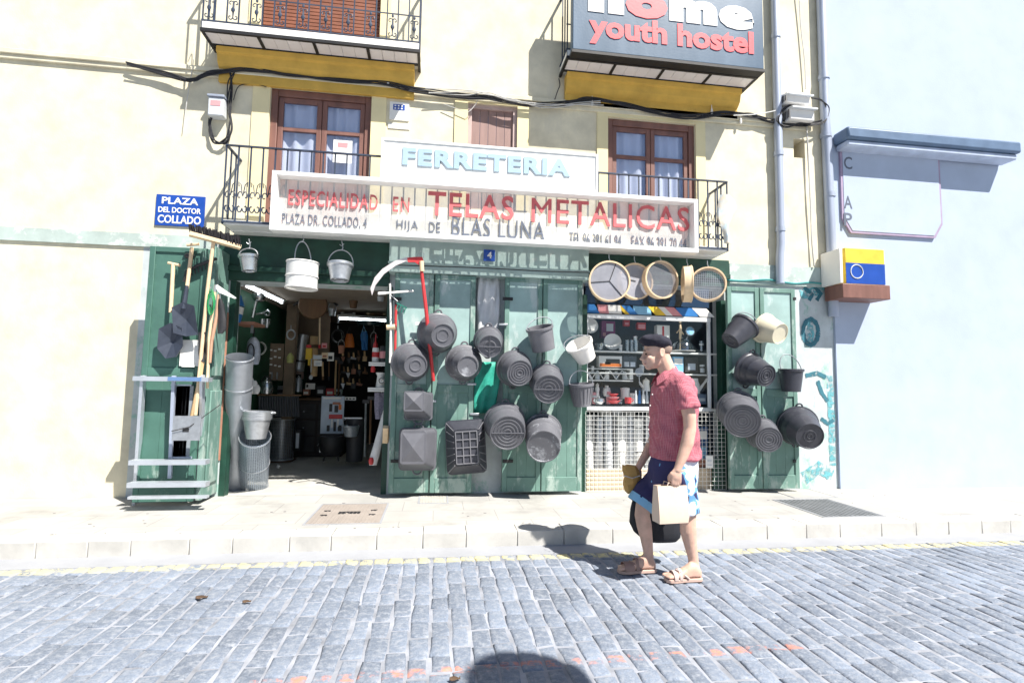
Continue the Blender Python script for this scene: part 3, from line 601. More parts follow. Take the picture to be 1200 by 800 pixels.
# neighbouring pale blue house
nb = thing('neighbouring_house', 'pale blue rendered house beside the cream building at the right', 'house', (XR, 0, 0))
mb = MB(); holed_wall(mb, XR+.002, 13, .1, 8.6, [], -.03, .3); mb.build('wall', M['bluewall'], nb, smooth=0)
mb = MB(); a = P(973, 140, -.3); zz = Zp(985, 155, -.3)
mb.box(X(975, 150, -.03), X(975, 150, -.03)+2.6, -.30, -.031, zz-.06, zz+.10); mb.build('awning_cassette', mat('awning_blue_grey', (.10, .16, .26), .5), nb, bevel=.03)
mb = MB(); mb.box(X(975, 160, -.03)+.03, X(975, 150, -.03)+2.57, -.26, -.05, zz-.14, zz-.062); mb.build('awning_roll', mat('awning_roll', (.45, .52, .66), .6), nb, bevel=.02)

# ------------------------------------------------------------------ shop signs on the balcony
YS = -.42
s0, s1 = X(318, 235, YS-.1), X(817, 266, YS-.1); sz0 = (Zp(318, 270, YS-.1)+Zp(815, 297, YS-.1))/2; sz1 = (Zp(318, 199, YS-.1)+Zp(818, 236, YS-.1))/2
sg = thing('shop_sign', 'long white framed wire mesh sign with raised red and grey lettering along the balcony', 'shop sign', ((s0+s1)/2, YS, sz0))
mb = MB(); d = .13
for a in ((s0, s1, sz1-.045, sz1), (s0, s1, sz0, sz0+.05), (s0, s0+.05, sz0+.051, sz1-.046), (s1-.05, s1, sz0+.051, sz1-.046)): mb.box(a[0], a[1], YS-d, YS, a[2], a[3])
mb.build('frame', M['white'], sg, bevel=.004)
mb = MB(); mb.face([(s0+.04, YS-.012, sz0+.045), (s1-.04, YS-.012, sz0+.045), (s1-.04, YS-.012, sz1-.04), (s0+.04, YS-.012, sz1-.04)])
mb.build('wire_mesh', screen('white_wire_mesh', (.82, .82, .80), .76, .011, wires=.38, base=.20), sg)
YL = YS-.018
def sline(body, px0, pyt0, px1, pyt1, hpx, matl, depth, off, space=1.0, name='lettering', parent=sg, Y=YL):
    """a line of letters from photo pixel (px0, top pyt0) to (px1, top pyt1), hpx pixels high"""
    a, b_ = P(px0, pyt0, Y), P(px1, pyt1, Y); a2, b2 = P(px0, pyt0+hpx, Y), P(px1, pyt1+hpx, Y)
    zt, z_ = (a.z+b_.z)/2, (a2.z+b2.z)/2
    return text(name, body, a.x, b_.x, z_, zt, Y, depth, matl, parent, off, space)
sline('ESPECIALIDAD', 339, 222, 443, 229, 18, M['signred'], .014, .0, 1.15)
sline('EN', 461, 231, 480, 232, 17, M['signred'], .014, .0, 1.15)
sline('TELAS', 502, 224, 602, 231, 28, M['signred'], .016, .010, 1.08)
sline('METALICAS', 623, 233, 807, 243, 28, M['signred'], .016, 0, 1.06)
sline('PLAZA DR. COLLADO, 4', 331, 250, 430, 255, 14, M['signgrey'], .004, -.004, 1.08)
sline('HIJA', 465, 258, 490, 259, 13, M['signgrey'], .004, -.004, 1.15)
sline('DE', 503, 260, 516, 261, 12, M['signgrey'], .004, -.004, 1.1)
sline('BLAS LUNA', 530, 254, 638, 260, 22, M['signgrey'], .010, -.006, 1.12)
sline('TEL 96 391 61 94', 667, 272, 728, 276, 13, M['signgrey'], .004, -.004)
sline('FAX 96 391 70 44', 740, 276, 804, 280, 13, M['signgrey'], .004, -.004)
# upper sign standing on the long one
YU = -.47; u0, u1 = X(447, 190, YU), X(700, 200, YU); uz1 = (Zp(447, 163, YU)+Zp(700, 181, YU))/2; uz0 = sz1+.002
fs = thing('shop_name_board', 'white board with pale blue capitals standing on top of the long mesh sign', 'shop sign', ((u0+u1)/2, YU, uz0))
mb = MB(); mb.box(u0, u1, YU, YU+.05, uz0, uz1); mb.build('board', mat('white_sign_board', (.84, .84, .82), .45, var=.02), fs, bevel=.006)
mb = MB()
for a in ((u0-.005, u1+.005, uz1-.02, uz1+.006), (u0-.005, u0+.02, uz0, uz1-.021), (u1-.02, u1+.005, uz0, uz1-.021)): mb.box(a[0], a[1], YU-.012, YU-.0005, a[2], a[3])
mb.build('edge_trim', M['white'], fs)
sline('FERRETERIA', 472, 174, 668, 187, 20, M['signblue'], .012, .045, 1.12, parent=fs, Y=YU-.001)
# street name plate, house number, small plaques
YP = -.006
sp = thing('street_name_plate', 'blue enamel street name plate with white capitals on the cream wall at the left', 'street sign', (X(215, 248, YP), 0, Zp(215, 268, YP)))
pa, pb = P(184, 229, YP), P(239, 267, YP); mb = MB(); mb.box(pa.x, pb.x, -.018, -.002, pb.z, Zp(239, 231, YP)+.0); mb.build('plate', M['plaqueblue'], sp, bevel=.003)
zz0, zz1 = pb.z, Zp(239, 231, YP); hh = zz1-zz0
sw = M['whiteplastic']
text('lettering', 'PLAZA', pa.x+.06, X(233, 240, YP), zz0+hh*.70, zz0+hh*.92, -.0182, .003, sw, sp, .022)
text('lettering', 'DEL DOCTOR', pa.x+.03, X(236, 250, YP), zz0+hh*.42, zz0+hh*.60, -.0182, .003, sw, sp, .022)
text('lettering', 'COLLADO', pa.x+.03, X(236, 260, YP), zz0+hh*.08, zz0+hh*.34, -.0182, .003, sw, sp, .022)
hn = thing('house_number_plate', 'small blue house number plate with a white 4 on the green fascia', 'number plate', P(573, 306, -.225))
a, c = P(567, 292, -.23), P(580, 306, -.23); mb = MB(); mb.box(a.x, c.x, -.215, -.2155-.006, c.z, a.z); mb.build('plate', M['plaqueblue'], hn, bevel=.002)
text('lettering', '4', a.x+.04, c.x-.035, c.z+.03, a.z-.025, -.2217, .002, sw, hn, .02)
pq = thing('lodging_plaque', 'small white plaque with a dark blue dotted band on the wall above the name board', 'plaque', P(468, 140, -.02))
a, c = P(457, 119, -.012), P(479, 142, -.012); mb = MB(); mb.box(a.x, c.x, -.014, -.001, c.z, a.z); mb.build('plate', M['paper'], pq)
mb = MB(); zc = Zp(467, 126, -.012); mb.box(a.x+.04, c.x-.05, -.017, -.0145, zc-.035, zc+.035); mb.build('band', M['plaqueblue'], pq)
mb = MB()
for i in range(3):
    for j in (-1, 1): xx = a.x+.065+i*.038; mb.box(xx-.010, xx+.010, -.0195, -.0172, zc+j*.016-.008, zc+j*.016+.008)
mb.build('dot', M['paper'], pq)
a, c = P(455, 144, -.012), P(480, 152, -.012); mb = MB(); mb.box(a.x, c.x, -.010, -.001, c.z, a.z)
for i in range(1): pass
pn = mb.top('notice', M['paper'], 'thin white paper notice just under the dotted plaque', 'notice')
nt_ = thing('window_notice', 'white paper notice with a red heading taped to the left balcony window', 'notice', P(401, 192, .028))
a, c = P(391, 164, .028), P(412, 192, .028); mb = MB(); mb.box(a.x, c.x, .022, .026, c.z, a.z); mb.build('sheet', M['paper'], nt_)
mb = MB(); mb.box(a.x+.05, c.x-.05, .0195, .0217, a.z-.085, a.z-.03); mb.build('heading', M['pink'], nt_)

# hostel sign in front of the right upper balcony
YH = -.52; hx0, hx1 = X(671, 40, YH), X(895, 60, YH); hz0 = (Zp(672, 57, YH)+Zp(894, 82, YH))/2; hz1 = hz0+1.16
hs = thing('hostel_sign', 'dark blue lettered box sign hung on the right upper balcony', 'sign', ((hx0+hx1)/2, YH, hz0))
mb = MB(); mb.box(hx0, hx1, YH, YH+.11, hz0, hz1); mb.build('box', M['hostelblue'], hs, bevel=.01)
mb = MB(); mb.box(hx0-.006, hx1+.006, YH-.006, YH+.116, hz0-.035, hz0-.001); mb.build('lower_edge', M['blackiron'], hs)
def hline(body, px0, py0, px1, py1, zlo, zhi, matl, off, shear=0):
    a, b_ = P(px0, py0, YH), P(px1, py1, YH); return text('lettering', body, a.x, b_.x, zlo, zhi, YH-.0015, .006, matl, hs, off)
zb1 = (Zp(692, 52, YH)+Zp(880, 67, YH))/2; zt1 = (Zp(730, 24, YH)+Zp(845, 38, YH))/2
hline('youth hostel', 690, 40, 883, 55, zb1-.02, zt1+.04, M['hostelred'], .038)
zb2 = (Zp(705, 14, YH)+Zp(870, 36, YH))/2
W_ = M['whiteplastic']
hline('h', 689, 5, 731, 5, zb2, zb2+.46, W_, .07); hline('o', 733, 10, 782, 10, zb2-.01, zb2+.30, M['hostelred'], .07)
hline('m', 784, 15, 840, 15, zb2-.0, zb2+.30, W_, .07); hline('e', 842, 20, 883, 20, zb2-.015, zb2+.29, W_, .07)

# ------------------------------------------------------------------ pipes, cables and boxes on the wall
def pipe(pts, r, matl, name, label, cat, collars=()):
    t = thing(name, label, cat, Vector(pts[-1])); mb = MB(); mb.tube(pts, r, 12); mb.build('pipe', matl, t)
    for p in collars:
        cb = MB(); cb.tube([Vector(p)-Vector((0, 0, .03)), Vector(p)+Vector((0, 0, .03))], r*1.18, 12); cb.box(p[0]-r*.3, p[0]+r*.3, p[1], -.001, p[2]-.012, p[2]+.012); cb.build('bracket', matl, t)
    return t
yp = -.07
ptop = P(903, -20, yp); pts = [Vector((X(912, 160, yp), yp, 8.4)), Vector((X(913, 200, yp), yp, 3.2)), P(914, 300, yp), Vector((X(914, 318, yp), yp, ZD-.03)), Vector((X(914, 318, yp)+.0, yp-.0, Zp(914, 332, yp)))]
pipe(pts, .052, M['pipe'], 'drainpipe', 'pale grey drainpipe on the cream wall between hostel sign and utility boxes', 'drainpipe', [(pts[0].x, yp, z) for z in (7.6, 6.0, 4.4, 3.4)])
xx = X(969, 200, yp)
pipe([Vector((xx, yp, 8.4)), Vector((xx, yp, 4.9)), Vector((xx+.01, yp, 4.6)), Vector((xx+.03, yp, 3.1)), Vector((xx+.03, yp, 2.3))], .06, M['pipe'], 'drainpipe', 'thick pale drainpipe at the joint of the cream and the blue house', 'drainpipe', [(xx, yp, z) for z in (7.3, 5.5, 4.7)]+[(xx+.03, yp, z) for z in (3.9, 2.9)])
def cable(name, pxs, r, matl, label, Y=-.05, jit=.0, strands=1, cat='cable', group=None):
    mb = MB(); base = [P(a, b_, Y) for a, b_ in pxs]
    def cr(ps):   # smooth curve through the points
        out = []; q = [ps[0]]+ps+[ps[-1]]
        for i in range(1, len(q)-2):
            for k in range(8):
                t = k/8; out.append(.5*((2*q[i])+(q[i+1]-q[i-1])*t+(2*q[i-1]-5*q[i]+4*q[i+1]-q[i+2])*t*t+(3*q[i]-q[i-1]-3*q[i+1]+q[i+2])*t**3))
        return out+[ps[-1]]
    for s_ in range(strands):
        ps = [p+Vector((rnd.uniform(-jit, jit), rnd.uniform(-.012, .012), rnd.uniform(-jit, jit))) for p in base]
        mb.tube(cr(ps), r, 6)
    return mb.top(name, matl, label, cat, group)
cable('cable_bundle', [(150, 74), (200, 88), (225, 93), (245, 86), (290, 82), (340, 88), (400, 93), (450, 97), (490, 106), (540, 112), (580, 116), (620, 122), (660, 121), (690, 117), (730, 121), (770, 131), (810, 137), (850, 132), (880, 136), (905, 142), (940, 146), (965, 143)], .0075, M['cable'], 'bundle of black cables sagging along the wall under the upper balconies', -.07, .032, 7)
cable('cable_bundle', [(500, 107), (545, 109), (570, 109), (600, 117), (640, 124), (680, 121), (705, 120)], .006, M['cablew'], 'pale thin cables twisted along the wall above the small shuttered window', -.09, .03, 3)
cable('meter_cable', [(272, 84), (270, 100), (269, 125), (271, 150), (262, 166), (250, 165), (245, 150), (246, 138)], .007, M['cable'], 'loop of tangled cables hanging under the small grey meter box', -.05, .03, 5)
cable('meter_cable', [(274, 118), (278, 104), (285, 99), (300, 99), (312, 102)], .005, M['cable'], 'thin black cable branching from the bundle to the left window frame', -.04)
cable('branch_cable', [(560, 118), (556, 124), (550, 131), (545, 131), (520, 122)], .004, M['cablew'], 'thin cable drooping beside the small shuttered window', -.05)
cable('branch_cable', [(655, 92), (656, 100), (653, 108), (650, 117)], .006, M['cable'], 'short black cable rising from the bundle to the right upper balcony', -.06)
cable('branch_cable', [(936, -10), (939, 30), (943, 70), (945, 104)], .008, M['cablew'], 'pale cable running down the wall to the utility boxes from above', -.04)
cable('branch_cable', [(945, 145), (947, 180), (949, 230), (952, 280), (954, 312)], .008, M['cablew'], 'pale cable running down the wall below the utility boxes', -.04, .004, 2)
cable('branch_cable', [(950, 115), (962, 118), (970, 128), (968, 142), (955, 146), (940, 144), (920, 148), (912, 140), (918, 128), (930, 122)], .007, M['cable'], 'black cable loop around the utility boxes', -.12, .02, 3)
cable('branch_cable', [(860, 135), (885, 134), (908, 130), (925, 123)], .006, M['white'], 'white cable running from the bundle to the utility boxes', -.09)
cable('ground_cable', [(846, 327), (870, 329), (900, 328), (930, 332), (950, 331), (968, 333)], .012, mat('teal_painted_conduit', (.06, .30, .30), .6), 'teal painted conduit running along the wall above the rightmost door', -.03)
cable('fascia_cable', [(452, 310), (500, 312), (560, 314), (640, 318), (690, 319)], .006, M['cable'], 'thin black wire strung across the green fascia', -.25)
cable('broken_wire', [(224, 60), (228, 52), (226, 75), (219, 115), (215, 150)], .004, M['cablew'], 'thin loose wire hanging on the cream wall under the left upper balcony', -.05)
mbx = thing('meter_box', 'small grey meter box hung with cables left of the left balcony window', 'meter box', P(252, 136, -.001))
a, c = P(244, 113, -.12), P(261, 136, -.12); mb = MB(); mb.box(a.x, c.x, -.12, -.001, c.z, a.z); mb.build('housing', M['boxgrey'], mbx, bevel=.012)
mb = MB(); mb.box(a.x-.008, c.x+.008, -.135, -.001, a.z+.001, a.z+.028); mb.build('lid', mat('blue_grey_lid', (.30, .34, .42), .5), mbx, bevel=.004)
mb = MB(); mb.box(a.x+.03, c.x-.03, -.124, -.1205, a.z-.10, a.z-.04); mb.build('sticker', M['pink'], mbx)
for (q, hgt, lab, tilt) in (((923, 103, 951, 121), .2, 'upper tilted white utility box with a slatted lid beside the drainpipe', .35), ((927, 121, 956, 141), .2, 'lower white utility box with a vented side beside the drainpipe', .05)):
    a, c = P(q[0], q[1], -.2), P(q[2], q[3], -.2); ub = thing('utility_box', lab, 'utility box', ((a.x+c.x)/2, 0, c.z), 'utility boxes on the wall')
    mb = MB(); mb.box(a.x, c.x, -.18, -.001, c.z, a.z-.03); mb.build('housing', M['whiteplastic'], ub, bevel=.012)
    mb = MB(); mb.hexa([(a.x-.01, -.24, a.z-.07-tilt*.1), (c.x+.01, -.24, a.z-.07-tilt*.1), (c.x+.01, 0, a.z-.025), (a.x-.01, 0, a.z-.025), (a.x-.01, -.24, a.z-.045-tilt*.1), (c.x+.01, -.24, a.z-.045-tilt*.1), (c.x+.01, 0, a.z), (a.x-.01, 0, a.z)]); mb.build('lid', M['boxgrey'], ub, bevel=.006)
    mb = MB()
    for i in range(5): yy = -.16+i*.03; mb.box(a.x-.004, a.x-.0005, yy, yy+.014, c.z+.03, a.z-.06)
    mb.build('vent_slot', M['dark'], ub)
# bottle shaped insulators under the cable bundle
for i, (px, py) in enumerate(((289, 80), (455, 96), (694, 121), (834, 131), (868, 142))):
    p = P(px, py, -.06); mb = MB(); mb.lathe([(.004, .09), (.006, .05), (.012, .03), (.017, .0), (.014, -.03), (.004, -.04)], 10, Matrix.Translation(p), True, True)
    mb.top('insulator', M['whiteplastic'], ['white insulator peg above the left edge of the left window', 'white insulator peg by the right end of the left upper balcony', 'white insulator peg left of the right balcony window', 'white insulator peg above the right edge of the right window', 'white insulator peg nearest the grey drainpipe'][i], 'insulator', 'insulators holding the cables')
# cloth on the right end of the lower balcony
mb = MB(); a, c = P(845, 228, -.44), P(857, 285, -.44); n = 8; pr = []
for j in range(9):
    z = a.z+(c.z-a.z)*j/8; wd = .05+.10*math.sin(math.pi*min(1, j/6+.1)); pr.append([Vector(((a.x+c.x)/2+wd*math.cos(t)*.8+.02*math.sin(j), -.43+.025*math.sin(t)-.01*math.sin(3*t+j), z)) for t in [2*math.pi*k/14 for k in range(14)]])
mb.loft(pr); mb.top('faded_cloth', mat('faded_cloth', (.40, .58, .72), .8, var=.0, scale=7, col2=(.80, .62, .40)), 'faded blue and orange cloth bunched on the right end of the balcony rail', 'cloth')
# sign of the neighbouring house and the small box sign below it
ns = thing('wall_sign', 'white wall sign with clipped corners and a mauve border on the pale blue house', 'sign', P(1010, 270, -.05))
a, c = P(984, 166, -.06), P(984, 272, -.06); x0 = a.x; x1 = x0+1.5; k = .12
def oct_(x0, x1, z0, z1, k): return [(x0+k, z0), (x1-k, z0), (x1, z0+k*1.6), (x1, z1-k), (x1-k, z1), (x0+k, z1), (x0, z1-k), (x0, z0+k*1.6)]
mb = MB(); mb.prism(oct_(x0, x1, c.z, a.z, k), -.06, -.031); mb.build('border', mat('mauve_border', (.38, .30, .42), .6), ns)
mb = MB(); mb.prism(oct_(x0+.03, x1-.03, c.z+.03, a.z-.03, k-.008), -.066, -.0605); mb.build('panel', M['bluewall'], ns)
for ch, py in (('C', 192), ('A', 238), ('P', 258)):
    p = P(989, py, -.066); text('lettering', ch, p.x, p.x+.12, p.z-.07, p.z+.10, -.0662, .002, M['signgrey'], ns, .01)
bs = thing('box_sign', 'yellow and navy box sign on a brown base fixed to the pale blue house', 'sign', P(1000, 350, -.03))
a, c = P(990, 290, -.33), P(990, 349, -.33); mb = MB(); mb.box(a.x, a.x+.55, -.33, -.031, Zp(990, 332, -.33), a.z); mb.build('box', mat('yellow_sign', (.72, .52, .05), .5), bs, bevel=.01)
mb = MB(); mb.box(a.x+.004, a.x+.546, -.334, -.3305, Zp(990, 332, -.33)+.004, a.z-.19); mb.build('panel', M['plaqueblue'], bs)
mb = MB(); mb.tube([Vector((a.x+.15+.085*math.cos(t), -.337, Zp(995, 316, -.33)-.02+.085*math.sin(t))) for t in [2*math.pi*i/24 for i in range(24)]], .007, 6, closed=True); mb.build('ring', M['boxgrey'], bs)
mb = MB(); mb.box(a.x-.06, a.x+.6, -.345, -.0315, c.z, Zp(990, 332, -.33)-.002); mb.build('base', M['brownwood'], bs, bevel=.008)
mb = MB(); mb.box(a.x-.10, a.x-.062, -.36, -.0315, Zp(990, 332, -.33)+.0, a.z-.02); mb.build('side_panel', M['whiteplastic'], bs, bevel=.004)
# graffiti painted on the rough wall right of the doors, as raised paint strokes
def spray(mt, thr):
    t = mt.node_tree; N, L = t.nodes, t.links; n = N.new('ShaderNodeTexNoise'); n.inputs['Scale'].default_value = 11; n.inputs['Detail'].default_value = 8; n.inputs['Roughness'].default_value = .7; L.new(N['Texture Coordinate'].outputs['Object'], n.inputs['Vector'])
    r = N.new('ShaderNodeMapRange'); r.inputs['From Min'].default_value = thr; r.inputs['From Max'].default_value = thr+.12; L.new(n.outputs['Fac'], r.inputs['Value']); L.new(r.outputs[0], N['Principled BSDF'].inputs['Alpha']); return mt
gm = mat('teal_spray_paint', (.04, .17, .22), .7); gl = mat('aqua_spray_paint', (.14, .42, .47), .7)
mb = MB(); c = P(950, 389, .0); 
mb.tube([Vector((c.x+.105*math.cos(t)*(1+.05*math.sin(3*t)), .0015, c.z+.16*math.sin(t))) for t in [2*math.pi*i/30 for i in range(30)]], .03, 6, closed=True, flat=.1, ref=(1, 0, 0)) if False else None
def stroke(mb, pts, wdt, Y=-.0015):
    ps = [P(a, b_, 0) for a, b_ in pts]; q = []
    for i in range(len(ps)-1): q += [ps[i].lerp(ps[i+1], k/5) for k in range(5)]
    q.append(ps[-1]); L_, R_ = [], []
    for i, p in enumerate(q):
        d = q[min(i+1, len(q)-1)]-q[max(i-1, 0)]; n_ = Vector((-d.z, 0, d.x)); n_.normalize(); ww = wdt*(.8+.4*rnd.random())/2
        L_.append((p.x+n_.x*ww, Y, p.z+n_.z*ww)); R_.append((p.x-n_.x*ww, Y, p.z-n_.z*ww))
    for i in range(len(q)-1): mb.face([L_[i], L_[i+1], R_[i+1], R_[i]])
spray(gm, .34); spray(gl, .44)
gr = thing('graffiti', 'teal and aqua graffiti on the wall right of the rightmost door', 'graffiti', P(955, 560, 0))
def strokes(name, matl, lst):
    for pts, wd, yy in lst: mb = MB(); stroke(mb, pts, wd, yy); mb.build(name, matl, gr, smooth=0)
strokes('dark_stroke', gm, [([(950+9*math.cos(t), 389+15*math.sin(t)) for t in [2*math.pi*i/12 for i in range(13)]], .06, -.0015)]+[(q, .05, -.0015) for q in ([(942, 337), (952, 345), (948, 352)], [(954, 336), (962, 344), (957, 352)], [(944, 440), (958, 437), (968, 442)], [(958, 446), (963, 460), (970, 470)], [(962, 490), (970, 496), (977, 492)])])
strokes('aqua_stroke', gl, [([(949, 376), (950, 402)], .10, -.001), ([(938, 345), (968, 338)], .12, -.001), ([(972, 440), (974, 470), (976, 545)], .10, -.001), ([(942, 560), (960, 548), (976, 556)], .16, -.001)])

# ------------------------------------------------------------------ buckets and tubs hung on the doors
def loop_handle(mb, c, out, side, nrm, r=.05, t=.011):
    pts = [Vector(c)+Vector(side)*r*math.cos(a)+Vector(out)*r*.95*math.sin(a) for a in [math.pi*i/10 for i in range(11)]]; mb.tube(pts, t, 7)
def bucket(name, label, rim, bot, rr, rb, Yr, Yb, matl, group, rings=(.25, .5, .75), kind='rubber', bail=None, cat='bucket', bars=False, hook=None, ribs=0):
    A, B = P(rim[0], rim[1], Yr), P(bot[0], bot[1], Yb); rr, rb = rr/S(Yr), rb/S(Yb); H = (A-B).length
    t = thing(name, label, cat, B, group); MM = axis_matrix(Vector((0, 0, 0)), A-B, (0, 0, 1)); w = .008
    mb = MB(); prof = []
    prof += [(.004, .004)]
    for k in rings:                                       # raised rings moulded under the base
        q = rb*.93*k; prof += [(q-.009, .004), (q-.005, -.004), (q+.005, -.004), (q+.009, .004)]
    prof += [(rb*.90, .004), (rb*.93, -.006), (rb*.985, -.006), (rb, .004), (rb+(rr-rb)*.02, .02)]
    for k in (.45, .72): prof += [(rb+(rr-rb)*k, H*k), (rb+(rr-rb)*k+.004, H*k+.006), (rb+(rr-rb)*(k+.04), H*(k+.04))] if kind == 'rubber' else [(rb+(rr-rb)*k, H*k)]
    prof += [(rr-.004, H-.035), (rr+.008, H-.03), (rr+.010, H-.004), (rr+.004, H), (rr-.008, H-.002), (rr-.01, H-.03), (rb-w, .014), (.004, .014)]
    mb.lathe(prof, 36, MM); 
    if ribs:
        for i in range(ribs):
            a = 2*math.pi*i/ribs; d = Vector((math.cos(a), math.sin(a), 0)); mb.bar(MM @ (d*(rb+.003)+Vector((0, 0, .03))), MM @ (d*(rr-.001)+Vector((0, 0, H-.05))), .008)
    if bars: mb.bar(MM @ Vector((0, -rb*.9, -.004)), MM @ Vector((0, rb*.9, -.004)), .010, .01); mb.bar(MM @ Vector((-rb*.9, 0, -.003)), MM @ Vector((rb*.9, 0, -.003)), .010, .01) if bars == 2 else None
    mb.b.transform(Matrix.Translation(B)); mb.build('body', matl, t, smooth=50)
    X3 = MM.to_3x3(); ax, ay, az = X3.col[0], X3.col[1], X3.col[2]
    if kind == 'rubber':
        for sg in (1, -1):
            hb = MB(); c = B+az*(H-.012)+ax*sg*(rr+.004); loop_handle(hb, c, ax*sg, ay, az, .036, .010); hb.build('handle', matl, t)
    if bail is not None:
        hb = MB(); top = P(bail[0], bail[1], (Yr+Yb)/2 if len(bail) < 3 else bail[2]); C = A; v = top-C; side = ay if abs(ay.x) > .5 or kind == 'upright' else ax
        side = Vector((1, 0, 0)) - az*az.x; side.normalize()
        pts = [C+side*rr*math.cos(a)*1.01 + v*(math.sin(a)) for a in [math.pi*i/14 for i in range(15)]]; hb.tube(pts, .006, 6); hb.build('bail_handle', M['galv'], t)
        if hook:
            kb = MB(); kb.tube([top+Vector((0, 0, -.005)), top+Vector((.015, 0, .02)), top+Vector((.012, 0, .05)), top+Vector((0, 0, .10))], .005, 6); kb.tube([top+Vector((-.02, 0, .06)), top+Vector((0, 0, .045)), top+Vector((.025, 0, .07))], .004, 5); kb.build('hook', M['galv'], t)
    return t
GB = 'buckets hung on the green doors'
ru, rdst, rn = M['rubber'], M['rubberdust'], M['rubbernew']
bucket('rubber_bucket', 'topmost round black rubber bucket over the red scythe handle', (512, 390), (519, 393), 23, 14, -.24, -.52, ru, GB, (.55,))
bucket('rubber_bucket', 'round black rubber bucket nearest the open entrance, left of the red scythe handle', (481, 424), (487, 428), 22, 13.5, -.22, -.50, ru, GB, (.5,))
bucket('rubber_bucket', 'plain dusty round black bucket low between the red scythe handle and the teal net', (543, 425), (548, 429), 21, 12.5, -.22, -.50, rdst, GB, ())
bucket('rubber_bucket', 'smaller black bucket with a cross moulded under it, before the white plastic sheet', (572, 399), (574, 406), 17, 14, -.20, -.48, ru, GB, (.5,), bars=2)
bucket('rubber_bucket', 'black bucket with many moulded rings, left of the shiny open bucket', (602, 431), (609, 437), 21, 16, -.22, -.48, ru, GB, (.2, .4, .6, .8))
bucket('rubber_bucket', 'shiny grey bucket hanging mouth up at the top of the second door', (632, 383), (637, 409), 16, 14, -.36, -.30, M['greyplastic'], GB, (.5,), 'upright', (633, 372))
bucket('rubber_bucket', 'black bucket with a bar across its ringed base, below the shiny open bucket', (640, 445), (643, 456), 20, 18.5, -.22, -.52, ru, GB, (.25, .5, .75), bars=1)
bucket('rubber_bucket', 'large flat bottomed black bucket low beside the black crate', (591, 494), (595, 507), 24, 21.5, -.22, -.55, ru, GB, (.2, .4, .6, .8), bars=1)
bucket('rubber_bucket', 'lowest long black bucket with a scuffed white base on the second door', (636, 505), (637, 523), 22, 20.5, -.22, -.62, rdst, GB, ())
bucket('white_bucket', 'white plastic bucket tilted mouth up at the door edge by the display window', (678, 402), (687, 420), 16.5, 12, -.36, -.28, M['whiteplastic'], GB, (.6,), 'upright', (668, 396))
bucket('plastic_pail', 'ribbed grey pail hanging upright by its wire handle before the display window', (681, 449), (682, 475), 14.5, 10.5, -.32, -.30, M['greyplastic'], GB, (), 'upright', (680, 434), ribs=18)
GR = 'buckets hung on the rightmost door'
bucket('rubber_bucket', 'dark bucket lying on its side at the top left of the rightmost door', (874, 381), (856, 399), 18, 12.5, -.30, -.34, rn, GR, (.5,), 'upright', (884, 372))
bucket('white_bucket', 'cream plastic bucket, the only pale one on the rightmost door', (894, 384), (914, 391), 18.5, 14, -.24, -.46, mat('cream_plastic', (.72, .66, .50), .45, var=.04), GR, (), 'upright')
bucket('rubber_bucket', 'black bucket with thin base rings just below the cream bucket', (877, 432), (898, 440), 21, 14.5, -.22, -.50, rn, GR, (.25, .5, .75))
bucket('plastic_pail', 'small dark pail hanging upright on the right side of the rightmost door', (927, 432), (927, 458), 14.5, 11.5, -.30, -.29, rn, GR, (), 'upright', (922, 415))
bucket('rubber_bucket', 'big black bucket with bold white scuffed rings at the left edge of the rightmost door', (864, 480), (870, 493), 24.5, 22.5, -.22, -.56, ru, GR, (.2, .35, .5, .7, .85))
bucket('rubber_bucket', 'middle black bucket low on the rightmost door, between the two big ones', (892, 507), (901, 515), 19, 16.5, -.22, -.48, ru, GR, (.25, .45, .65, .85))
bucket('rubber_bucket', 'big smooth black bucket jutting out past the right edge of the rightmost door', (934, 498), (949, 511), 25, 17.5, -.22, -.56, rn, GR, (.2, .45))

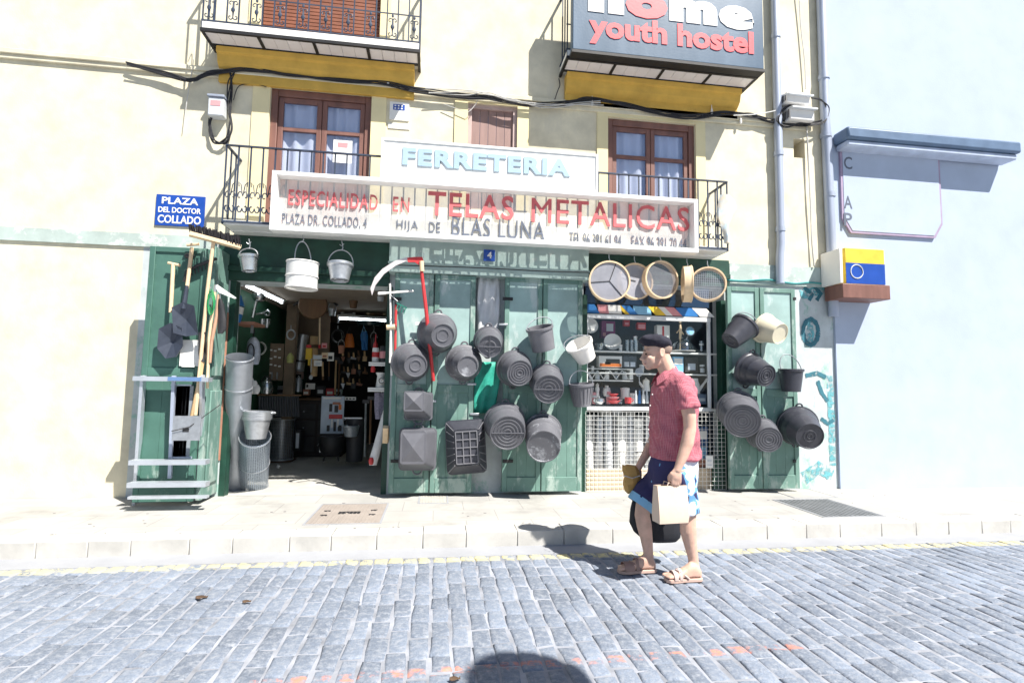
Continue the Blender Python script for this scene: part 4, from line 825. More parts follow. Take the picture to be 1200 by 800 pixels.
def tub(name, label, rim, bot, Yr, Yb, matl, style, rot=0, cat='tub'):
    """square tub hung with its base towards the street: rim / bot = (px, py, half width px, half height px)"""
    A, B = P(rim[0], rim[1], Yr), P(bot[0], bot[1], Yb); sa, sb = S(Yr), S(Yb)
    t = thing(name, label, cat, B, GB); c, s_ = math.cos(rot), math.sin(rot)
    def ringp(C, hw, hh, k=.22, n=4):
        q = []
        for sx, sz in ((1, 1), (-1, 1), (-1, -1), (1, -1)):
            for i in range(n+1):
                a = math.atan2(sz, sx)-math.pi/4+math.pi/2*i/n; q.append((sx*hw*(1-k)+hw*k*math.cos(a), sz*hh*(1-k)+hh*k*math.sin(a)))
        return [C+Vector((x*c-z*s_, 0, x*s_+z*c)) for x, z in q]
    ra, rb_ = (rim[2]/sa, rim[3]/sa), (bot[2]/sb, bot[3]/sb); D = Vector((0, 1, 0)); mb = MB()
    mb.loft([ringp(A+(B-A)*.12, ra[0]-.012, ra[1]-.012), ringp(A, ra[0]-.014, ra[1]-.014), ringp(A, ra[0]+.012, ra[1]+.012), ringp(A+(B-A)*.10, ra[0]+.012, ra[1]+.012), ringp(A+(B-A)*.105, ra[0], ra[1]), ringp(A+(B-A)*.95, rb_[0]+.006, rb_[1]+.006), ringp(B, rb_[0], rb_[1])], cap=False)
    if style == 'pyramid':
        rg = ringp(B, rb_[0], rb_[1]); r2 = ringp(B, rb_[0]*.86, rb_[1]*.86); r3 = ringp(B-D*-.012, rb_[0]*.82, rb_[1]*.82, .05, 1)
        mb.loft([rg, r2], cap=False)
        cs = [B+Vector((x*c-z*s_, .0, x*s_+z*c)) for x, z in ((rb_[0]*.86, rb_[1]*.86), (-rb_[0]*.86, rb_[1]*.86), (-rb_[0]*.86, -rb_[1]*.86), (rb_[0]*.86, -rb_[1]*.86))]
        for i in range(4): mb.face([cs[i], cs[(i+1) % 4], B-D*.045])
    else: mb.b.faces.new([mb.b.verts.new(p) for p in ringp(B+D*.004, rb_[0]*.99, rb_[1]*.99)])
    mb.build('body', matl, t, smooth=25)
    if style == 'grid':
        g_ = MB(); Q = lambda x, z: B-D*.004+Vector((x*c-z*s_, 0, x*s_+z*c))
        for i in range(4): x = -rb_[0]*.86+rb_[0]*1.72*i/3; g_.bar(Q(x, -rb_[1]*.88), Q(x, rb_[1]*.88), .010, .016, (0, 1, 0))
        for i in range(5): z = -rb_[1]*.88+rb_[1]*1.76*i/4; g_.bar(Q(-rb_[0]*.86, z), Q(rb_[0]*.86, z), .010, .014, (0, 1, 0))
        for i in range(7):
            u = -1+2*i/6
            for sx in (-1, 1): g_.bar(Q(sx*rb_[0]*1.02, u*rb_[1]*.95), A-D*.03+Vector(((sx*ra[0]*1.01)*c-u*ra[1]*.95*s_, 0, sx*ra[0]*1.01*s_+u*ra[1]*.95*c)), .008)
        g_.build('rib', M['greyplastic'], t)
    else:
        for sg in (1, -1):
            hb = MB(); loop_handle(hb, A+(B-A)*.05+Vector((0, 0, sg*(ra[1]+.006))), Vector((0, 0, sg)), Vector((1, 0, 0)), D, .05, .010); hb.build('handle', matl, t)
tub('square_tub', 'upper small square black tub with a pyramid base on the left green door', (491, 476, 15, 15), (485, 470, 11.5, 11.5), -.20, -.42, ru, 'pyramid')
tub('square_tub', 'lower larger square black tub with a pyramid base on the left green door', (490, 526, 20, 23), (484, 524, 14.5, 19), -.20, -.44, ru, 'pyramid')
tub('plastic_crate', 'rectangular black crate with a ribbed grid base, hung tilted on the left green door', (546, 523, 22, 30), (547, 524, 14.5, 21), -.20, -.36, M['rubbernew'], 'grid', R(4), 'crate')

# ------------------------------------------------------------------ things hanging under the balcony
GH = 'pails hanging under the balcony'
bucket('metal_pail', 'smallest shiny steel pail hanging under the left end of the balcony', (291, 299), (292, 317), 10, 8, -.36, -.36, M['steel'], GH, (), 'upright', (291, 291), hook=True)
bucket('metal_pail', 'tapered galvanised pail hanging before the entrance, right of the mesh drum', (399, 309), (398, 328), 14, 10.5, -.36, -.38, M['galv'], GH, (.6,), 'upright', (400, 293), hook=True)
t = thing('mesh_drum', 'white wire mesh drum hanging by its handle before the entrance', 'mesh drum', P(354, 340, -.36), GH)
A, B = P(355, 308, -.36), P(353, 338, -.36); MM = axis_matrix(B, A-B); H = (A-B).length; r_ = 17.5/S(-.36)
mb = MB(); mb.lathe([(r_*.98, 0), (r_, H)], 32, MM); mb.build('mesh_wall', screen('white_drum_mesh', (.80, .80, .78), .95, .012, wires=.5, base=.62), t)
mb = MB()
for h in (.0, H*.45, H): mb.tube([MM @ Vector((r_*math.cos(a), r_*math.sin(a), h)) for a in [2*math.pi*i/28 for i in range(28)]], .008, 6, closed=True)
mb.lathe([(.002, .01), (r_*.97, .01)], 28, MM); mb.build('rim', M['whiteplastic'], t)
mb = MB(); top = P(354, 284, -.36); mb.tube([A+Vector((9/S(-.36)*math.cos(a), 0, .01))+(top-A)*math.sin(a) for a in [math.pi*i/14 for i in range(15)]], .006, 6); mb.tube([top, top+Vector((.015, 0, .03)), top+Vector((0, 0, .09))], .005, 6); mb.build('bail_handle', M['galv'], t)

def sieve(name, label, c, r, Y, yaw, pit, matl, depth=.10, spokes=None, rib=.012):
    C = P(*c, Y); r = r/S(Y); t = thing(name, label, 'sieve', C, 'sieves hanging over the display window')
    d = Vector((math.sin(yaw)*math.cos(pit), -math.cos(yaw)*math.cos(pit), math.sin(pit))); MM = axis_matrix(C, d, (0, 0, 1))
    mb = MB(); mb.lathe([(r-rib, 0), (r, 0), (r, depth), (r-rib, depth), (r-rib, 0)], 48, MM)
    mb.lathe([(r+.001, depth*.86), (r+.006, depth*.86), (r+.006, depth*.97), (r+.001, depth*.97)], 48, MM); mb.build('hoop', M['sievewood'], t, smooth=40)
    mb = MB(); mb.lathe([(.002, depth*.8), (r-rib+.002, depth*.8)], 40, MM); mb.build('screen', matl, t)
    if spokes:
        mb = MB()
        for a, l0, l1 in spokes: e = Vector((math.cos(a), math.sin(a), 0)); mb.bar(MM @ (e*r*l0+Vector((0, 0, depth*.83))), MM @ (e*r*l1+Vector((0, 0, depth*.83))), .008)
        mb.build('brace_wire', M['dark'], t)
    mb = MB(); top = MM @ Vector((r, 0, depth*.5)); mb.tube([top+Vector((0, 0, -.01)), top+Vector((.012, 0, .02)), top+Vector((0, 0, .05)), top+Vector((0, 0, .09))], .005, 6); mb.build('hook', M['galv'], t)
fm = screen('fine_sieve_mesh', (.42, .42, .47), .75, .008, .2, .5, .5, base=.60); cm_ = screen('coarse_sieve_mesh', (.30, .31, .35), .6, .012, .3, .5, .3, base=.25); cs_ = screen('open_sieve_mesh', (.40, .42, .46), .8, .02, .3, .45, .22, base=.22)
sieve('sieve', 'leftmost and largest round sieve with three brace wires under its mesh', (713, 331), 25, -.42, R(-8), R(2), fm, .08, [(R(95), 0, .97), (R(-140), 0, .97), (R(-20), 0, .97)])
sieve('sieve', 'round fine sieve half hidden behind the largest leftmost sieve', (742, 331), 22.5, -.32, R(5), R(2), fm, .08, [(R(80), 0, .9)])
sieve('sieve', 'middle round sieve with darker see through mesh', (771, 329), 23.5, -.37, R(10), R(0), cm_, .09)
sieve('sieve', 'sieve turned edge on, showing its deep wooden hoop', (800, 333), 23, -.36, R(70), R(0), fm, .10)
sieve('sieve', 'rightmost sieve with a coarse mesh and a thick wooden hoop', (829, 335), 21.5, -.40, R(-24), R(4), cs_, .11)

# ------------------------------------------------------------------ tools by the entrance
def tool(name, label, cat, parts, group=None):
    """parts: (part name, material, builder(mb)); origin at the lowest part"""
    bs_ = []
    for nm, ml, fn in parts:
        mb = MB(); fn(mb); bs_.append((nm, ml, mb))
    vs = [v.co.copy() for _, _, mb in bs_ for v in mb.b.verts]; o = Vector((sum(v.x for v in vs)/len(vs), sum(v.y for v in vs)/len(vs), min(v.z for v in vs)))
    t = thing(name, label, cat, o, group)
    for nm, ml, mb in bs_: mb.build(nm, ml, t)
    return t
def blade_outline(pts, Y, th): 
    q = [P(a, b_, Y) for a, b_ in pts]; return lambda mb: mb.prism([(p.x, p.z) for p in q], Y, Y+th)
Ys = -.42
tool('scythe', 'scythe with a red handle and a pale curved blade hooked on the fascia', 'scythe', [
    ('handle', M['red'], lambda mb: mb.tube([P(494, 318, Ys), P(499, 360, Ys), P(503, 400, -.40), P(508, 446, -.30)], [.018, .02, .02, .018], 10)),
    ('blade', mat('pale_scythe_blade', (.66, .60, .60), .45, .2, var=.1), blade_outline([(478, 305), (464, 311), (450, 321), (440, 334), (436, 346), (434, 338), (439, 325), (448, 315), (462, 306), (477, 301)], Ys, .012)),
    ('blade_heel', M['red'], blade_outline([(495, 301), (497, 308), (495, 313), (486, 307), (478, 307), (477, 302), (486, 301)], Ys-.004, .022)),
    ('ferrule', M['sievewood'], lambda mb: mb.tube([P(494, 306, Ys-.01), P(494.5, 318, Ys-.01)], .024, 10)),
    ('hook', M['galv'], lambda mb: mb.tube([P(492, 304, Ys), P(490, 298, Ys), P(493, 294, Ys), P(497, 297, Ys), P(496, 303, Ys)], .004, 6))])
tool('garden_rake', 'small green rake head on a slim white pole beside the entrance', 'rake', [
    ('pole', M['whiteplastic'], lambda mb: mb.tube([P(457, 332, -.30), P(459, 440, -.24)], .011, 8)),
    ('arm', M['galv'], lambda mb: mb.tube([P(458, 346, -.30), P(466, 353, -.34)], .006, 6)),
    ('rake_head', mat('rake_green', (.02, .16, .12), .5), lambda mb: (mb.bar(P(465, 355, -.35), P(477, 361, -.35), .014), [mb.bar(P(467+i*3, 355.5+i*1.5, -.35), P(464+i*3, 363+i*1.6, -.37), .007) for i in range(4)]))])
tool('white_hoe', 'white stick tool hooked crossways at the top of the left green door', 'tool', [('pole', M['whiteplastic'], lambda mb: mb.tube([P(443, 344, -.42), P(484, 341, -.26)], .012, 8)), ('grip', M['white'], lambda mb: mb.tube([P(443, 344, -.42), P(452, 343.3, -.385)], .016, 8))])
tool('mallet', 'wooden headed mallet on a white handle hanging at the entrance edge', 'mallet', [('head', M['sievewood'], lambda mb: mb.tube([P(453, 383.5, -.30), P(463, 383, -.30)], [.028, .03], 12)), ('handle', M['whiteplastic'], lambda mb: mb.tube([P(458, 385, -.30), P(457, 425, -.28)], .012, 8))])
tool('red_pole', 'thin red pole standing behind the slim white pole at the entrance edge', 'pole', [('pole', M['red'], lambda mb: mb.tube([P(464, 357, -.22), P(463, 412, -.21)], .014, 8)), ('tip', M['dark'], lambda mb: mb.tube([P(464, 353, -.22), P(464, 357, -.22)], .015, 8))])
tool('scraper', 'little white scraper hooked beside the topmost bucket', 'scraper', [('blade', M['paper'], lambda mb: mb.pbox(487, 377, 498, 381, -.22, .01)), ('handle', M['dark'], lambda mb: mb.pbox(489, 381.5, 496, 383, -.222, .014))])
# left door: tools on the leaf folded out parallel to the wall
Yt = Yl-.03-.05
tool('push_broom', 'wide broom hung bristles up at the top of the left door', 'broom', [
    ('bristles', mat('black_bristle', (.012, .010, .014), .9), lambda mb: [mb.bar(P(223+i*1.95+rnd.uniform(-.6, .6), 272+i*.55, Yt-.18+i*.006+dy), P(221.5+i*1.95+rnd.uniform(-1.6, 1.6), 263+i*.5+rnd.uniform(-2.0, 1.0), Yt-.18+i*.006+dy*1.6+rnd.uniform(-.01, .01)), .008) for i in range(31) for dy in (-.025, 0, .025)]),
    ('broom_head', M['sievewood'], lambda mb: mb.bar(P(222, 274, Yt-.18), P(282, 290, Yt+.02), .09, .035)),
    ('pole', M['sievewood'], lambda mb: mb.tube([P(250, 284, Yt-.08), P(243, 340, Yt-.04), P(229, 486, Yt-.03)], .017, 9))])
sh_ = M['dark']
bl1 = mat('shovel_steel', (.05, .06, .085), .4, .3, var=.2)
def shovel_blade(pts, Y): 
    def f(mb):
        q = [P(a, b_, Y) for a, b_ in pts]; c = sum(q, Vector())/len(q)
        fr_ = [p for p in q]; bk = [p+Vector((0, .012, 0)) for p in q]
        for ring, s_ in ((fr_, 1), (bk, -1)):
            for i in range(len(ring)): mb.face([ring[i], ring[(i+1) % len(ring)], c+Vector((0, .05 if s_ > 0 else .062, 0))])
        for i in range(len(q)): mb.face([fr_[i], fr_[(i+1) % len(q)], bk[(i+1) % len(q)], bk[i]])
    return f
tool('shovel', 'T handled shovel with a square dark blade high on the left door', 'shovel', [
    ('handle', M['sievewood'], lambda mb: (mb.tube([P(225, 290, Yt), P(219, 338, Yt-.02)], .018, 9), mb.tube([P(219, 287, Yt), P(233, 286, Yt)], .016, 9))),
    ('socket', bl1, lambda mb: mb.tube([P(219.3, 335, Yt-.02), P(215, 362, Yt-.04)], [.018, .024], 9)),
    ('blade', bl1, shovel_blade([(201, 360), (214, 354), (227, 358), (232, 392), (218, 394), (203, 390)], Yt-.06))])
tool('shovel', 'pale handled round black shovel at the left edge of the left door', 'shovel', [
    ('handle', M['sievewood'], lambda mb: (mb.tube([P(203, 309, Yt), P(200, 366, Yt-.02)], .018, 9), mb.tube([P(197, 308, Yt), P(211, 311, Yt)], .014, 9))),
    ('blade', bl1, shovel_blade([(186, 385), (200, 378), (213, 384), (214, 405), (206, 418), (194, 420), (184, 408)], Yt-.05))])
tool('spade', 'narrow black spade on a wooden handle crossing the left door', 'spade', [
    ('blade', M['dark'], shovel_blade([(233, 389), (241, 389), (242, 415), (239, 424), (234, 423), (232, 414)], Yt-.05)),
    ('handle', M['wood'], lambda mb: mb.tube([P(237, 424, Yt-.03), P(234, 445, Yt-.03), P(222, 502, Yt-.02)], .019, 9))])
tool('wooden_stick', 'pale wooden stick standing beside the green cord loops on the left door', 'stick', [('pole', M['sievewood'], lambda mb: mb.tube([P(252, 342, Yt-.02), P(245, 395, Yt-.02), P(243, 455, Yt-.01)], .014, 8)), ('end', M['galv'], lambda mb: mb.tube([P(253, 334, Yt-.02), P(252, 342, Yt-.02)], .016, 8))])
tool('pickaxe_handle', 'curved pinkish handle hanging at the right edge of the left door', 'handle', [('shaft', mat('pinkish_wood', (.50, .30, .20), .5), lambda mb: mb.tube([P(256, 345, Yt-.02), P(254, 370, Yt-.03), P(248, 400, Yt-.02), P(246, 425, Yt-.02)], [.012, .018, .016, .013], 8)), ('blade', M['white'], blade_outline([(254, 333), (277, 349), (275, 350), (257, 343), (253, 338)], Yt-.04, .012))])
tool('cord_coil', 'loops of bright green cord on the left door', 'cord', [('coil', mat('green_cord', (.02, .24, .08), .5), lambda mb: [mb.tube([P(247+4*math.cos(a)*(1+.2*math.sin(k)), 350+k*2+11*math.sin(a), Yt-.03-.008*k) for a in [2*math.pi*i/16 for i in range(16)]], .006, 6, closed=True) for k in range(5)]), ('tie', M['galv'], lambda mb: mb.bar(P(247, 336, Yt-.03), P(247, 344, Yt-.03), .008))])
tool('black_sack', 'limp black sack hanging at the right edge of the left door', 'sack', [('sack', M['dark'], lambda mb: mb.loft([[P(px+hw*math.cos(a), py, Yt-.03+.03*math.sin(a)) for a in [2*math.pi*i/12 for i in range(12)]] for px, py, hw in ((258, 350, 2), (259, 358, 4), (260, 372, 5), (260, 385, 5.5), (258, 391, 3))])), ('string', M['galv'], lambda mb: mb.tube([P(258, 340, Yt-.03), P(258, 350, Yt-.03)], .004, 5))])
tool('paper_sheet', 'blank white sheet tacked low on the left door behind the spade', 'sheet', [('sheet', M['paper'], lambda mb: mb.pbox(212, 398, 235, 429, Yl-.045, .006)), ('fold', M['paper'], lambda mb: mb.pbox(213, 426, 228, 430, Yl-.06, .012))])
tool('saw', 'black toothed bow saw high on the left door behind the shovel', 'saw', [('blade', M['dark'], lambda mb: (mb.tube([P(216, 330, Yt+.03), P(219, 318, Yt+.03), P(232, 311, Yt+.03), (P(254, 303, Yt+.03))], .016, 7), [mb.bar(P(220+i*4, 318.5-i*1.6, Yt+.03), P(221+i*4, 324-i*1.6, Yt+.03), .010) for i in range(8)])), ('grip', M['dark'], lambda mb: mb.ball(P(222, 300, Yt+.02), (.05, .03, .03)))])
# aluminium step ladder in front of the left door
Ya, Yb_ = -.80, -.72
def ladder(mb_parts):
    pass
x_r = P(236, 455, Yt-.09); 
tool('step_ladder', 'aluminium step ladder standing open at the foot of the left door', 'ladder', [
    ('rail', M['alu'], lambda mb: mb.bar(P(237, 440, -.56), PZ(235.5, 585, .12)+Vector((0, 0, .01)), .028, .06, (0, 1, 0))),
    ('rail', M['alu'], lambda mb: mb.bar(P(168, 440, -.56), PZ(158, 592, .12)+Vector((0, 0, .01)), .028, .06, (0, 1, 0))),
    ('rear_leg', M['pipe'], lambda mb: mb.bar(P(204, 440, -.545), P(199, 560, -.50), .03, .03, (0, 1, 0))),
    ('top_cap', M['alu'], lambda mb: mb.obox(P(203, 444, -.56), (.34, 0, 0), (0, .05, 0), (0, 0, .022))), ('strap', mat('faded_blue_strap', (.12, .22, .42), .6), lambda mb: mb.obox(P(219, 444, -.565), (.15, 0, 0), (0, .052, 0), (0, 0, .018))),
    ('step', M['alu'], lambda mb: mb.obox(P(199, 541, -.60), (.34, .0, 0), (0, .05, 0), (0, 0, .022))),
    ('step', M['alu'], lambda mb: mb.obox(P(198, 567, -.63), (.345, .0, 0), (0, .05, 0), (0, 0, .022))),
    ('step', M['alu'], lambda mb: mb.obox(P(198, 582, -.66), (.345, .0, 0), (0, .03, 0), (0, 0, .012)))])
tool('tin_sheet', 'square pale metal sheet with a small dark label leaning in the step ladder', 'sheet', [('sheet', M['galv'], lambda mb: mb.pbox(203, 487, 234, 516, -.70, .008)), ('label', M['dark'], lambda mb: mb.pbox(214, 501, 221, 506, -.704, .003)), ('wire', M['dark'], lambda mb: mb.tube([P(201, 505, -.715), P(222, 500, -.715), P(258, 474, -.6)], .004, 5))])
tool('grey_grille', 'grey slotted grille panel standing behind the step ladder', 'grille', [('panel', mat('grille_grey', (.24, .27, .30), .5), lambda mb: [mb.pbox(203+i*4, 452, 205.5+i*4, 535, -.505, .012) for i in range(5)]), ('frame', M['pipe'], lambda mb: (mb.pbox(200, 450, 224, 452, -.52, .02), mb.pbox(200, 535, 224, 537, -.52, .02)))])

# rolls of wire mesh and the stack of galvanised buckets at the left side of the entrance
def roll(name, label, foot, head, r, matl, Yf, Yh, core=True, turns=2.5):
    A, B = PZ(foot[0], foot[1], .122), P(head[0], head[1], Yh); r = r/S(A.y); t = thing(name, label, 'mesh roll', A, 'rolls of wire mesh')
    MM = axis_matrix(A, B-A, (1, 0, 0)); H = (B-A).length; n = int(26*turns); vs = []
    mb = MB(); uvl = mb.b.loops.layers.uv.new('UVMap')
    for i in range(n+1):
        a = 2*math.pi*turns*i/n; rr = r*(1-.05*(turns-turns*i/n)); vs.append((mb.b.verts.new(MM @ Vector((rr*math.cos(a), rr*math.sin(a), 0))), mb.b.verts.new(MM @ Vector((rr*math.cos(a), rr*math.sin(a), H))), rr*a))
    for p, q in zip(vs, vs[1:]):
        f = mb.b.faces.new((p[0], q[0], q[1], p[1]))
        for lp, uv in zip(f.loops, ((p[2], 0), (q[2], 0), (q[2], H), (p[2], H))): lp[uvl].uv = uv
    mb.build('mesh', matl, t, smooth=60)
    for h in (0.01, H*.78 if H > 1 else H*.5, H-.01): mb = MB(); mb.tube([MM @ Vector((r*1.005*math.cos(a), r*1.005*math.sin(a), h)) for a in [2*math.pi*i/24 for i in range(24)]], .004, 5, closed=True); mb.build('tie_wire', M['galv'], t)
    return t
roll('mesh_roll', 'tall roll of fine galvanised mesh standing against the left side of the entrance', (274, 571), (281, 418), 13, screen('fine_galvanised_mesh', (.42, .45, .50), .95, .011, .55, .4, .45, 'UV', .80), 0, -.12)
roll('mesh_roll', 'short wide roll of square galvanised mesh beside the tall fine roll', (297, 570), (299, 511), 15, screen('square_galvanised_mesh', (.36, .42, .50), 1.0, .024, .5, .4, .24, 'UV', .28), 0, 0)
stk = 'stacked galvanised buckets'
for i in range(3):
    bucket('metal_pail', ['inner shiny galvanised bucket, lowest of the stack on the mesh rolls', 'middle shiny galvanised bucket of the stack on the mesh rolls', 'topmost shiny galvanised bucket of the stack on the mesh rolls'][i], (301.5+i*.4, 488-i*3.2), (300, 513-i*3.2), 14.5, 10.5, -.02, -.02, M['galv'], stk, (.6,), 'upright', (315.5, 490-i*3) if i == 2 else None)
# white plastic sheet and teal net in the gap between the doors
mb = MB(); n = 12; q = []
for i in range(n+1):
    u = i/n; q.append([Vector((X(560, 330, -.05)+u*.26, -.05-.018*math.sin(u*17+j*.9)-.012*math.sin(u*7-j), Zp(573, 326, -.05)-(Zp(573, 326, -.05)-Zp(573, 396, -.05))*j/8)) for j in range(9)])
vs = [[mb.b.verts.new(p) for p in col] for col in q]
for i in range(n):
    for j in range(8): mb.b.faces.new((vs[i][j], vs[i+1][j], vs[i+1][j+1], vs[i][j+1]))
o = mb.top('plastic_sheet', mat('milky_plastic', (.68, .68, .70), .3, var=.06, scale=9, spec=.7), 'wrinkled milky plastic sheet hanging in the gap between the green doors', 'plastic sheet', smooth=80); so_ = o.modifiers.new('thickness', 'SOLIDIFY'); so_.thickness = .004
mb = MB(); n = 10; vs = []
for i in range(n+1):
    u = i/n; vs.append([mb.b.verts.new(Vector((X(556, 450, -.06)+u*.32*(1-.25*j/8), -.05-.02*math.sin(u*12+j*.5), Zp(573, 424, -.05)-(Zp(573, 424, -.05)-Zp(573, 484, -.05))*j/8))) for j in range(9)])
for i in range(n):
    for j in range(8): mb.b.faces.new((vs[i][j], vs[i+1][j], vs[i+1][j+1], vs[i][j+1]))
o = mb.top('teal_net', M['teal'], 'bright teal net hanging in the gap between the green doors under the small bucket', 'net', smooth=80); so_ = o.modifiers.new('thickness', 'SOLIDIFY'); so_.thickness = .006
tool('wooden_plank', 'pale wooden plank standing on end at the edge of the left green door', 'plank', [('plank', M['sievewood'], lambda mb: mb.bar(PZ(449, 571, .122)+Vector((0, .04, 0)), P(452, 500, -.10), .055, .05, (0, 1, 0))), ('edge', M['wood'], lambda mb: mb.bar(PZ(453, 572, .122)+Vector((0, .06, 0)), P(455, 500, -.08), .012, .05, (0, 1, 0)))])

# ------------------------------------------------------------------ the man walking past
def remeshed(mb, voxel, smooth=4, strength=0.0, scale=.1):
    """one continuous skin over everything in mb"""
    me = bpy.data.meshes.new('mesh'); bmesh.ops.recalc_face_normals(mb.b, faces=mb.b.faces[:]); mb.b.to_mesh(me); mb.b.free()
    o = bpy.data.objects.new('tmp', me); COL.objects.link(o)
    r = o.modifiers.new('r', 'REMESH'); r.mode = 'VOXEL'; r.voxel_size = voxel; r.use_smooth_shade = True
    if smooth: s_ = o.modifiers.new('s', 'SMOOTH'); s_.iterations = smooth; s_.factor = .5
    if strength:
        tx = bpy.data.textures.new('folds', 'CLOUDS'); tx.noise_scale = scale; d = o.modifiers.new('d', 'DISPLACE'); d.texture = tx; d.strength = strength; d.mid_level = .5; d.texture_coords = 'GLOBAL'
        s2 = o.modifiers.new('s2', 'SMOOTH'); s2.iterations = 2
    out = bpy.data.meshes.new_from_object(o.evaluated_get(bpy.context.evaluated_depsgraph_get())); bpy.data.objects.remove(o); bpy.data.meshes.remove(me)
    out.polygons.foreach_set('use_smooth', [True]*len(out.polygons)); return out
def limb(mb, pts, n=16, flat=1.0):          # (px, py, Y, radius in metres)
    mb.tube([P(a, b_, Y) for a, b_, Y, r in pts], [q[3] for q in pts], n, flat=flat, ref=(0, 1, 0))
def stack(mb, rows, n=28, p=2.3):           # horizontal rings: (px, py, Y, rx, ry)
    rg = []
    for px, py, Y, rx, ry in rows:
        c = P(px, py, Y); q = []
        for i in range(n):
            a = 2*math.pi*i/n; ca, sa = math.cos(a), math.sin(a)
            q.append(c+Vector((rx*math.copysign(abs(ca)**(2/p), ca), ry*math.copysign(abs(sa)**(2/p), sa), 0)))
        rg.append(q)
    mb.loft(rg)
def skin_mat():
    Mt = mat('skin', (.62, .40, .31), .5, var=.16, scale=11, bump=.12, bscale=160, spec=.4); b = Mt.node_tree.nodes['Principled BSDF']
    b.inputs['Subsurface Weight'].default_value = .12; b.inputs['Subsurface Radius'].default_value = (.02, .008, .004); b.inputs['Subsurface Scale'].default_value = .4; return Mt
M['skin'] = skin_mat()
YM = -2.40; YN, YF_ = -2.50, -2.30
man = thing('person', 'man in a dark beret, pink checked shirt and navy shorts walking left with bags', 'person', PZ(775, 674, 0.0))
FN, FF = PZ(800, 682, 0), PZ(745, 671, 0)
B = MB()
# torso and neck inside the shirt
stack(B, [(790, 545, YM, .135, .15), (789, 520, YM, .13, .15), (788, 490, YM, .135, .165), (788, 465, YM, .125, .17), (789, 450, YM, .10, .165), (786, 441, YM, .07, .09)])
limb(B, [(788, 446, YM, .070), (782, 434, YM, .063), (777.5, 424, YM, .062), (773, 412, YM, .062)])
# head: skull, jaw, brow, nose, lips, chin, ear
hd = lambda px, py, r, dy=0, M_=None: B.ball(P(px, py, YM+dy), r, 20, M_)
tilt = Matrix.Rotation(R(-6), 3, 'Y')
hd(770, 408, (.098, .076, .100), 0, tilt); hd(765.5, 422, (.068, .058, .066), 0, tilt); hd(760, 430, (.026, .028, .022))
hd(757.5, 411, (.020, .050, .014)); hd(754.5, 424.6, (.015, .021, .007)); hd(755.5, 427.4, (.014, .019, .007))
B.tube([P(756.3, 411, YM), P(753.6, 417, YM), P(751.3, 420.5, YM), P(754.5, 422.2, YM)], [.010, .012, .014, .010], 10)
for dy in (-.014, .014): hd(754, 421.2, (.011, .010, .008), dy)
for dy in (-.036, .036): hd(761.5, 419, (.026, .020, .022), dy)                     # cheeks
for dy in (-.075, .075):                                                            # ears
    c = P(775.5, 413, YM+dy); B.tube([c+Vector((.016*math.cos(a), dy*.12*math.sin(a*.5), .030*math.sin(a))) for a in [2*math.pi*i/14 for i in range(14)]], .007, 7, closed=True); B.ball(c, (.014, .008, .022), 10)
# arms
limb(B, [(797, 449, -2.585, .055), (803, 466, -2.635, .052), (808, 488, -2.65, .046), (808.5, 502, -2.655, .043), (805, 520, -2.66, .044), (799.5, 536, -2.665, .035), (795, 547, -2.668, .027), (793, 552, -2.668, .026)])
limb(B, [(787, 449, -2.215, .055), (781, 470, -2.17, .050), (774, 497, -2.15, .044), (766, 515, -2.17, .042), (757, 532, -2.20, .034), (749, 546, -2.22, .027), (747, 550, -2.22, .026)])
# hands: palm, four curled fingers, thumb
def fist(c, fwd, inn, sgn=1):
    c = Vector(c); fwd = Vector(fwd).normalized(); inn = Vector(inn).normalized(); dn = Vector((0, 0, -1)) 
    B.ball(c+dn*.030, (.040, .020, .048), 16)
    for i, ln in enumerate((.036, .041, .038, .030)):
        k = c+fwd*(.028-.0187*i)+dn*(.066+(.004 if i in (1, 2) else 0)); q = [k-dn*.03, k, k+dn*ln*.72+inn*.004, k+dn*(ln*.98)+inn*.024, k+dn*(ln*.62)+inn*.044, k+dn*(ln*.22)+inn*.040]
        B.tube(q, [.0105, .0108, .0100, .0094, .0088, .0075], 10)
    q = [c+fwd*.030+dn*.018, c+fwd*.046+dn*.042+inn*.012, c+fwd*.042+dn*.068+inn*.026, c+fwd*.026+dn*.086+inn*.036]; B.tube(q, [.015, .0125, .0115, .009], 10)
HN = P(792.5, 551, -2.668); HF = P(746.5, 550, -2.22)
fist(HN, (-1, 0, 0), (0, 1, 0)); fist(HF, (-1, 0, 0), (0, -1, 0))
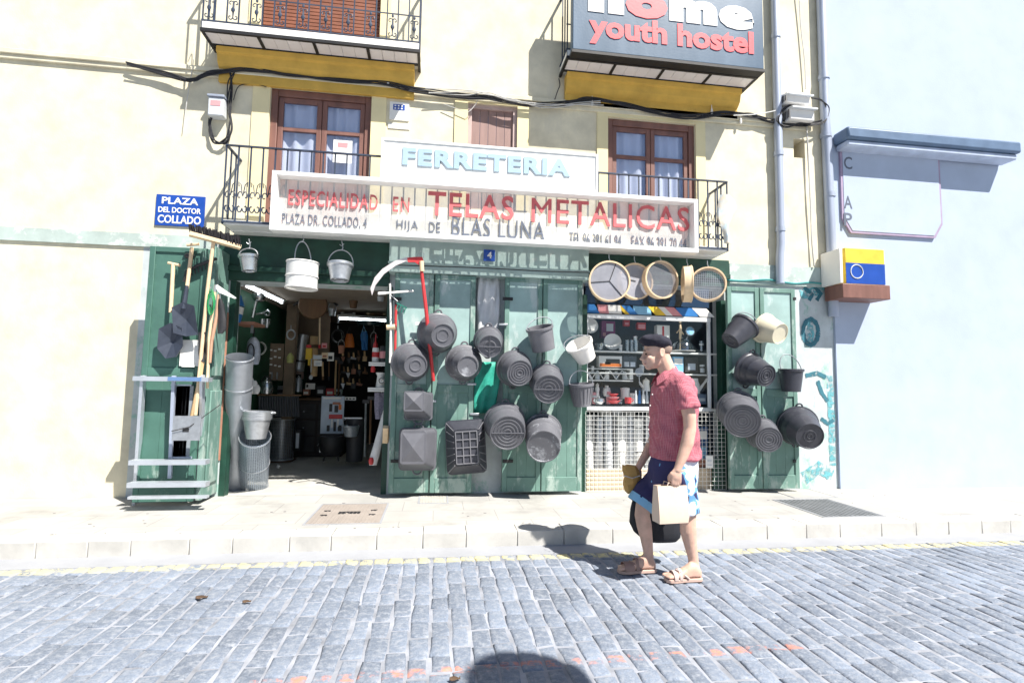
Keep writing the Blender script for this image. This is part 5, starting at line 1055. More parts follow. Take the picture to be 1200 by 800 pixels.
# legs
limb(B, [(782, 548, YF_, .088), (766, 572, YF_, .076), (754, 593, YF_, .060), (752.5, 603, YF_, .056), (755, 616, YF_, .056), (757.5, 630, YF_, .046), (759.5, 645, YF_-.01, .037), (760.5, 656, YF_-.02, .036)])
limb(B, [(793, 548, YN, .088), (800, 575, YN, .078), (806, 600, YN, .061), (806, 609, YN, .058), (806.5, 622, YN, .058), (809, 637, YN, .046), (812, 652, YN, .037), (813.5, 664, YN, .036)])
def foot(heel, toe, Y, z0=.028):
    h, t = PZ(*heel, 0), PZ(*toe, 0); h.y = t.y = Y; L = h.x-t.x; rg = []
    for u, w_, hh in ((0, .020, .045), (.06, .032, .075), (.18, .036, .105), (.30, .036, .105), (.45, .038, .075), (.62, .044, .052), (.78, .047, .036), (.9, .042, .026), (.97, .028, .018)):
        x = h.x-L*u; rg.append([Vector((x, Y+w_*math.cos(a), z0+(hh*(.5+.5*math.sin(a)) if math.sin(a) > -.3 else hh*.2*(1+math.sin(a))))) for a in [2*math.pi*i/18 for i in range(18)]])
    B.loft(rg)
    for i, (dx, ln, r_) in enumerate(((-.036, .030, .0125), (-.014, .026, .010), (.005, .018, .0095), (.022, .008, .009), (.036, -.006, .008))):
        s_ = 1 if Y > YM else -1; yy = Y+dx*s_*(1 if s_ > 0 else 1); B.tube([Vector((h.x-L*.80, yy, z0+.016)), Vector((h.x-L*.92, yy, z0+.013)), Vector((h.x-L*.97-ln*.5, yy, z0+.010))], [r_*1.1, r_, r_*.8], 9)
    return h, t
HN_, TN_ = foot((824, 682), (780, 682), YN-.02); HF_, TF_ = foot((769, 671), (724, 671), YF_-.02)
me = remeshed(B, .0062, 3); o0 = man.location.copy()
for v in me.vertices: v.co -= o0
link('body', me, M['skin'], man)
# eyes, brows, mouth
for dy in (-.030, .030):
    mb = MB(); mb.ball(P(757.0, 414.8, YM+dy), (.0075, .0095, .0065), 12); mb.build('eye', mat('eye', (.05, .035, .03), .2, bump=0), man)
    mb = MB(); c = P(755.2, 410.8, YM+dy); mb.tube([c+Vector((0, -.018, -.002)), c+Vector((-.004, 0, .003)), c+Vector((.002, .018, -.002))], .0045, 7); mb.build('eyebrow', mat('grey_brown_hair', (.16, .12, .10), .8), man)
mb = MB(); c = P(753.9, 426, YM); mb.tube([c+Vector((.010, -.022, -.001)), c+Vector((-.002, 0, .001)), c+Vector((.010, .022, -.001))], .0035, 7); mb.build('mouth', mat('lips', (.36, .13, .12), .5), man)
# close cropped hair under the beret
mb = MB(); mb.ball(P(774.5, 408, YM), (.084, .0775, .070), 22, tilt); mb.build('hair', mat('cropped_hair', (.30, .22, .18), .9, var=.2, bump=.6, bscale=220), man)
# beret
mb = MB(); rg = []
for u, rx, ry, dx in ((-.005, .098, .080, 0), (.000, .104, .086, 0), (.018, .118, .104, -.004), (.040, .124, .112, -.008), (.062, .112, .104, -.006), (.080, .080, .076, 0), (.090, .040, .040, .004), (.093, .008, .008, .006)):
    c = P(769, 406.5, YM)+Vector((dx, 0, u)); rg.append([c+Vector((rx*math.cos(a), ry*math.sin(a), rx*math.cos(a)*-.10+.004*math.sin(5*a+u*60))) for a in [2*math.pi*i/30 for i in range(30)]])
mb.loft(rg); c = P(770, 390.5, YM); mb.tube([c, c+Vector((.003, 0, .018))], .004, 6)
me = remeshed(mb, .006, 3, .012, .05)
for v in me.vertices: v.co -= o0
link('beret', me, mat('beret_wool', (.016, .016, .030), .9, var=.3, bump=.5, bscale=200), man)
# shirt
def check_mat():
    Mt = mat('pink_check_cotton', (.40, .085, .12), .85, var=.14, scale=8, bump=.25, bscale=30); t = Mt.node_tree; N, L = t.nodes, t.links; b = N['Principled BSDF']; base = b.inputs['Base Color'].links[0].from_socket; tc = N['Texture Coordinate']; sp = N.new('ShaderNodeSeparateXYZ'); L.new(tc.outputs['Object'], sp.inputs[0]); tot = None
    for a in ('X', 'Z', 'Y'):
        mu = N.new('ShaderNodeMath'); mu.operation = 'MULTIPLY'; mu.inputs[1].default_value = 1/.011; L.new(sp.outputs[a], mu.inputs[0])
        f = N.new('ShaderNodeMath'); f.operation = 'FRACT'; L.new(mu.outputs[0], f.inputs[0]); g_ = N.new('ShaderNodeMath'); g_.operation = 'LESS_THAN'; g_.inputs[1].default_value = .34; L.new(f.outputs[0], g_.inputs[0])
        if tot is None: tot = g_
        else: ad = N.new('ShaderNodeMath'); ad.operation = 'ADD'; L.new(tot.outputs[0], ad.inputs[0]); L.new(g_.outputs[0], ad.inputs[1]); tot = ad
    sc_ = N.new('ShaderNodeMath'); sc_.operation = 'MULTIPLY'; sc_.inputs[1].default_value = .09; L.new(tot.outputs[0], sc_.inputs[0])
    mx = N.new('ShaderNodeMix'); mx.data_type = 'RGBA'; mx.inputs['B'].default_value = (.80, .62, .66, 1); L.new(sc_.outputs[0], mx.inputs['Factor']); L.new(base, mx.inputs['A']); L.new(mx.outputs['Result'], b.inputs['Base Color']); return Mt
M['shirt'] = check_mat(); mb = MB()
stack(mb, [(791, 537, YM, .178, .195), (790.5, 530, YM, .174, .195), (789.5, 512, YM, .165, .19), (788.5, 490, YM, .157, .195), (788.5, 470, YM, .152, .205), (789, 456, YM, .145, .212), (789.5, 448, YM, .122, .205), (788.5, 441.5, YM, .095, .15), (785.5, 436, YM, .076, .09)])
limb(mb, [(793, 449, -2.54, .078), (798, 451, -2.585, .080), (803, 462, -2.625, .076), (806, 473, -2.645, .075), (807, 478.5, -2.648, .076)], 20)
limb(mb, [(789, 449, -2.26, .078), (786, 452, -2.215, .078), (781, 466, -2.18, .074), (778, 480, -2.165, .074)], 20)
me = remeshed(mb, .009, 4, .046, .10)
for v in me.vertices: v.co -= o0
shirt = link('shirt', me, M['shirt'], man)
# collar, placket, pocket, buttons
mb = MB()
for sg in (-1, 1):
    pts = [P(791, 434, YM)+Vector((0, sg*.030, 0)), P(785, 435, YM)+Vector((0, sg*.068, -.005)), P(776, 440, YM)+Vector((0, sg*.066, 0)), P(770, 446, YM)+Vector((0, sg*.040, 0))]
    up_ = [Vector((0, -sg*.012, .034)), Vector((-.006, -sg*.012, .036)), Vector((-.010, -sg*.015, .030)), Vector((-.012, -sg*.010, .022))]; dn = [Vector((.012, sg*.016, -.012)), Vector((.0, sg*.022, -.020)), Vector((-.012, sg*.026, -.030)), Vector((-.022, sg*.020, -.034))]
    for i in range(3):
        mb.hexa([pts[i]+dn[i], pts[i+1]+dn[i+1], pts[i+1]+dn[i+1]+Vector((-.006, -sg*.006, 0)), pts[i]+dn[i]+Vector((-.006, -sg*.006, 0)), pts[i]+up_[i], pts[i+1]+up_[i+1], pts[i+1]+up_[i+1]+Vector((-.005, -sg*.004, 0)), pts[i]+up_[i]+Vector((-.005, -sg*.004, 0))])
mb.build('collar', M['shirt'], shirt, bevel=.003)
for px, py in ((765, 462), (762.5, 475), (761, 489), (760.5, 503), (760, 517)):
    c = P(px, py, YM-.06); mb = MB(); mb.ball(c+Vector((-.010, -.014, 0)), (.005, .007, .007), 10); mb.build('button', M['whiteplastic'], shirt)
# shorts
def print_mat():
    Mt = mat('navy_print_cotton', (.032, .030, .105), .8, var=.15, scale=6, bump=.2); t = Mt.node_tree; N, L = t.nodes, t.links; b = N['Principled BSDF']; base = b.inputs['Base Color'].links[0].from_socket; tc = N['Texture Coordinate']
    n = N.new('ShaderNodeTexNoise'); n.inputs['Scale'].default_value = 6.5; n.inputs['Detail'].default_value = 2; n.inputs['Distortion'].default_value = 1.2; L.new(tc.outputs['Object'], n.inputs['Vector'])
    sp = N.new('ShaderNodeSeparateXYZ'); L.new(tc.outputs['Object'], sp.inputs[0])                # the print is denser on the back of the left leg
    r0 = N.new('ShaderNodeMapRange'); r0.inputs['From Min'].default_value = .04; r0.inputs['From Max'].default_value = .13; r0.inputs['To Min'].default_value = -.04; r0.inputs['To Max'].default_value = .27; L.new(sp.outputs['X'], r0.inputs['Value'])
    ad = N.new('ShaderNodeMath'); ad.operation = 'ADD'; L.new(n.outputs['Fac'], ad.inputs[0]); L.new(r0.outputs[0], ad.inputs[1])
    cr = N.new('ShaderNodeValToRGB'); e = cr.color_ramp; e.interpolation = 'CONSTANT'; e.elements[0].color = (0, 0, 0, 1); e.elements[1].position = .63; e.elements[1].color = (.5, .5, .5, 1); q = e.elements.new(.71); q.color = (1, 1, 1, 1); L.new(ad.outputs[0], cr.inputs[0])
    m1 = N.new('ShaderNodeMath'); m1.operation = 'GREATER_THAN'; m1.inputs[1].default_value = .25; L.new(cr.outputs[0], m1.inputs[0]); m2 = N.new('ShaderNodeMath'); m2.operation = 'GREATER_THAN'; m2.inputs[1].default_value = .75; L.new(cr.outputs[0], m2.inputs[0])
    x1 = N.new('ShaderNodeMix'); x1.data_type = 'RGBA'; x1.inputs['B'].default_value = (.14, .34, .60, 1); L.new(m1.outputs[0], x1.inputs['Factor']); L.new(base, x1.inputs['A'])
    x2 = N.new('ShaderNodeMix'); x2.data_type = 'RGBA'; x2.inputs['B'].default_value = (.72, .74, .82, 1); L.new(m2.outputs[0], x2.inputs['Factor']); L.new(x1.outputs['Result'], x2.inputs['A']); L.new(x2.outputs['Result'], b.inputs['Base Color']); return Mt
mb = MB()
stack(mb, [(790, 528, YM, .150, .165), (789, 545, YM, .170, .180), (788, 558, YM, .178, .185), (787, 568, YM, .165, .175), (787, 573, YM, .12, .14)])
limb(mb, [(781, 552, YF_, .118), (770, 567, YF_, .112), (758, 580, YF_, .106), (752.5, 588, YF_, .104)], 20)
limb(mb, [(792, 552, YN, .118), (798, 572, YN, .108), (804, 592, YN, .096), (805.5, 601, YN, .094)], 20)
me = remeshed(mb, .009, 4, .024, .12)
for v in me.vertices: v.co -= o0
shorts = link('shorts', me, print_mat(), man)
mb = MB(); A_, C_ = P(753.8, 586.5, YF_), P(751.2, 590.5, YF_); d = (C_-A_).normalized()
mb.tube([A_-d*.016, C_+d*.012], [.108, .109], 22, ref=(0, 1, 0), cap=False); mb.tube([C_+d*.012, A_-d*.010], [.104, .103], 22, ref=(0, 1, 0), cap=False); mb.build('cuff', M['skyblue'], shorts)
# sandals
def sandal(h, t, Y, big):
    sl = MB(); L = h.x-t.x; out = []
    for u, w_ in ((-.02, .020), (.05, .036), (.25, .038), (.5, .040), (.75, .052), (.92, .046), (1.0, .022)): out.append((u, w_))
    pts = [(h.x-L*u, Y-w_) for u, w_ in out]+[(h.x-L*u, Y+w_) for u, w_ in reversed(out)]
    sl.loft([[Vector((x, y, z)) for x, y in pts] for z in (.003, .027)]); s_ = sl.build('sandal', mat('pale_sole', (.52, .36, .30), .7, var=.1), man, bevel=.004)
    us = MB()
    def strap(u, w_, hh, wd, mt_):
        x = h.x-L*u; b2 = MB(); n = 14; a1 = [Vector((x, Y+w_*math.cos(a), .024+hh*math.sin(a))) for a in [math.pi*i/n for i in range(n+1)]]
        for p, q in zip(a1, a1[1:]): b2.hexa([p+Vector((-wd/2, 0, 0)), p+Vector((wd/2, 0, 0)), q+Vector((wd/2, 0, 0)), q+Vector((-wd/2, 0, 0)), p+Vector((-wd/2, 0, .005)), p+Vector((wd/2, 0, .005)), q+Vector((wd/2, 0, .005)), q+Vector((-wd/2, 0, .005))])
        b2.build('strap', mt_, s_)
    st_ = mat('sandal_leather', (.30, .19, .16) if big else (.50, .40, .37), .6)
    if big: strap(.74, .055, .052, .075, st_); strap(.52, .046, .078, .022, st_)
    else: strap(.76, .054, .048, .028, st_); strap(.62, .049, .062, .022, st_)
    b3 = MB(); b3.tube([Vector((h.x-L*.40, Y-.043, .03)), Vector((h.x-L*.62, Y-.03, .075)), Vector((h.x-L*.70, Y, .085))], .007, 6); b3.build('strap', st_, s_)
sandal(HN_, TN_, YN-.02, False); sandal(HF_, TF_, YF_-.02, True)
# what he carries
pb_ = M['paperbag'] = mat('brown_paper', (.70, .55, .44), .8, var=.06, scale=7, bump=.5, bscale=14)
a, c = P(771, 570, -2.69), P(808, 613, -2.69); xw = c.x-a.x; zc_ = a.z-c.z
t = thing('paper_bag', 'pale brown paper carrier bag hanging from the near hand of the walking man', 'paper bag', Vector(((a.x+c.x)/2, -2.64, c.z)))
mb = MB(); yaw = R(6); Rz = Matrix.Rotation(yaw, 3, 'Z'); cc = Vector(((a.x+c.x)/2, -2.635, 0))
def bagring(z, wx, wy, bulge=0): return [cc+Vector((0, 0, z))+Rz @ Vector(v) for v in ((-wx, -wy-bulge, 0), (0, -wy-bulge*1.4, 0), (wx, -wy-bulge, 0), (wx*.985, 0, 0), (wx, wy, 0), (0, wy, 0), (-wx, wy, 0), (-wx*.985, 0, 0))]
mb.loft([bagring(c.z, xw/2*.97, .05), bagring(c.z+zc_*.18, xw/2, .052, .004), bagring(c.z+zc_*.5, xw/2, .045, .003), bagring(a.z, xw/2, .028)], cap=False)
mb.loft([bagring(c.z+.002, xw/2*.96, .049), bagring(a.z, xw/2-.003, .025)], cap=False); mb.b.faces.new([mb.b.verts.new(p) for p in bagring(c.z+.001, xw/2*.97, .05)])
mb.build('bag', pb_, t, smooth=20)
for dy in (-.027, .027):
    hb = MB(); gp = HN+Vector((-.004, .026, -.088)); q = cc+Vector((0, 0, a.z)); hb.tube([q+Rz @ Vector((-.045, dy, -.02)), q+Rz @ Vector((-.03, dy, .02)), gp+Vector((-.02, 0, 0)), gp+Vector((.02, 0, 0)), q+Rz @ Vector((.03, dy, .02)), q+Rz @ Vector((.045, dy, -.02))], .004, 6); hb.build('handle', pb_, t)
t = thing('shopping_bag', 'black shopping bag hanging behind the legs of the walking man', 'shopping bag', P(765, 636, -2.16))
YB = -2.20; rg = []
for py, xl, xr, wy in ((585, 741, 788, .025), (596, 739, 793, .06), (612, 738, 797, .075), (622, 743, 797, .075), (629, 751, 796, .070), (633.5, 760, 792, .05)):
    A_, C_ = P(xl, py, YB), P(xr, py, YB); z = (A_.z+C_.z)/2; n = 20; q = []
    for i in range(n):
        an = 2*math.pi*i/n; ca, sa = math.cos(an), math.sin(an); q.append(Vector(((A_.x+C_.x)/2+(C_.x-A_.x)/2*math.copysign(abs(ca)**.6, ca), YB+wy*math.copysign(abs(sa)**.8, sa), z)))
    rg.append(q)
mb = MB(); mb.loft(rg); mb.build('bag', mat('black_bag_cloth', (.010, .011, .016), .7, var=.3, bump=.4, bscale=12), t, smooth=60)
mb = MB(); gp = HF+Vector((-.004, -.026, -.090))
for dx in (-.06, .02): mb.tube([P(748, 588, YB)+Vector((dx+.05, 0, 0)), gp+Vector((0, 0, .0)), P(775, 588, YB)+Vector((dx, 0, 0))], .008, 7)
mb.build('handle', M['dark'], t)
t = thing('paper_parcel', 'crumpled golden brown paper parcel held in the far hand of the walking man', 'parcel', P(741, 577, -2.22))
mb = MB(); rg = []
for j, (py, xl, xr, wy) in enumerate(((545, 729, 746, .02), (551, 729, 749, .04), (558, 732, 750, .045), (566, 731, 749, .045), (574, 733, 745, .03), (578, 735, 740, .012))):
    A_, C_ = P(xl, py, -2.235), P(xr, py, -2.235); rg.append([Vector(((A_.x+C_.x)/2+((C_.x-A_.x)/2+rnd.uniform(-.008, .008))*math.cos(an), -2.235+(wy+rnd.uniform(-.01, .01))*math.sin(an), A_.z+rnd.uniform(-.008, .008))) for an in [2*math.pi*i/11 for i in range(11)]])
mb.loft(rg); mb.build('parcel', mat('golden_paper', (.50, .29, .085), .7, var=.15, bump=.6, bscale=18), t, smooth=15)
mb = MB(); mb.tube([P(731, 557, -2.285), P(741, 560, -2.285), P(750, 557, -2.285)], .004, 6); mb.build('string', M['cablew'], t)

# ------------------------------------------------------------------ unseen lamp, added so its globe throws the round shadow on the setts
lp = Vector((.46, -3.67, 0))+SUNV*(4.6/SUNV.z); t = thing('added_shadow_lamp', 'unseen globe street lamp added to cast the round shadow on the setts at the bottom', 'street lamp', (lp.x, lp.y, 0))
mb = MB(); mb.lathe([(.12, 0), (.12, .12), (.08, .18), (.07, .9), (.05, 1.0), (.045, 4.2), (.06, 4.25), (.06, 4.3)], 20, Matrix.Translation((lp.x, lp.y, 0)), True, True); mb.build('pole', M['blackiron'], t)
mb = MB(); mb.ball(lp, .27, 32); mb.build('globe', mat('opal_globe', (.75, .75, .74), .3, bump=0), t)
mb = MB(); mb.lathe([(.285, -.02), (.28, .03), (.16, .21), (.02, .29)], 28, Matrix.Translation(lp), True, True); mb.build('cap', M['blackiron'], t)

# ------------------------------------------------------------------ goods inside the shop
def turned(name, label, cat, px, py, Y, prof, matl, group=None, tiltv=(0, 0, 1), part='body', n=24, extra=None):
    """round ware: prof = (radius px, height px) pairs from the base at photo pixel (px, py)"""
    A = P(px, py, Y); s_ = S(Y); t = thing(name, label, cat, A, group); mb = MB()
    mb.lathe([(max(.001, r/s_), h/s_) for r, h in prof], n, axis_matrix(A, tiltv, (1, 0, .1))); mb.build(part, matl, t, smooth=50)
    if extra:
        for nm, ml, fn in extra: mb = MB(); fn(mb); mb.build(nm, ml, t)
    return t
def carton(name, label, cat, px0, py0, px1, py1, Y, d, matl, panel=None, pm=None, group=None):
    a, c = P(px0, py0, Y), P(px1, py1, Y); t = thing(name, label, cat, ((a.x+c.x)/2, Y+d/2, c.z), group)
    mb = MB(); mb.box(a.x, c.x, Y, Y+d, c.z, a.z); mb.build('box', matl, t, bevel=.003)
    mb = MB(); mb.box(a.x-.001, c.x+.001, Y-.001, Y+d*.5, a.z+.0005, a.z+.003); mb.build('flap', matl, t)
    if panel:
        for (u0, v0, u1, v1), ml in zip(panel, pm): mb = MB(); mb.box(a.x+(c.x-a.x)*u0, a.x+(c.x-a.x)*u1, Y-.0025, Y-.0006, c.z+(a.z-c.z)*v0, c.z+(a.z-c.z)*v1); mb.build('printed_panel', ml, t)
    return t
def striplight(px0, py0, Y0, px1, py1, Y1, label):
    a, b_ = P(px0, py0, Y0), P(px1, py1, Y1)
    return tool('strip_light', label, 'strip light', [('fixture', M['white'], lambda mb: mb.bar(a+Vector((0, 0, .045)), b_+Vector((0, 0, .045)), .09, .04)), ('lit_tube', M['tube'], lambda mb: mb.tube([a, b_], .016, 8)), ('end_cap', M['whiteplastic'], lambda mb: (mb.bar(a, a+(b_-a)*.03, .04, .05), mb.bar(b_, b_+(a-b_)*.03, .04, .05)))], 'lit strip lights in the shop')
striplight(284, 333, .55, 331, 354.5, 2.2, 'longest lit strip light, slanting along the left wall near the shop entrance')
striplight(297, 392, 2.3, 318, 396.5, 2.9, 'short lit strip light low on the green left wall of the shop')
striplight(396, 373, 3.2, 454, 376, 3.2, 'lit strip light hung level across the back of the shop')
tool('rattan_disc', 'round brown rattan disc hanging high inside the entrance', 'disc', [('disc', M['darkwood'], lambda mb: mb.lathe([(.002, 0), (15/S(2.0), .0), (16/S(2.0), .02), (15/S(2.0), .05), (.002, .05)], 30, axis_matrix(P(367, 358, 2.0), (.12, -1, .05)))), ('rim', M['board'], lambda mb: mb.tube([P(367+15.5*math.cos(a), 358+14.5*math.sin(a), 2.0) for a in [2*math.pi*i/30 for i in range(30)]], .016, 6, closed=True)), ('cord', M['cable'], lambda mb: mb.tube([P(367, 344, 2.0), P(367, 334, 2.0)], .005, 5))])
tool('hanging_rail', 'dark curved iron rail under the shop ceiling', 'rail', [('rail', M['blackiron'], lambda mb: mb.tube([P(344, 358, 2.3), P(352, 352, 2.3), P(370, 353, 2.3), P(390, 354, 2.3), P(396, 358, 2.3)], .016, 7)), ('hanger', M['blackiron'], lambda mb: mb.tube([P(352, 352, 2.3), P(352, 334, 2.3)], .008, 6))])
tool('glazed_frame', 'small white framed pane standing high on the back shelf', 'frame', [('frame', M['white'], lambda mb: (mb.pbox(400, 345, 402, 369, 3.4, .04), mb.pbox(414, 345, 416, 369, 3.4, .04), mb.pbox(402, 345, 414, 347, 3.4, .04), mb.pbox(402, 367, 414, 369, 3.4, .04))), ('pane', M['glassware'], lambda mb: mb.pbox(402, 347, 414, 367, 3.42, .006))])
tool('high_shelf', 'pale shelf fixed high across the back of the shop', 'shelf', [('shelf', M['sievewood'], lambda mb: mb.pbox(393, 369.5, 455, 371.5, 3.3, .4)), ('bracket', M['galv'], lambda mb: (mb.pbox(396, 371.6, 397, 378, 3.5, .02), mb.pbox(450, 371.6, 451, 378, 3.5, .02)))])
carton('wooden_box', 'wooden box with a dark front on the right end of the high back shelf', 'box', 430, 357, 452, 369, 3.35, .25, M['sievewood'], [(.15, .0, .85, .75)], [M['darkwood']])
tool('hanging_pan', 'flat dark pan hanging under the level strip light', 'pan', [('pan', mat('dark_enamel', (.03, .06, .07), .2), lambda mb: mb.lathe([(.002, 0), (14/S(3), 0), (16/S(3), .07), (15.4/S(3), .07), (13.6/S(3), .012), (.002, .012)], 28, Matrix.Translation(P(434, 382, 3.0)))), ('hook', M['galv'], lambda mb: mb.tube([P(420, 380, 3.0), P(419, 375, 3.0)], .006, 5))])
roll('sheet_roll', 'slanting silver roll of sheet metal standing behind the timber post', (351, 436), (359, 394), 4.5, M['galv'], 2.6, 2.9) if False else tool('sheet_roll', 'slanting silver roll of sheet metal standing behind the timber post', 'sheet roll', [('roll', M['galv'], lambda mb: mb.tube([P(350, 434, 2.8), P(356, 393, 2.9)], .085, 16)), ('band', M['dark'], lambda mb: mb.tube([P(351.5, 424, 2.8), P(351.8, 422, 2.8)], .088, 16))])
# counter and drawers
def counter(mb): mb.pbox(303, 463, 352, 541, 3.0, .8)
ct = thing('counter', 'dark wooden counter with drawers along the middle of the shop', 'counter', P(360, 541, 3.0))
mb = MB(); a, c = P(312, 466, 3.1), P(402, 466, 3.1); mb.box(a.x, c.x, 3.1, 3.7, .112, a.z-.03); mb.build('cabinet', mat('black_brown_wood', (.022, .015, .013), .5, var=.3), ct, bevel=.01)
mb = MB(); mb.box(a.x-.03, c.x+.03, 3.06, 3.74, a.z-.029, a.z); mb.build('top', M['darkwood'], ct, bevel=.006)
for i in range(3):
    for j in range(3):
        x0 = a.x+(c.x-a.x)*i/3; mb = MB(); z0 = .2+.27*j; mb.box(x0+.02, x0+(c.x-a.x)/3-.02, 3.085, 3.099, z0, z0+.24); d_ = mb.build('drawer', M['dark'], ct, bevel=.004); mb = MB(); mb.ball((x0+(c.x-a.x)/6, 3.075, z0+.12), .016, 10); mb.build('handle', M['galv'], d_)
turned('watering_can', 'small grey watering can on the counter inside the shop', 'watering can', 349, 459, 3.15, [(.1, 0), (4.5, 0), (4.2, 12), (3.2, 16), (2.9, 16), (.1, 15)], M['galv'], extra=[('spout', M['galv'], lambda mb: mb.tube([P(346, 457, 3.15), P(341, 449, 3.15)], [.03, .014], 8)), ('handle', M['galv'], lambda mb: mb.tube([P(347, 444, 3.15), P(350, 440.5, 3.15), P(354, 446, 3.15), P(353, 452, 3.15)], .008, 6))])
carton('price_card', 'small white price card standing on the counter by the watering can', 'card', 358, 449, 369, 456, 3.12, .02, M['paper'], [(.1, .3, .3, .8)], [M['dark']])
carton('tin_box', 'pinkish printed tin on the counter behind the watering can', 'tin', 343, 431, 354, 444, 3.4, .1, mat('pinkish_tin', (.46, .34, .32), .5), [(.1, .1, .9, .45)], [M['dark']])
tool('ribbed_sheet', 'roll of dark ribbed sheeting lying beside the counter front', 'sheeting', [('sheet', mat('dark_ribbed', (.045, .05, .06), .5), lambda mb: [mb.tube([P(304+i*3.0, 464, 2.0), P(304.5+i*3.0, 488, 2.0)], .017, 7) for i in range(16)]), ('rail', M['darkwood'], lambda mb: mb.pbox(302, 461.5, 353, 464, 1.98, .08))])
t = thing('mesh_bin', 'tall dark wire mesh bin on a board inside the entrance', 'bin', PZ(327, 541, .15))
A = PZ(328, 538, .14); r_ = 14/S(A.y); mb = MB(); mb.lathe([(r_, .02), (r_, P(328, 491, A.y).z-A.z)], 28, Matrix.Translation(A)); mb.build('mesh_wall', screen('dark_bin_mesh', (.30, .32, .35), .9, .022, .6, .35, .3, 'XZ', .35), t)
mb = MB(); mb.lathe([(.002, 0), (r_*1.02, 0), (r_*1.02, .02), (.002, .02)], 28, Matrix.Translation(A)); mb.build('base', M['galv'], t); mb = MB(); mb.tube([A+Vector((r_*math.cos(q), r_*math.sin(q), P(328, 491, A.y).z-A.z)) for q in [2*math.pi*i/28 for i in range(28)]], .011, 6, closed=True); mb.build('rim', M['galv'], t)
tool('floor_dolly', 'low wooden dolly with a white ball castor under the mesh bin', 'dolly', [('board', M['darkwood'], lambda mb: mb.box(P(304, 541, A.y).x, P(332, 541, A.y).x, A.y-.2, A.y+.25, .152, .172) if False else mb.box(A.x-.3, A.x+.2, A.y-.17, A.y+.2, .118, .137)), ('castor', M['whiteplastic'], lambda mb: mb.ball(PZ(326, 549, .115)+Vector((0, 0, .028)), .026, 12))])
# display board with tools
bo = thing('display_board', 'pale blue grey display board with small tools standing in the middle of the shop', 'display board', P(389, 509, 2.2))
a, c = P(377, 464, 2.2), P(402, 508, 2.2); mb = MB(); mb.box(a.x, c.x, 2.2, 2.225, c.z, a.z); mb.build('board', mat('pale_blue_board', (.50, .58, .68), .6), bo, bevel=.003)
for (q, ml) in (((385.5, 485.5, 401, 490.5), 'red'), ((379, 465, 400, 467.5), 'paper'), ((386, 473, 389, 482), 'dark'), ((390, 471, 399, 474), 'brick'), ((392, 475, 396, 483), 'dark'), ((388, 491, 390, 501), 'white'), ((395, 491, 397, 500), 'white'), ((383, 498, 386, 505), 'dark'), ((391, 494, 393.5, 505), 'dark'), ((396, 498, 400, 505), 'dark'), ((397, 474, 400, 480), 'orange')):
    mb = MB(); p, q2 = P(q[0], q[1], 2.19), P(q[2], q[3], 2.19); mb.box(p.x, q2.x, 2.185, 2.199, q2.z, p.z); mb.build('mounted_tool', M[ml], bo, bevel=.003)
turned('stove', 'small black iron stove on legs below the display board', 'stove', 388, 537, 1.9, [(.1, 4), (9, 4), (13, 10), (14, 20), (12.5, 25), (11, 25), (.1, 22)], M['blackiron'], extra=[('leg', M['blackiron'], lambda mb: mb.bar(P(379, 540, 1.9), P(382, 530, 1.9), .02)), ('leg', M['blackiron'], lambda mb: mb.bar(P(397, 540, 1.9), P(394, 530, 1.9), .02)), ('handle', M['galv'], lambda mb: mb.tube([P(372, 522, 1.85), P(375, 518, 1.85), P(375, 530, 1.85)], .012, 6)), ('top_ring', M['dark'], lambda mb: mb.tube([P(388, 512, 1.9)+Vector((.13*math.cos(q), .13*math.sin(q), 0)) for q in [2*math.pi*i/20 for i in range(20)]], .012, 6, closed=True))])
turned('dustbin', 'dark grey dustbin right of the display board', 'dustbin', 415, 540, 2.1, [(.1, 0), (9, 0), (11, 46), (11.6, 46), (11.6, 48), (10, 48), (8.5, 2), (.1, 2)], mat('dark_bin', (.05, .05, .055), .5), extra=[('rim', M['galv'], lambda mb: mb.pbox(403, 489, 424, 490.5, 1.96, .06))])
turned('wire_basket', 'pale wire basket hanging in front of the dustbin', 'basket', 411, 511, 1.9, [(.1, 0), (7, 0), (9.5, 12), (9.2, 12), (6.8, .6), (.1, .6)], screen('basket_wire', (.55, .60, .65), .9, .016, .4, .4, .3, 'XZ', .25), extra=[('rim', M['alu'], lambda mb: mb.tube([P(411, 499, 1.9)+Vector((9.5/S(1.9)*math.cos(q), 9.5/S(1.9)*math.sin(q), 0)) for q in [2*math.pi*i/20 for i in range(20)]], .010, 6, closed=True)), ('hook', M['alu'], lambda mb: mb.tube([P(403, 500, 1.9), P(402, 493, 1.9), P(405, 491, 1.95)], .008, 6))])
carton('white_strip_label', 'long white price strip beside the top of the display board', 'price strip', 404, 465, 417, 469, 2.3, .02, M['paper'], [(.1, .3, .3, .7), (.4, .3, .6, .7), (.7, .3, .9, .7)], [M['dark']]*3)
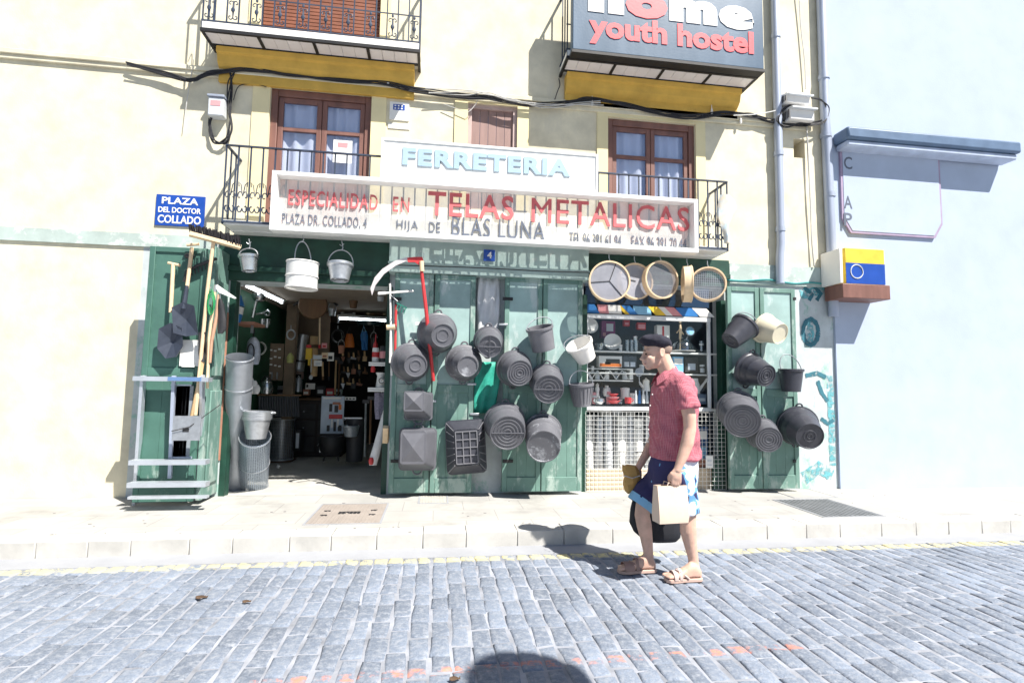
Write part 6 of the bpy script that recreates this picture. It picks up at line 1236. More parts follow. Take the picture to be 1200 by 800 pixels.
# hanging brooms, packs and cards
def hang(name, label, cat, parts): return tool(name, label, cat, parts, None)
hang('broom_handle', 'pale broom handle hanging upright under the rattan disc', 'handle', [('pole', M['sievewood'], lambda mb: mb.tube([P(375, 354, 2.4), P(374.5, 404, 2.4)], .014, 7)), ('cap', M['red'], lambda mb: mb.tube([P(374.5, 404, 2.4), P(374.5, 408, 2.4)], .018, 7))])
hang('brown_stick', 'brown stick hanging among the price cards', 'stick', [('pole', M['wood'], lambda mb: mb.tube([P(378, 424, 2.6), P(378.5, 441, 2.6)], .016, 7)), ('tip', M['darkwood'], lambda mb: mb.tube([P(378.5, 441, 2.6), P(378.6, 445, 2.6)], .018, 7))])
hang('brown_stick', 'thin dark stick hanging right of the price cards', 'stick', [('pole', M['darkwood'], lambda mb: mb.tube([P(386, 402, 2.6), P(385.5, 441, 2.6)], .012, 7)), ('tip', M['dark'], lambda mb: mb.tube([P(385.5, 441, 2.6), P(385.5, 446, 2.6)], .014, 7))])
hang('yellow_pack', 'bright yellow pack hanging behind the price cards', 'pack', [('pack', M['yellow'], lambda mb: mb.pbox(358.5, 408, 365, 421, 2.5, .04)), ('header', M['red'], lambda mb: mb.pbox(359, 404, 364.5, 407.5, 2.5, .02)), ('tail', M['yellow'], lambda mb: mb.pbox(361, 421, 363.5, 428, 2.51, .03))])
hang('straw_bundle', 'tall straw coloured bundle hanging behind the price cards', 'bundle', [('bundle', M['wood'], lambda mb: mb.tube([P(368, 394, 2.9), P(367.5, 414, 2.9), P(368, 441, 2.9)], [.06, .07, .05], 12)), ('band', M['darkwood'], lambda mb: mb.tube([P(367.6, 404, 2.9), P(367.6, 408, 2.9)], .07, 12))])
hang('white_ladle', 'pale ladle hanging by the yellow pack', 'ladle', [('handle', M['cablew'], lambda mb: mb.tube([P(365, 420, 2.4), P(364.5, 436, 2.4)], .010, 6)), ('bowl', M['boxgrey'], lambda mb: mb.ball(P(364.3, 442, 2.4), (.028, .02, .04), 12))])
for i, (x0, y0, x1, y1, lab) in enumerate(((367, 416, 377, 421, 'grey and white price card hanging under the yellow pack'), (368, 422, 377, 429, 'whitest price card, lowest of the hanging cards'), (377, 402, 383, 408, 'small reddish price card at the top of the hanging cards'), (377, 413, 384, 420, 'tan price card in the middle of the hanging cards'), (383.5, 413, 391, 423, 'white edged dark card at the right of the hanging cards'))):
    ml = [M['boxgrey'], M['paper'], M['pink'], M['sievewood'], M['paper']][i]; carton('price_card', lab, 'card', x0, y0, x1, y1, 2.35+.01*i, .012, ml, [(.2, .2, .8, .6)], [[M['alu'], M['boxgrey'], M['red'], M['brick'], M['dark']][i]], 'price cards hanging in the shop')
hang('orange_bag', 'orange bag hanging at the back right of the shop', 'bag', [('bag', M['orange'], lambda mb: mb.loft([[P(409.5+hw*math.cos(q), py, 3.0+.05*math.sin(q)) for q in [2*math.pi*i/12 for i in range(12)]] for py, hw in ((391, 3.5), (396, 5), (403, 6), (407, 5.8))])), ('strap', M['dark'], lambda mb: mb.tube([P(407, 391, 3), P(409, 384, 3), P(411, 391, 3)], .012, 6))])
hang('blue_overalls', 'dark blue overalls hanging beside the orange bag', 'overalls', [('bib', M['blue'], lambda mb: mb.loft([[P(427+hw*math.cos(q), py, 3.0+.04*math.sin(q)) for q in [2*math.pi*i/12 for i in range(12)]] for py, hw in ((388, 3), (393, 4.5), (399, 4.2))])), ('trouser_leg', M['blue'], lambda mb: mb.tube([P(425.4, 398, 3), P(425.6, 410, 3)], [.03, .025], 9)), ('trouser_leg', M['blue'], lambda mb: mb.tube([P(429, 398, 3), P(429.3, 410, 3)], [.03, .025], 9)), ('strap', M['skyblue'], lambda mb: mb.tube([P(424.5, 389, 2.97), P(426, 382, 2.97), P(429, 389, 2.97)], .010, 6))])
toolcols = ['brick', 'dark', 'galv', 'darkwood', 'wood', 'dark', 'boxgrey', 'brick', 'dark', 'darkwood', 'galv', 'wood', 'dark', 'brick']
where = ['upper left', 'upper', 'upper right', 'middle left', 'middle', 'middle right', 'lower left', 'lower', 'lower right']
kinds = ['trowel with a pointed blade', 'short handled brush', 'hammer with a dark head', 'pair of pliers']
tlabs = ['brick red trowel hanging leftmost on the dark back wall of the shop', 'dark hand brush hanging beside the brick red trowel', 'steel hammer hanging below the orange bag', 'dark wooden trowel hanging below the level strip light', 'pale wooden brush hanging in the middle of the back wall', 'dark hammer hanging under the blue overalls', 'grey trowel hanging near the right shelves', 'brick red brush hanging low on the back wall, above the display board', 'dark trowel hanging low behind the display board', 'brown wooden hammer hanging low near the dustbin', 'steel trowel hanging low in front of the right shelves', 'pale wooden hammer hanging lowest near the dustbin', 'dark brush hanging lowest behind the price strip', 'brick red hammer hanging right below the overalls']
for i in range(14):
    px = 402+(i % 5)*6.2+rnd.uniform(-1, 1); py = 412+(i//5)*16+rnd.uniform(-2, 2); c_ = M[toolcols[i]]; k = 'trowel' if 'trowel' in tlabs[i] else 'brush' if 'brush' in tlabs[i] else 'hammer'; Yk = 3.3-.02*i
    hnd = ('handle', M['darkwood'] if i % 2 else M['wood'], lambda mb, px=px, py=py, Yk=Yk: mb.tube([P(px, py, Yk), P(px+.4, py+6, Yk)], [.014, .02], 8))
    if k == 'trowel': hd_ = ('blade', c_, lambda mb, px=px, py=py, Yk=Yk: mb.prism([(p.x, p.z) for p in (P(px-2.3, py+7, Yk), P(px+2.7, py+7, Yk), P(px+.4, py+14, Yk))], Yk, Yk+.01))
    elif k == 'brush': hd_ = ('bristles', c_, lambda mb, px=px, py=py, Yk=Yk: mb.pbox(px-2.2, py+6, px+2.6, py+12, Yk-.02, .04))
    else: hd_ = ('head', c_, lambda mb, px=px, py=py, Yk=Yk: mb.tube([P(px-3, py+6.5, Yk), P(px+3.2, py+7.5, Yk)], [.026, .018], 8))
    tool('hanging_'+k, tlabs[i], k, [hnd, hd_], 'small tools hanging on the back wall')
# right side shelves near the entrance
for q, lab in (((432, 424, 456, 429), 'upper white shelf on the right side of the entrance'), ((431, 454, 456, 459), 'lower white shelf on the right side of the entrance')):
    tool('wall_shelf', lab, 'shelf', [('shelf', M['white'], lambda mb: mb.pbox(q[0], q[1], q[2], q[1]+2.5, .55, .35)), ('lip', M['white'], lambda mb: mb.pbox(q[0], q[1]+2.6, q[2], q[3], .552, .02))], 'shelves at the right side of the entrance')
turned('paint_tin', 'white and red paint tin on the upper white shelf', 'tin', 440, 423.6, .65, [(.1, 0), (4, 0), (4, 15), (3.6, 16), (.1, 16)], M['whiteplastic'], extra=[('label_band', M['red'], lambda mb: mb.lathe([(4.1/S(.65), 5/S(.65)), (4.1/S(.65), 11/S(.65))], 20, Matrix.Translation(P(440, 423.6, .65))))])
turned('paint_tin', 'dark striped tin on the upper white shelf, nearest the door', 'tin', 449, 423.8, .62, [(.1, 0), (4.2, 0), (4.2, 17), (3.8, 18), (.1, 18)], M['dark'], extra=[('label_band', M['pink'], lambda mb: mb.lathe([(4.3/S(.62), 4/S(.62)), (4.3/S(.62), 12/S(.62))], 20, Matrix.Translation(P(449, 423.8, .62))))])
turned('red_bottle', 'red plastic bottle with a thin neck behind the tins on the upper white shelf', 'bottle', 440, 408, .8, [(.1, 0), (3, 0), (2.6, 5), (.8, 8), (.7, 16), (.1, 16)], M['red'])
turned('kitchen_scale', 'white kitchen scale with a round dial on the lower white shelf', 'scale', 446, 453.8, .65, [(.1, 0), (5.5, 0), (5.5, 2), (4.2, 13), (5.8, 16), (5.8, 17), (.1, 16)], M['whiteplastic'], extra=[('dial', M['paper'], lambda mb: mb.lathe([(.002, 0), (3.6/S(.55), 0), (3.8/S(.55), .01)], 20, axis_matrix(P(447, 446, .55), (0, 1, 0)))), ('dial_mark', M['dark'], lambda mb: mb.tube([P(447+3*math.cos(q), 446+3*math.sin(q), .545) for q in [2*math.pi*i/16 for i in range(16)]], .004, 5, closed=True)), ('pointer', M['dark'], lambda mb: mb.bar(P(447, 446, .54), P(448.5, 444, .54), .005))])
turned('red_jar', 'small red jar between the two white shelves', 'jar', 437, 436, .75, [(.1, 0), (2.6, 0), (2.6, 5), (2, 6), (2, 7), (.1, 7)], M['red'])
tool('checked_cloth', 'dark checked cloth hanging under the lower white shelf', 'cloth', [('cloth', mat('checked_cloth', (.20, .19, .26), .8, var=.4, scale=40), lambda mb: mb.loft([[P(447+hw*math.cos(q), py, .7+.03*math.sin(q)+.01*math.sin(4*q)) for q in [2*math.pi*i/16 for i in range(16)]] for py, hw in ((460, 8), (470, 8.5), (482, 8), (491, 7))])), ('hook', M['galv'], lambda mb: mb.tube([P(447, 459, .7), P(447, 462, .7)], .006, 5))])
tool('wrapped_broom', 'broom wrapped in clear plastic leaning at the right edge of the entrance', 'broom', [('wrap', mat('clear_film', (.62, .63, .64), .25, spec=.7, var=.1), lambda mb: mb.loft([[P(px+hw*math.cos(q), py, .25+.03*math.sin(q)) for q in [2*math.pi*i/12 for i in range(12)]] for px, py, hw in ((454, 473, 2.5), (450, 490, 4), (444, 515, 4.6), (439, 535, 5.5), (437, 545, 4.5))])), ('red_tip', M['red'], lambda mb: mb.ball(P(435, 540, .22), (.03, .03, .05), 10)), ('pole', M['sievewood'], lambda mb: mb.tube([P(455, 474, .25), P(457, 462, .25)], .014, 7))])
# left side of the shop
tool('striped_funnel', 'blue funnel with a broad white band at the left side of the entrance', 'funnel', [('cone', M['blue'], lambda mb: mb.tube([P(273, 376, .5), P(276, 366.6, .5)], [.085, .080], 16)), ('band', M['paper'], lambda mb: mb.tube([P(276.1, 366.3, .5), P(279, 358.5, .5)], [.080, .07], 16)), ('cone_tip', M['blue'], lambda mb: mb.tube([P(279.1, 358, .5), P(281, 346, .5)], [.07, .02], 16))])
tool('wall_shelf', 'brown shelf low on the left wall just inside the entrance', 'shelf', [('shelf', M['brick'], lambda mb: mb.pbox(272, 376, 298, 380, .5, .4)), ('bracket', M['galv'], lambda mb: mb.pbox(294, 380.2, 296, 390, .6, .03))])
turned('lamp_reflector', 'shiny steel lamp reflector under the longest strip light', 'reflector', 300, 352, 1.2, [(1, 0), (4, 1), (7, 4), (7.6, 8), (7.2, 8), (1, 1)], M['steel'], tiltv=(.2, .5, .8), extra=[('stem', M['steel'], lambda mb: mb.tube([P(300, 353, 1.2), P(298, 362, 1.2), P(296, 372, 1.2)], .02, 8))])
tool('wrench', 'large steel wrench hanging on the left wall inside the entrance', 'wrench', [('handle', M['steel'], lambda mb: mb.tube([P(295, 369, 1.3), P(310, 366.5, 1.3)], .014, 8)), ('jaw', M['steel'], lambda mb: mb.tube([P(313+3*math.cos(q), 366.5+3*math.sin(q), 1.3) for q in [2*math.pi*i/16 for i in range(16)]], .014, 6, closed=True))])
for i in range(2): turned('steel_cup', ['left one of two tapered steel cups hanging below the large wrench', 'right one of two tapered steel cups hanging below the large wrench'][i], 'cup', 306.5+i*6, 384, 1.4, [(.1, 0), (2, 0), (3, 10), (2.7, 10), (1.8, .6), (.1, .6)], M['steel'], 'steel cups hanging on the left wall', extra=[('handle', M['steel'], lambda mb: mb.tube([P(306.5+i*6+2.6, 376, 1.4), P(306.5+i*6+4.4, 378, 1.4), P(306.5+i*6+2.3, 381, 1.4)], .006, 5))])
tool('stuffed_bag', 'bulging pale bag with dark seams hanging beside the tall mesh roll', 'bag', [('bag', mat('pale_blue_bag', (.52, .56, .64), .6, var=.25, scale=20), lambda mb: mb.loft([[P(297+hw*math.cos(q), py, .9+.07*math.sin(q)) for q in [2*math.pi*i/14 for i in range(14)]] for py, hw in ((395, 3), (400, 7), (410, 8.5), (420, 8), (427, 6))])), ('seam', M['dark'], lambda mb: mb.tube([P(294+4*math.cos(q), 412+9*math.sin(q), .82) for q in [2*math.pi*i/18 for i in range(18)]], .008, 6, closed=True)), ('strap', M['dark'], lambda mb: mb.tube([P(297, 395, .9), P(298, 386, .9)], .010, 6))])
tool('glove_bundle', 'bundle of white gloves hanging behind the stack of galvanised buckets', 'gloves', [('gloves', M['paper'], lambda mb: [mb.ball(P(293+dx, 448+dy, .8), (.05, .04, .07), 10) for dx, dy in ((0, 0), (4, 3), (7, 8), (2, 8))]), ('string', M['dark'], lambda mb: mb.tube([P(296, 440, .8), P(296, 430, .8)], .006, 5))])
tool('peg_board', 'brown peg board with small white labels on the left shop wall', 'peg board', [('board', M['board'], lambda mb: mb.pbox(308, 402, 331, 446, 2.7, .02)), *[('label', M['paper'], lambda mb, i=i: mb.pbox(311+i % 4*5, 408+(i//4)*9+(i % 3), 314+i % 4*5, 410+(i//4)*9+(i % 3), 2.692, .006)) for i in range(14)], *[('peg', M['galv'], lambda mb, i=i: mb.pbox(312+i*6, 436, 313+i*6, 444, 2.67, .02)) for i in range(3)]])
turned('bulb', 'cream bulb hanging in the top left corner of the entrance', 'bulb', 279, 332, .35, [(.1, 0), (2.6, 1.5), (3.6, 6), (2.8, 10), (1.5, 13), (1.4, 17), (.1, 17)], mat('cream_bulb', (.72, .66, .52), .4))
turned('plastic_jug', 'yellow green plastic jug at the foot of the timber post', 'jug', 340, 425, 2.4, [(.1, 0), (3.6, 0), (4, 6), (2.4, 9), (1.4, 11), (.1, 11)], mat('lime_plastic', (.45, .46, .16), .5))
carton('storage_box', 'dark square storage box under the counter near the mesh bin', 'box', 346, 505, 351, 527, 2.6, .3, M['dark'], [(.2, .1, .8, .9)], [M['boxgrey']])

# ------------------------------------------------------------------ goods in the display window
Y1 = .20; WP = M['whiteplastic']; GS = M['glassware']
def plate(px, py, r, label, tl=(0, -1, .15), deep=2):
    return turned('plate' if deep < 4 else 'bowl', label, 'plate' if deep < 4 else 'bowl', px, py, Y1+.05, [(.1, 0), (r*.55, 0), (r*.7, deep*.3), (r, deep), (r, deep+.6), (r*.65, deep*.4+.8), (.1, .8)], WP, tiltv=tl, n=30, extra=[('foot_ring', WP, lambda mb: mb.tube([P(px+r*.5*math.cos(q), py+r*.5*math.sin(q), Y1+.06) for q in [2*math.pi*i/20 for i in range(20)]], .005, 5, closed=True))])
plate(691.5, 382, 9.5, 'round white plate propped at the left end of the top display shelf')
plate(717.5, 402, 10.5, 'white bowl tipped forward on the top display shelf', (-.25, -1, .3), 5)
turned('glass_bowl', 'clear glass bowl between the white plate and the white bowl on the top display shelf', 'bowl', 703, 411, Y1, [(.1, 0), (4, 0), (8, 9), (7.6, 9), (3.8, .8), (.1, .8)], GS)
carton('printed_box', 'purple printed box standing at the back of the top display shelf', 'box', 705, 376, 721, 396, Y1+.15, .1, mat('purple_card', (.22, .04, .14), .6), [(.35, .4, .85, .85), (.1, .1, .3, .3)], [M['boxgrey'], M['pink']])
for i in range(3): turned('tumbler', ['left one of three clear tumblers on the top display shelf', 'middle one of three clear tumblers on the top display shelf', 'right one of three clear tumblers on the top display shelf, nearest the beret'][i], 'tumbler', 735+i*5.2, 411.5, Y1-.04+.03*(i % 2), [(.1, 0), (2.2, 0), (2.9, 14), (2.6, 14), (2, .8), (.1, .8)], GS, 'tumblers on the top display shelf')
carton('red_box', 'small red box high at the back of the display window, left of the beret', 'box', 731, 375, 738, 382, Y1+.2, .06, M['red'], [(.2, .2, .8, .6)], [M['pink']])
carton('red_box', 'red box with a pale face high in the display window, above the beret', 'box', 747, 378, 757, 386, Y1+.2, .06, M['red'], [(.1, .1, .9, .75)], [M['pink']])
carton('white_carton', 'white carton with a red stripe above the beret', 'box', 770, 381, 785, 401, Y1+.12, .1, M['paper'], [(.4, .3, .55, .95)], [M['red']])
turned('desk_clock', 'round blue faced clock at the right of the top display shelf', 'clock', 808, 388, Y1+.1, [(.1, 0), (6, 0), (6.4, 1), (6, 2), (.1, 2)], M['steel'], tiltv=(0, -1, .1), extra=[('face', M['skyblue'], lambda mb: mb.lathe([(.002, 0), (5/S(Y1), 0)], 24, axis_matrix(P(808, 388, Y1+.1)+Vector((0, -.024, 0)), (0, -1, .1)))), ('foot', M['steel'], lambda mb: mb.bar(P(806, 394, Y1+.1), P(804, 398, Y1+.1), .012))])
turned('cake_dome', 'clear glass cake dome on the right of the top display shelf', 'cake dome', 800, 411.5, Y1+.06, [(15, 0), (15, 1), (14, 3), (13, 8), (9, 13), (3, 15.5), (1, 16), (1, 18), (.1, 18.5)], GS, extra=[('plate', WP, lambda mb: mb.lathe([(.002, .0), (15.6/S(Y1), .0), (16/S(Y1), .01), (.002, .012)], 28, Matrix.Translation(P(800, 411.7, Y1+.06))))])
tool('wooden_figure', 'little wooden jointed figure right of the white carton in the display window', 'figure', [('body', M['sievewood'], lambda mb: mb.tube([P(797, 397, Y1), P(797.5, 388, Y1), P(797, 380, Y1)], [.014, .018, .012], 9)), ('head', M['sievewood'], lambda mb: mb.ball(P(797, 377, Y1), .017, 10)), ('arm', M['sievewood'], lambda mb: mb.tube([P(793, 390, Y1), P(797, 385, Y1), P(801, 392, Y1)], .008, 7)), ('stand', M['sievewood'], lambda mb: mb.tube([P(797, 411, Y1), P(797, 397, Y1)], .006, 6))])
turned('steel_jug', 'small steel jug behind the three tumblers', 'jug', 744, 411, Y1+.08, [(.1, 0), (4, 0), (4.4, 6), (3, 14), (3.6, 18), (3.3, 18), (.1, 14)], M['steel'])
# middle shelf
carton('picture_carton', 'long carton with a picture of a dark tool on the middle display shelf', 'box', 702, 417, 729, 430.5, Y1-.03, .12, M['paper'], [(.03, .05, .97, .35), (.3, .35, .9, .75), (.25, .25, .5, .5)], [M['orange'], M['dark'], M['dark']])
carton('dark_carton', 'dark glossy carton right of the long picture carton', 'box', 730, 417, 746, 431, Y1+.02, .14, mat('slate_card', (.06, .08, .11), .3), [(.1, .1, .45, .5), (.55, .1, .9, .5)], [M['boxgrey'], M['alu']])
carton('blue_carton', 'pale blue carton on the middle display shelf right of the walking man', 'box', 789, 418, 801, 436, Y1, .14, M['skyblue'], [(.1, .5, .9, .9)], [M['paper']])
carton('pan_carton', 'dark carton showing a shiny pan, right of the pale blue carton', 'box', 803, 419, 818, 436, Y1+.02, .14, M['dark'], [(.2, .15, .8, .6)], [M['alu']])
tool('spice_rack', 'white lattice rack holding five clear jars in the display window', 'rack', [('frame', M['white'], lambda mb: (mb.pbox(682, 431, 742, 433.2, .14, .1), mb.pbox(682, 444.5, 742, 447, .16, .1), mb.pbox(682, 433.2, 685, 444.5, .16, .1), mb.pbox(738, 433.2, 742, 444.5, .16, .1))), ('lattice', M['white'], lambda mb: [mb.bar(P(686+i*7.2, 444 if i % 2 else 434, .165), P(693+i*7.2, 434 if i % 2 else 444, .165), .008) for i in range(7)])])
for i, px in enumerate((690, 700, 711, 722, 732)): turned('spice_jar', ['first', 'second', 'third', 'fourth', 'fifth'][i]+' clear jar from the left in the white lattice rack', 'jar', px, 444.3, .20, [(.1, 0), (3, 0), (3, 5.5), (1.6, 7), (1.6, 9), (.1, 9)], [GS, M['boxgrey'], WP, GS, M['boxgrey']][i], 'jars in the lattice rack', extra=[('lid', WP, lambda mb: mb.lathe([(1.9/S(.2), 8/S(.2)), (1.9/S(.2), 9.8/S(.2)), (.001, 9.9/S(.2))], 14, Matrix.Translation(P(px, 444.3, .20))))])
# display floor
Y2 = .16
turned('sugar_bowl', 'round grey lidded bowl on the display floor behind the ribbed pail', 'bowl', 702, 473.5, Y2, [(.1, 0), (4, 0), (7, 3.5), (6.4, 6.5), (2, 8.5), (1, 9), (1.2, 10.5), (.1, 11)], M['steel'])
for i in range(3): turned('red_dish', ['lowest of three stacked red dishes on the display floor', 'middle of three stacked red dishes on the display floor', 'topmost of three stacked red dishes on the display floor'][i], 'dish', 719, 472.5-i*4.0, Y2, [(.1, 0), (4.5-i*.6, 0), (8.2-i*1.2, 3.2), (8-i*1.2, 3.6), (4-i*.5, .8), (.1, .8)], [M['red'], M['pink'], M['red']][i], 'stacked red dishes')
turned('white_canister', 'tall white canister on the display floor', 'canister', 732.5, 467, Y2+.12, [(.1, 0), (5.4, 0), (5.4, 11), (5.8, 11), (5.8, 13), (1.5, 14), (.1, 14)], WP)
turned('red_mug', 'small red mug in front of the white canister', 'mug', 736, 472.5, Y2-.04, [(.1, 0), (3.8, 0), (4.2, 7.5), (3.8, 7.5), (3.4, .8), (.1, .8)], M['red'], extra=[('handle', M['red'], lambda mb: mb.tube([P(740, 467, Y2-.04), P(742.5, 468.5, Y2-.04), P(739.5, 471, Y2-.04)], .006, 6))])
turned('white_mill', 'white pepper mill behind the red dishes', 'mill', 700, 466, Y2+.11, [(.1, 0), (3, 0), (2, 6), (2.8, 11), (1.6, 14), (2.2, 16), (.1, 18)], WP)
turned('white_mill', 'plump white jar behind the red dishes, right of the pepper mill', 'jar', 711, 464, Y2+.13, [(.1, 0), (4, 0), (5, 5), (4, 10), (2.2, 11), (2.2, 13), (.1, 13)], WP)
turned('dark_bottle', 'dark oil bottle standing between the white mill and the plump white jar', 'bottle', 705, 462, Y2+.17, [(.1, 0), (2.4, 0), (2.4, 8), (1, 12), (1, 15), (.1, 15)], M['dark'])
for i, (px, c_) in enumerate(((745, 'boxgrey'), (749.5, 'blue'), (754, 'paper'), (758, 'boxgrey'))): turned('slim_bottle', ['grey slim bottle leftmost of the row by the walking man', 'blue slim bottle in the row by the walking man', 'white slim bottle in the row by the walking man', 'grey slim bottle nearest the chest of the walking man'][i], 'bottle', px, 472.5, Y2+.05*(i % 2), [(.1, 0), (1.9, 0), (1.9, 9), (1, 12), (1, 16), (.1, 16)], M[c_], 'slim bottles on the display floor')
turned('coffee_pot', 'white coffee pot on the display floor behind the slim bottles', 'coffee pot', 757, 458, Y2+.13, [(.1, 0), (5, 0), (4, 9), (4.4, 13), (1.4, 15), (.1, 16.5)], WP, extra=[('spout', WP, lambda mb: mb.tube([P(753, 453, Y2+.13), P(749, 447, Y2+.13)], [.02, .01], 8)), ('handle', M['dark'], lambda mb: mb.tube([P(761, 447, Y2+.13), P(765, 450, Y2+.13), P(761, 455, Y2+.13)], .009, 6))])
turned('white_watering_can', 'white watering can with a long spout on the right of the display window', 'watering can', 815, 461, Y2, [(.1, 0), (5.5, 0), (5, 12), (3.6, 15), (3.2, 19), (2.8, 19), (.1, 14)], WP, extra=[('spout', WP, lambda mb: mb.tube([P(819, 457, Y2), P(825, 449, Y2), P(829, 444, Y2)], [.022, .014, .018], 8)), ('handle', WP, lambda mb: mb.tube([P(812, 443, Y2), P(809, 447, Y2), P(810.5, 455, Y2)], .008, 6))])
carton('blue_grey_carton', 'blue grey carton under the white watering can', 'box', 812, 461.5, 828, 473.5, Y2, .16, mat('bluegrey_card', (.17, .22, .30), .5), [(.1, .3, .9, .6)], [M['boxgrey']])
turned('hanging_sieve', 'little round wire sieve hanging in front of the middle display shelf', 'sieve', 749, 436, .14, [(.1, 3), (4, 2), (5, 0), (5.3, 0), (4.2, 2.4), (.1, 3.4)], M['alu'], tiltv=(0, 1, .1), extra=[('handle', M['alu'], lambda mb: mb.tube([P(749, 441, .14), P(749.5, 451, .14)], .005, 6))])
# rolls behind the grille
zt_ = 0
for i, (px, r, top, c_) in enumerate(((690, 6, 486, 'white'), (701, 5, 489, 'galv'), (713, 5.5, 486, 'boxgrey'), (726, 6.5, 488, 'white'), (738, 5, 487, 'galv'), (749, 6, 490, 'white'), (761, 6.5, 488, 'boxgrey'), (776, 6, 486, 'galv'))):
    A = P(px, 560, .32); B_ = P(px-2+(i*3) % 5, top, .34)
    t = thing('mesh_roll', ['white mesh roll standing leftmost behind the wire grille', 'slim steel mesh roll second from the left behind the wire grille', 'grey mesh roll third from the left behind the wire grille', 'thick white mesh roll in the middle behind the wire grille', 'slim steel mesh roll right of the thick white roll behind the grille', 'white mesh roll just left of the parcel of the walking man', 'grey mesh roll half hidden by the walking man behind the grille', 'steel mesh roll mostly hidden by the walking man behind the grille'][i], 'mesh roll', (A.x, .32, .115), 'mesh rolls behind the wire grille')
    A.z = .13; mb = MB(); rr = r/S(.32); MM = axis_matrix(A, B_-A); H = (B_-A).length; n = 52; prev = None
    for k in range(n+1):
        a = 2*math.pi*2*k/n; q = rr*(.80+.2*k/n); cur = (mb.b.verts.new(MM @ Vector((q*math.cos(a), q*math.sin(a), 0))), mb.b.verts.new(MM @ Vector((q*math.cos(a), q*math.sin(a), H))))
        if prev: mb.b.faces.new((prev[0], cur[0], cur[1], prev[1]))
        prev = cur
    mb.build('mesh', M[c_], t, smooth=60)
    for h in (.15, .5, .85): mb = MB(); mb.tube([MM @ Vector((rr*1.01*math.cos(a), rr*1.01*math.sin(a), H*h)) for a in [2*math.pi*k/20 for k in range(20)]], .004, 5, closed=True); mb.build('tie_wire', M['dark'], t)
carton('blue_pack', 'dark blue pack standing behind the grille at the right of the walking man', 'pack', 818, 500, 830, 548, .2, .12, mat('deep_blue_pack', (.02, .07, .20), .4), [(.1, .7, .9, .9), (.2, .2, .8, .5)], [M['paper'], M['skyblue']])
carton('brick_block', 'brick red block low at the right end of the display window', 'block', 818, 538, 832, 560, .12, .1, M['brick'], [(.3, .3, .6, .6)], [M['dark']])
carton('price_tag', 'small white tag hanging on the grille right of the walking man', 'tag', 827, 534, 836, 548, -.045, .004, M['paper'], [(.2, .5, .8, .7), (.2, .2, .8, .3)], [M['boxgrey'], M['boxgrey']])

# more stock crowding the shop entrance
def coil(name, label, px, py, Y, r, matl, n=5, cat='coil'):
    return tool(name, label, cat, [('coil', matl, lambda mb: [mb.tube([P(px+(r+.25*k)*math.cos(a), py+(r+.2*k)*1.15*math.sin(a), Y-.02*k) for a in [2*math.pi*i/20 for i in range(20)]], .010, 6, closed=True) for k in range(n)]), ('hanger', M['galv'], lambda mb: mb.tube([P(px, py-r*1.15-6, Y), P(px, py-r*1.15, Y)], .005, 5))])
coil('rope_coil', 'coil of pale rope hanging on the left wall below the short strip light', 305, 408, 2.3, 5.5, M['cablew'])
coil('hose_coil', 'coil of dark hose hanging high at the back, left of the orange bag', 396, 394, 2.8, 6, M['dark'])
coil('chain_coil', 'loop of steel chain hanging beside the slanting silver roll', 341, 392, 2.3, 4.5, M['galv'], 3)
for i, (px, py, Y, r, h, ml, lb) in enumerate(((414, 352, 2.0, 5, 9, 'darkwood', 'small dark wicker basket hanging below the white framed pane'), (389, 362, 2.4, 4.5, 8, 'galv', 'small steel pail hanging by the broom handle'), (438, 396, 2.4, 4, 11, 'dark', 'dark lantern hanging right of the blue overalls'), (400, 405, 2.5, 4, 9, 'brick', 'terracotta coloured pot hanging left of the orange bag'), (446, 345, 1.5, 4.5, 8, 'boxgrey', 'grey basket hanging high at the right of the entrance'))):
    turned('hanging_pot', lb, 'pot', px, py+h, Y, [(.1, 0), (r*.75, 0), (r, h), (r*.92, h), (r*.68, .7), (.1, .7)], M[ml], extra=[('bail_handle', M['galv'], lambda mb, px=px, py=py, Y=Y, r=r: mb.tube([P(px+r*.95*math.cos(a), py-7*math.sin(a), Y) for a in [math.pi*k/10 for k in range(11)]], .006, 5)), ('hook', M['galv'], lambda mb, px=px, py=py, Y=Y: mb.tube([P(px, py-7, Y), P(px+.8, py-10, Y), P(px, py-15, Y)], .005, 5))])
for i, (px, y0, y1, Y, ml, lb) in enumerate(((394, 420, 462, 3.1, 'wood', 'wooden handled broom standing left of the small hanging tools'), (398, 424, 463, 3.15, 'darkwood', 'dark handled rake standing beside the wooden handled broom'), (435, 466, 520, 1.6, 'darkwood', 'dark pole leaning between the dustbin and the wrapped broom'), (429, 470, 535, 1.8, 'galv', 'steel tube leaning behind the wrapped broom'))):
    tool('standing_tool', lb, 'tool', [('pole', M[ml], lambda mb, px=px, y0=y0, y1=y1, Y=Y: mb.tube([P(px, y0, Y), P(px-1.5, y1, Y-.05)], .016, 8)), ('head', M['dark'], lambda mb, px=px, y0=y0, Y=Y: mb.bar(P(px-4, y0, Y), P(px+4, y0+.5, Y), .05, .05))])
for i, (x0, y0, x1, y1, ml, lb) in enumerate(((355, 456, 362, 463, 'brick', 'reddish carton on the counter left of the price card'), (371, 452, 380, 463, 'dark', 'dark carton on the counter right of the price card'), (382, 455, 391, 463.5, 'red', 'red carton on the counter behind the display board'), (393, 456, 400, 463, 'boxgrey', 'grey carton at the right end of the counter'), (320, 452, 333, 463, 'galv', 'dull metal box on the counter beside the ribbed sheeting'))):
    carton('carton', lb, 'carton', x0, y0, x1, y1, 3.2, .12, M[ml], [(.15, .2, .85, .6)], [[M['paper'], M['boxgrey'], M['paper'], M['dark'], M['dark']][i]])
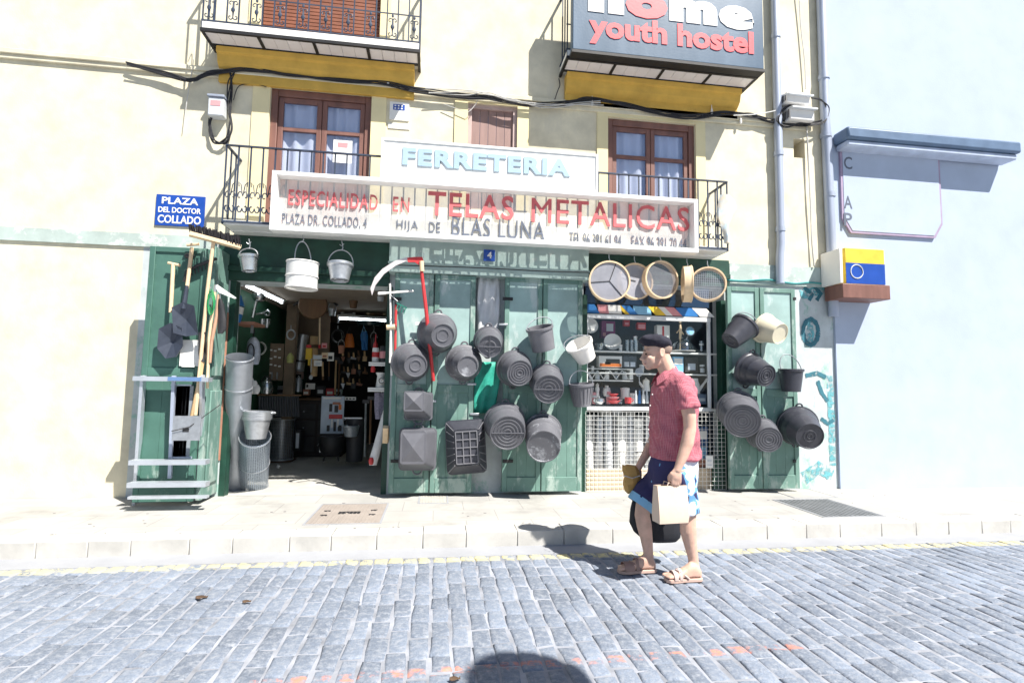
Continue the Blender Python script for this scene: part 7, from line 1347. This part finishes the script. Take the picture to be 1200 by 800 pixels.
for i, (px, py, lb) in enumerate(((289, 436, 'dented steel kettle on the left side, behind the galvanised buckets'), (312, 441, 'squat steel pot with a lid left of the timber post'))):
    turned('steel_pot', lb, 'pot', px, py+20, 1.5+.5*i, [(.1, 0), (6, 0), (7, 5), (6, 12), (5.6, 13), (2, 15), (1, 15.5), (1.2, 17.5), (.1, 18)], M['steel'], extra=[('handle', M['dark'], lambda mb, px=px, py=py, i=i: mb.tube([P(px+6*math.cos(a), py+9-9*math.sin(a), 1.5+.5*i) for a in [math.pi*k/10 for k in range(11)]], .009, 6))])

# litter on the setts and chewing gum on the pavement
for i, (px, py, L_, lb) in enumerate(((236, 701, .07, 'larger dry brown leaf lying on the setts at the left'), (289, 706, .05, 'smaller dry brown leaf lying on the setts right of the larger one'), (533, 797, .05, 'dark dry leaf on the setts at the bottom beside the round shadow'))):
    c = PZ(px, py, .006); mb = MB(); n = 10; q = []
    for k in range(n+1):
        u = k/n; wd = .32*L_*math.sin(math.pi*u)**.8; q.append((c+Vector((L_*(u-.5), -wd+.01*u, .004+.012*u*u)), c+Vector((L_*(u-.5), 0, .001+.004*u)), c+Vector((L_*(u-.5), wd, .006+.010*(1-u)))))
    vs = [[mb.b.verts.new(p) for p in r_] for r_ in q]
    for k in range(n):
        for j in (0, 1): mb.b.faces.new((vs[k][j], vs[k+1][j], vs[k+1][j+1], vs[k][j+1]))
    o = mb.top('dry_leaf', mat('dry_leaf', (.10, .06, .035), .8, var=.3), lb, 'leaf', 'dry leaves on the setts'); so_ = o.modifiers.new('thickness', 'SOLIDIFY'); so_.thickness = .0015
mb = MB()
for i in range(46):
    p = Vector((rnd.uniform(-3.5, 5.5), rnd.uniform(KY+.03, -.25), .1195)); r0 = rnd.uniform(.008, .017); mb.lathe([(r0, -.003), (r0*.9, .001), (.001, .0016)], 9, Matrix.Translation(p), squash=rnd.uniform(.6, 1))
o = mb.build('gum_spots', mat('trodden_gum', (.19, .185, .18), .9, var=.2), None); o['kind'] = 'stuff'

# more ware in the display window
for i, (px, py, Y, r, h, ml, lb) in enumerate((
    (686, 411.5, .17, 2.6, 6, 'glassware', 'small clear cup at the far left of the top display shelf'), (727, 411.5, .17, 2.4, 8, 'whiteplastic', 'white beaker between the white bowl and the three tumblers'),
    (756, 411.5, .24, 3.2, 9, 'galv', 'steel beaker behind the beret on the top display shelf'), (822, 411.5, .2, 3.0, 13, 'glassware', 'tall clear glass at the right end of the top display shelf'),
    (694, 436.5, .24, 3.0, 8, 'steel', 'steel cup at the left end of the middle display shelf'), (752, 436.5, .24, 3.2, 10, 'whiteplastic', 'white beaker beside the face of the walking man'),
    (823, 436.5, .2, 3.2, 10, 'boxgrey', 'grey beaker at the right end of the middle display shelf'), (786, 436.5, .26, 2.6, 11, 'steel', 'steel cup just behind the collar of the walking man'),
    (690, 473, .2, 3.4, 10, 'whiteplastic', 'white beaker at the far left of the display floor'), (727, 473, .22, 2.6, 7, 'glassware', 'clear cup between the red dishes and the red mug'),
    (741, 473, .26, 3.0, 13, 'paper', 'tall white beaker behind the red mug'), (696, 473, .27, 2.8, 14, 'pink', 'pink beaker behind the round grey bowl'),
    (806, 473, .24, 3.0, 12, 'steel', 'steel beaker behind the back of the walking man'), (713, 473, .26, 3.2, 15, 'pink', 'pink jar standing behind the stacked red dishes'))):
    turned('beaker', lb, 'beaker', px, py, Y, [(.1, 0), (r*.8, 0), (r*.84, h*.1), (r*.9, h*.5), (r, h), (r*.88, h), (r*.74, .9), (.1, .9)], M[ml], extra=[('band', M['boxgrey'] if ml != 'boxgrey' else M['dark'], lambda mb, px=px, py=py, Y=Y, r=r, h=h: mb.lathe([(r*.925/S(Y), h*.55/S(Y)), (r*.965/S(Y), h*.75/S(Y))], 18, Matrix.Translation(P(px, py, Y))))])
bl_ = ['pale mesh roll in the back row behind the grille, leftmost', 'pale mesh roll in the back row behind the grille, second from the left', 'pale mesh roll in the back row behind the grille, third from the left', 'pale mesh roll in the back row behind the grille, fourth from the left', 'pale mesh roll in the back row, behind the parcel of the walking man', 'pale mesh roll in the back row, behind the shorts of the walking man']
for i in range(6):
    A = P(695+i*14, 558, .50); A.z = .13; t = thing('mesh_roll', bl_[i], 'mesh roll', (A.x, .5, .115), 'mesh rolls behind the wire grille'); r0 = .075
    H = .86+.03*(i*7 % 4); mb = MB(); mb.lathe([(r0*.6, 0), (r0, 0), (r0, H), (r0*.92, H), (r0*.9, .01), (r0*.6, .01)], 20, Matrix.Translation(A)); mb.build('mesh', M['white' if i % 2 else 'boxgrey'], t, smooth=50)
    mb = MB(); mb.tube([A+Vector((r0*1.01*math.cos(a), r0*1.01*math.sin(a), H*.7)) for a in [2*math.pi*k/18 for k in range(18)]], .004, 5, closed=True); mb.build('tie_wire', M['dark'], t)
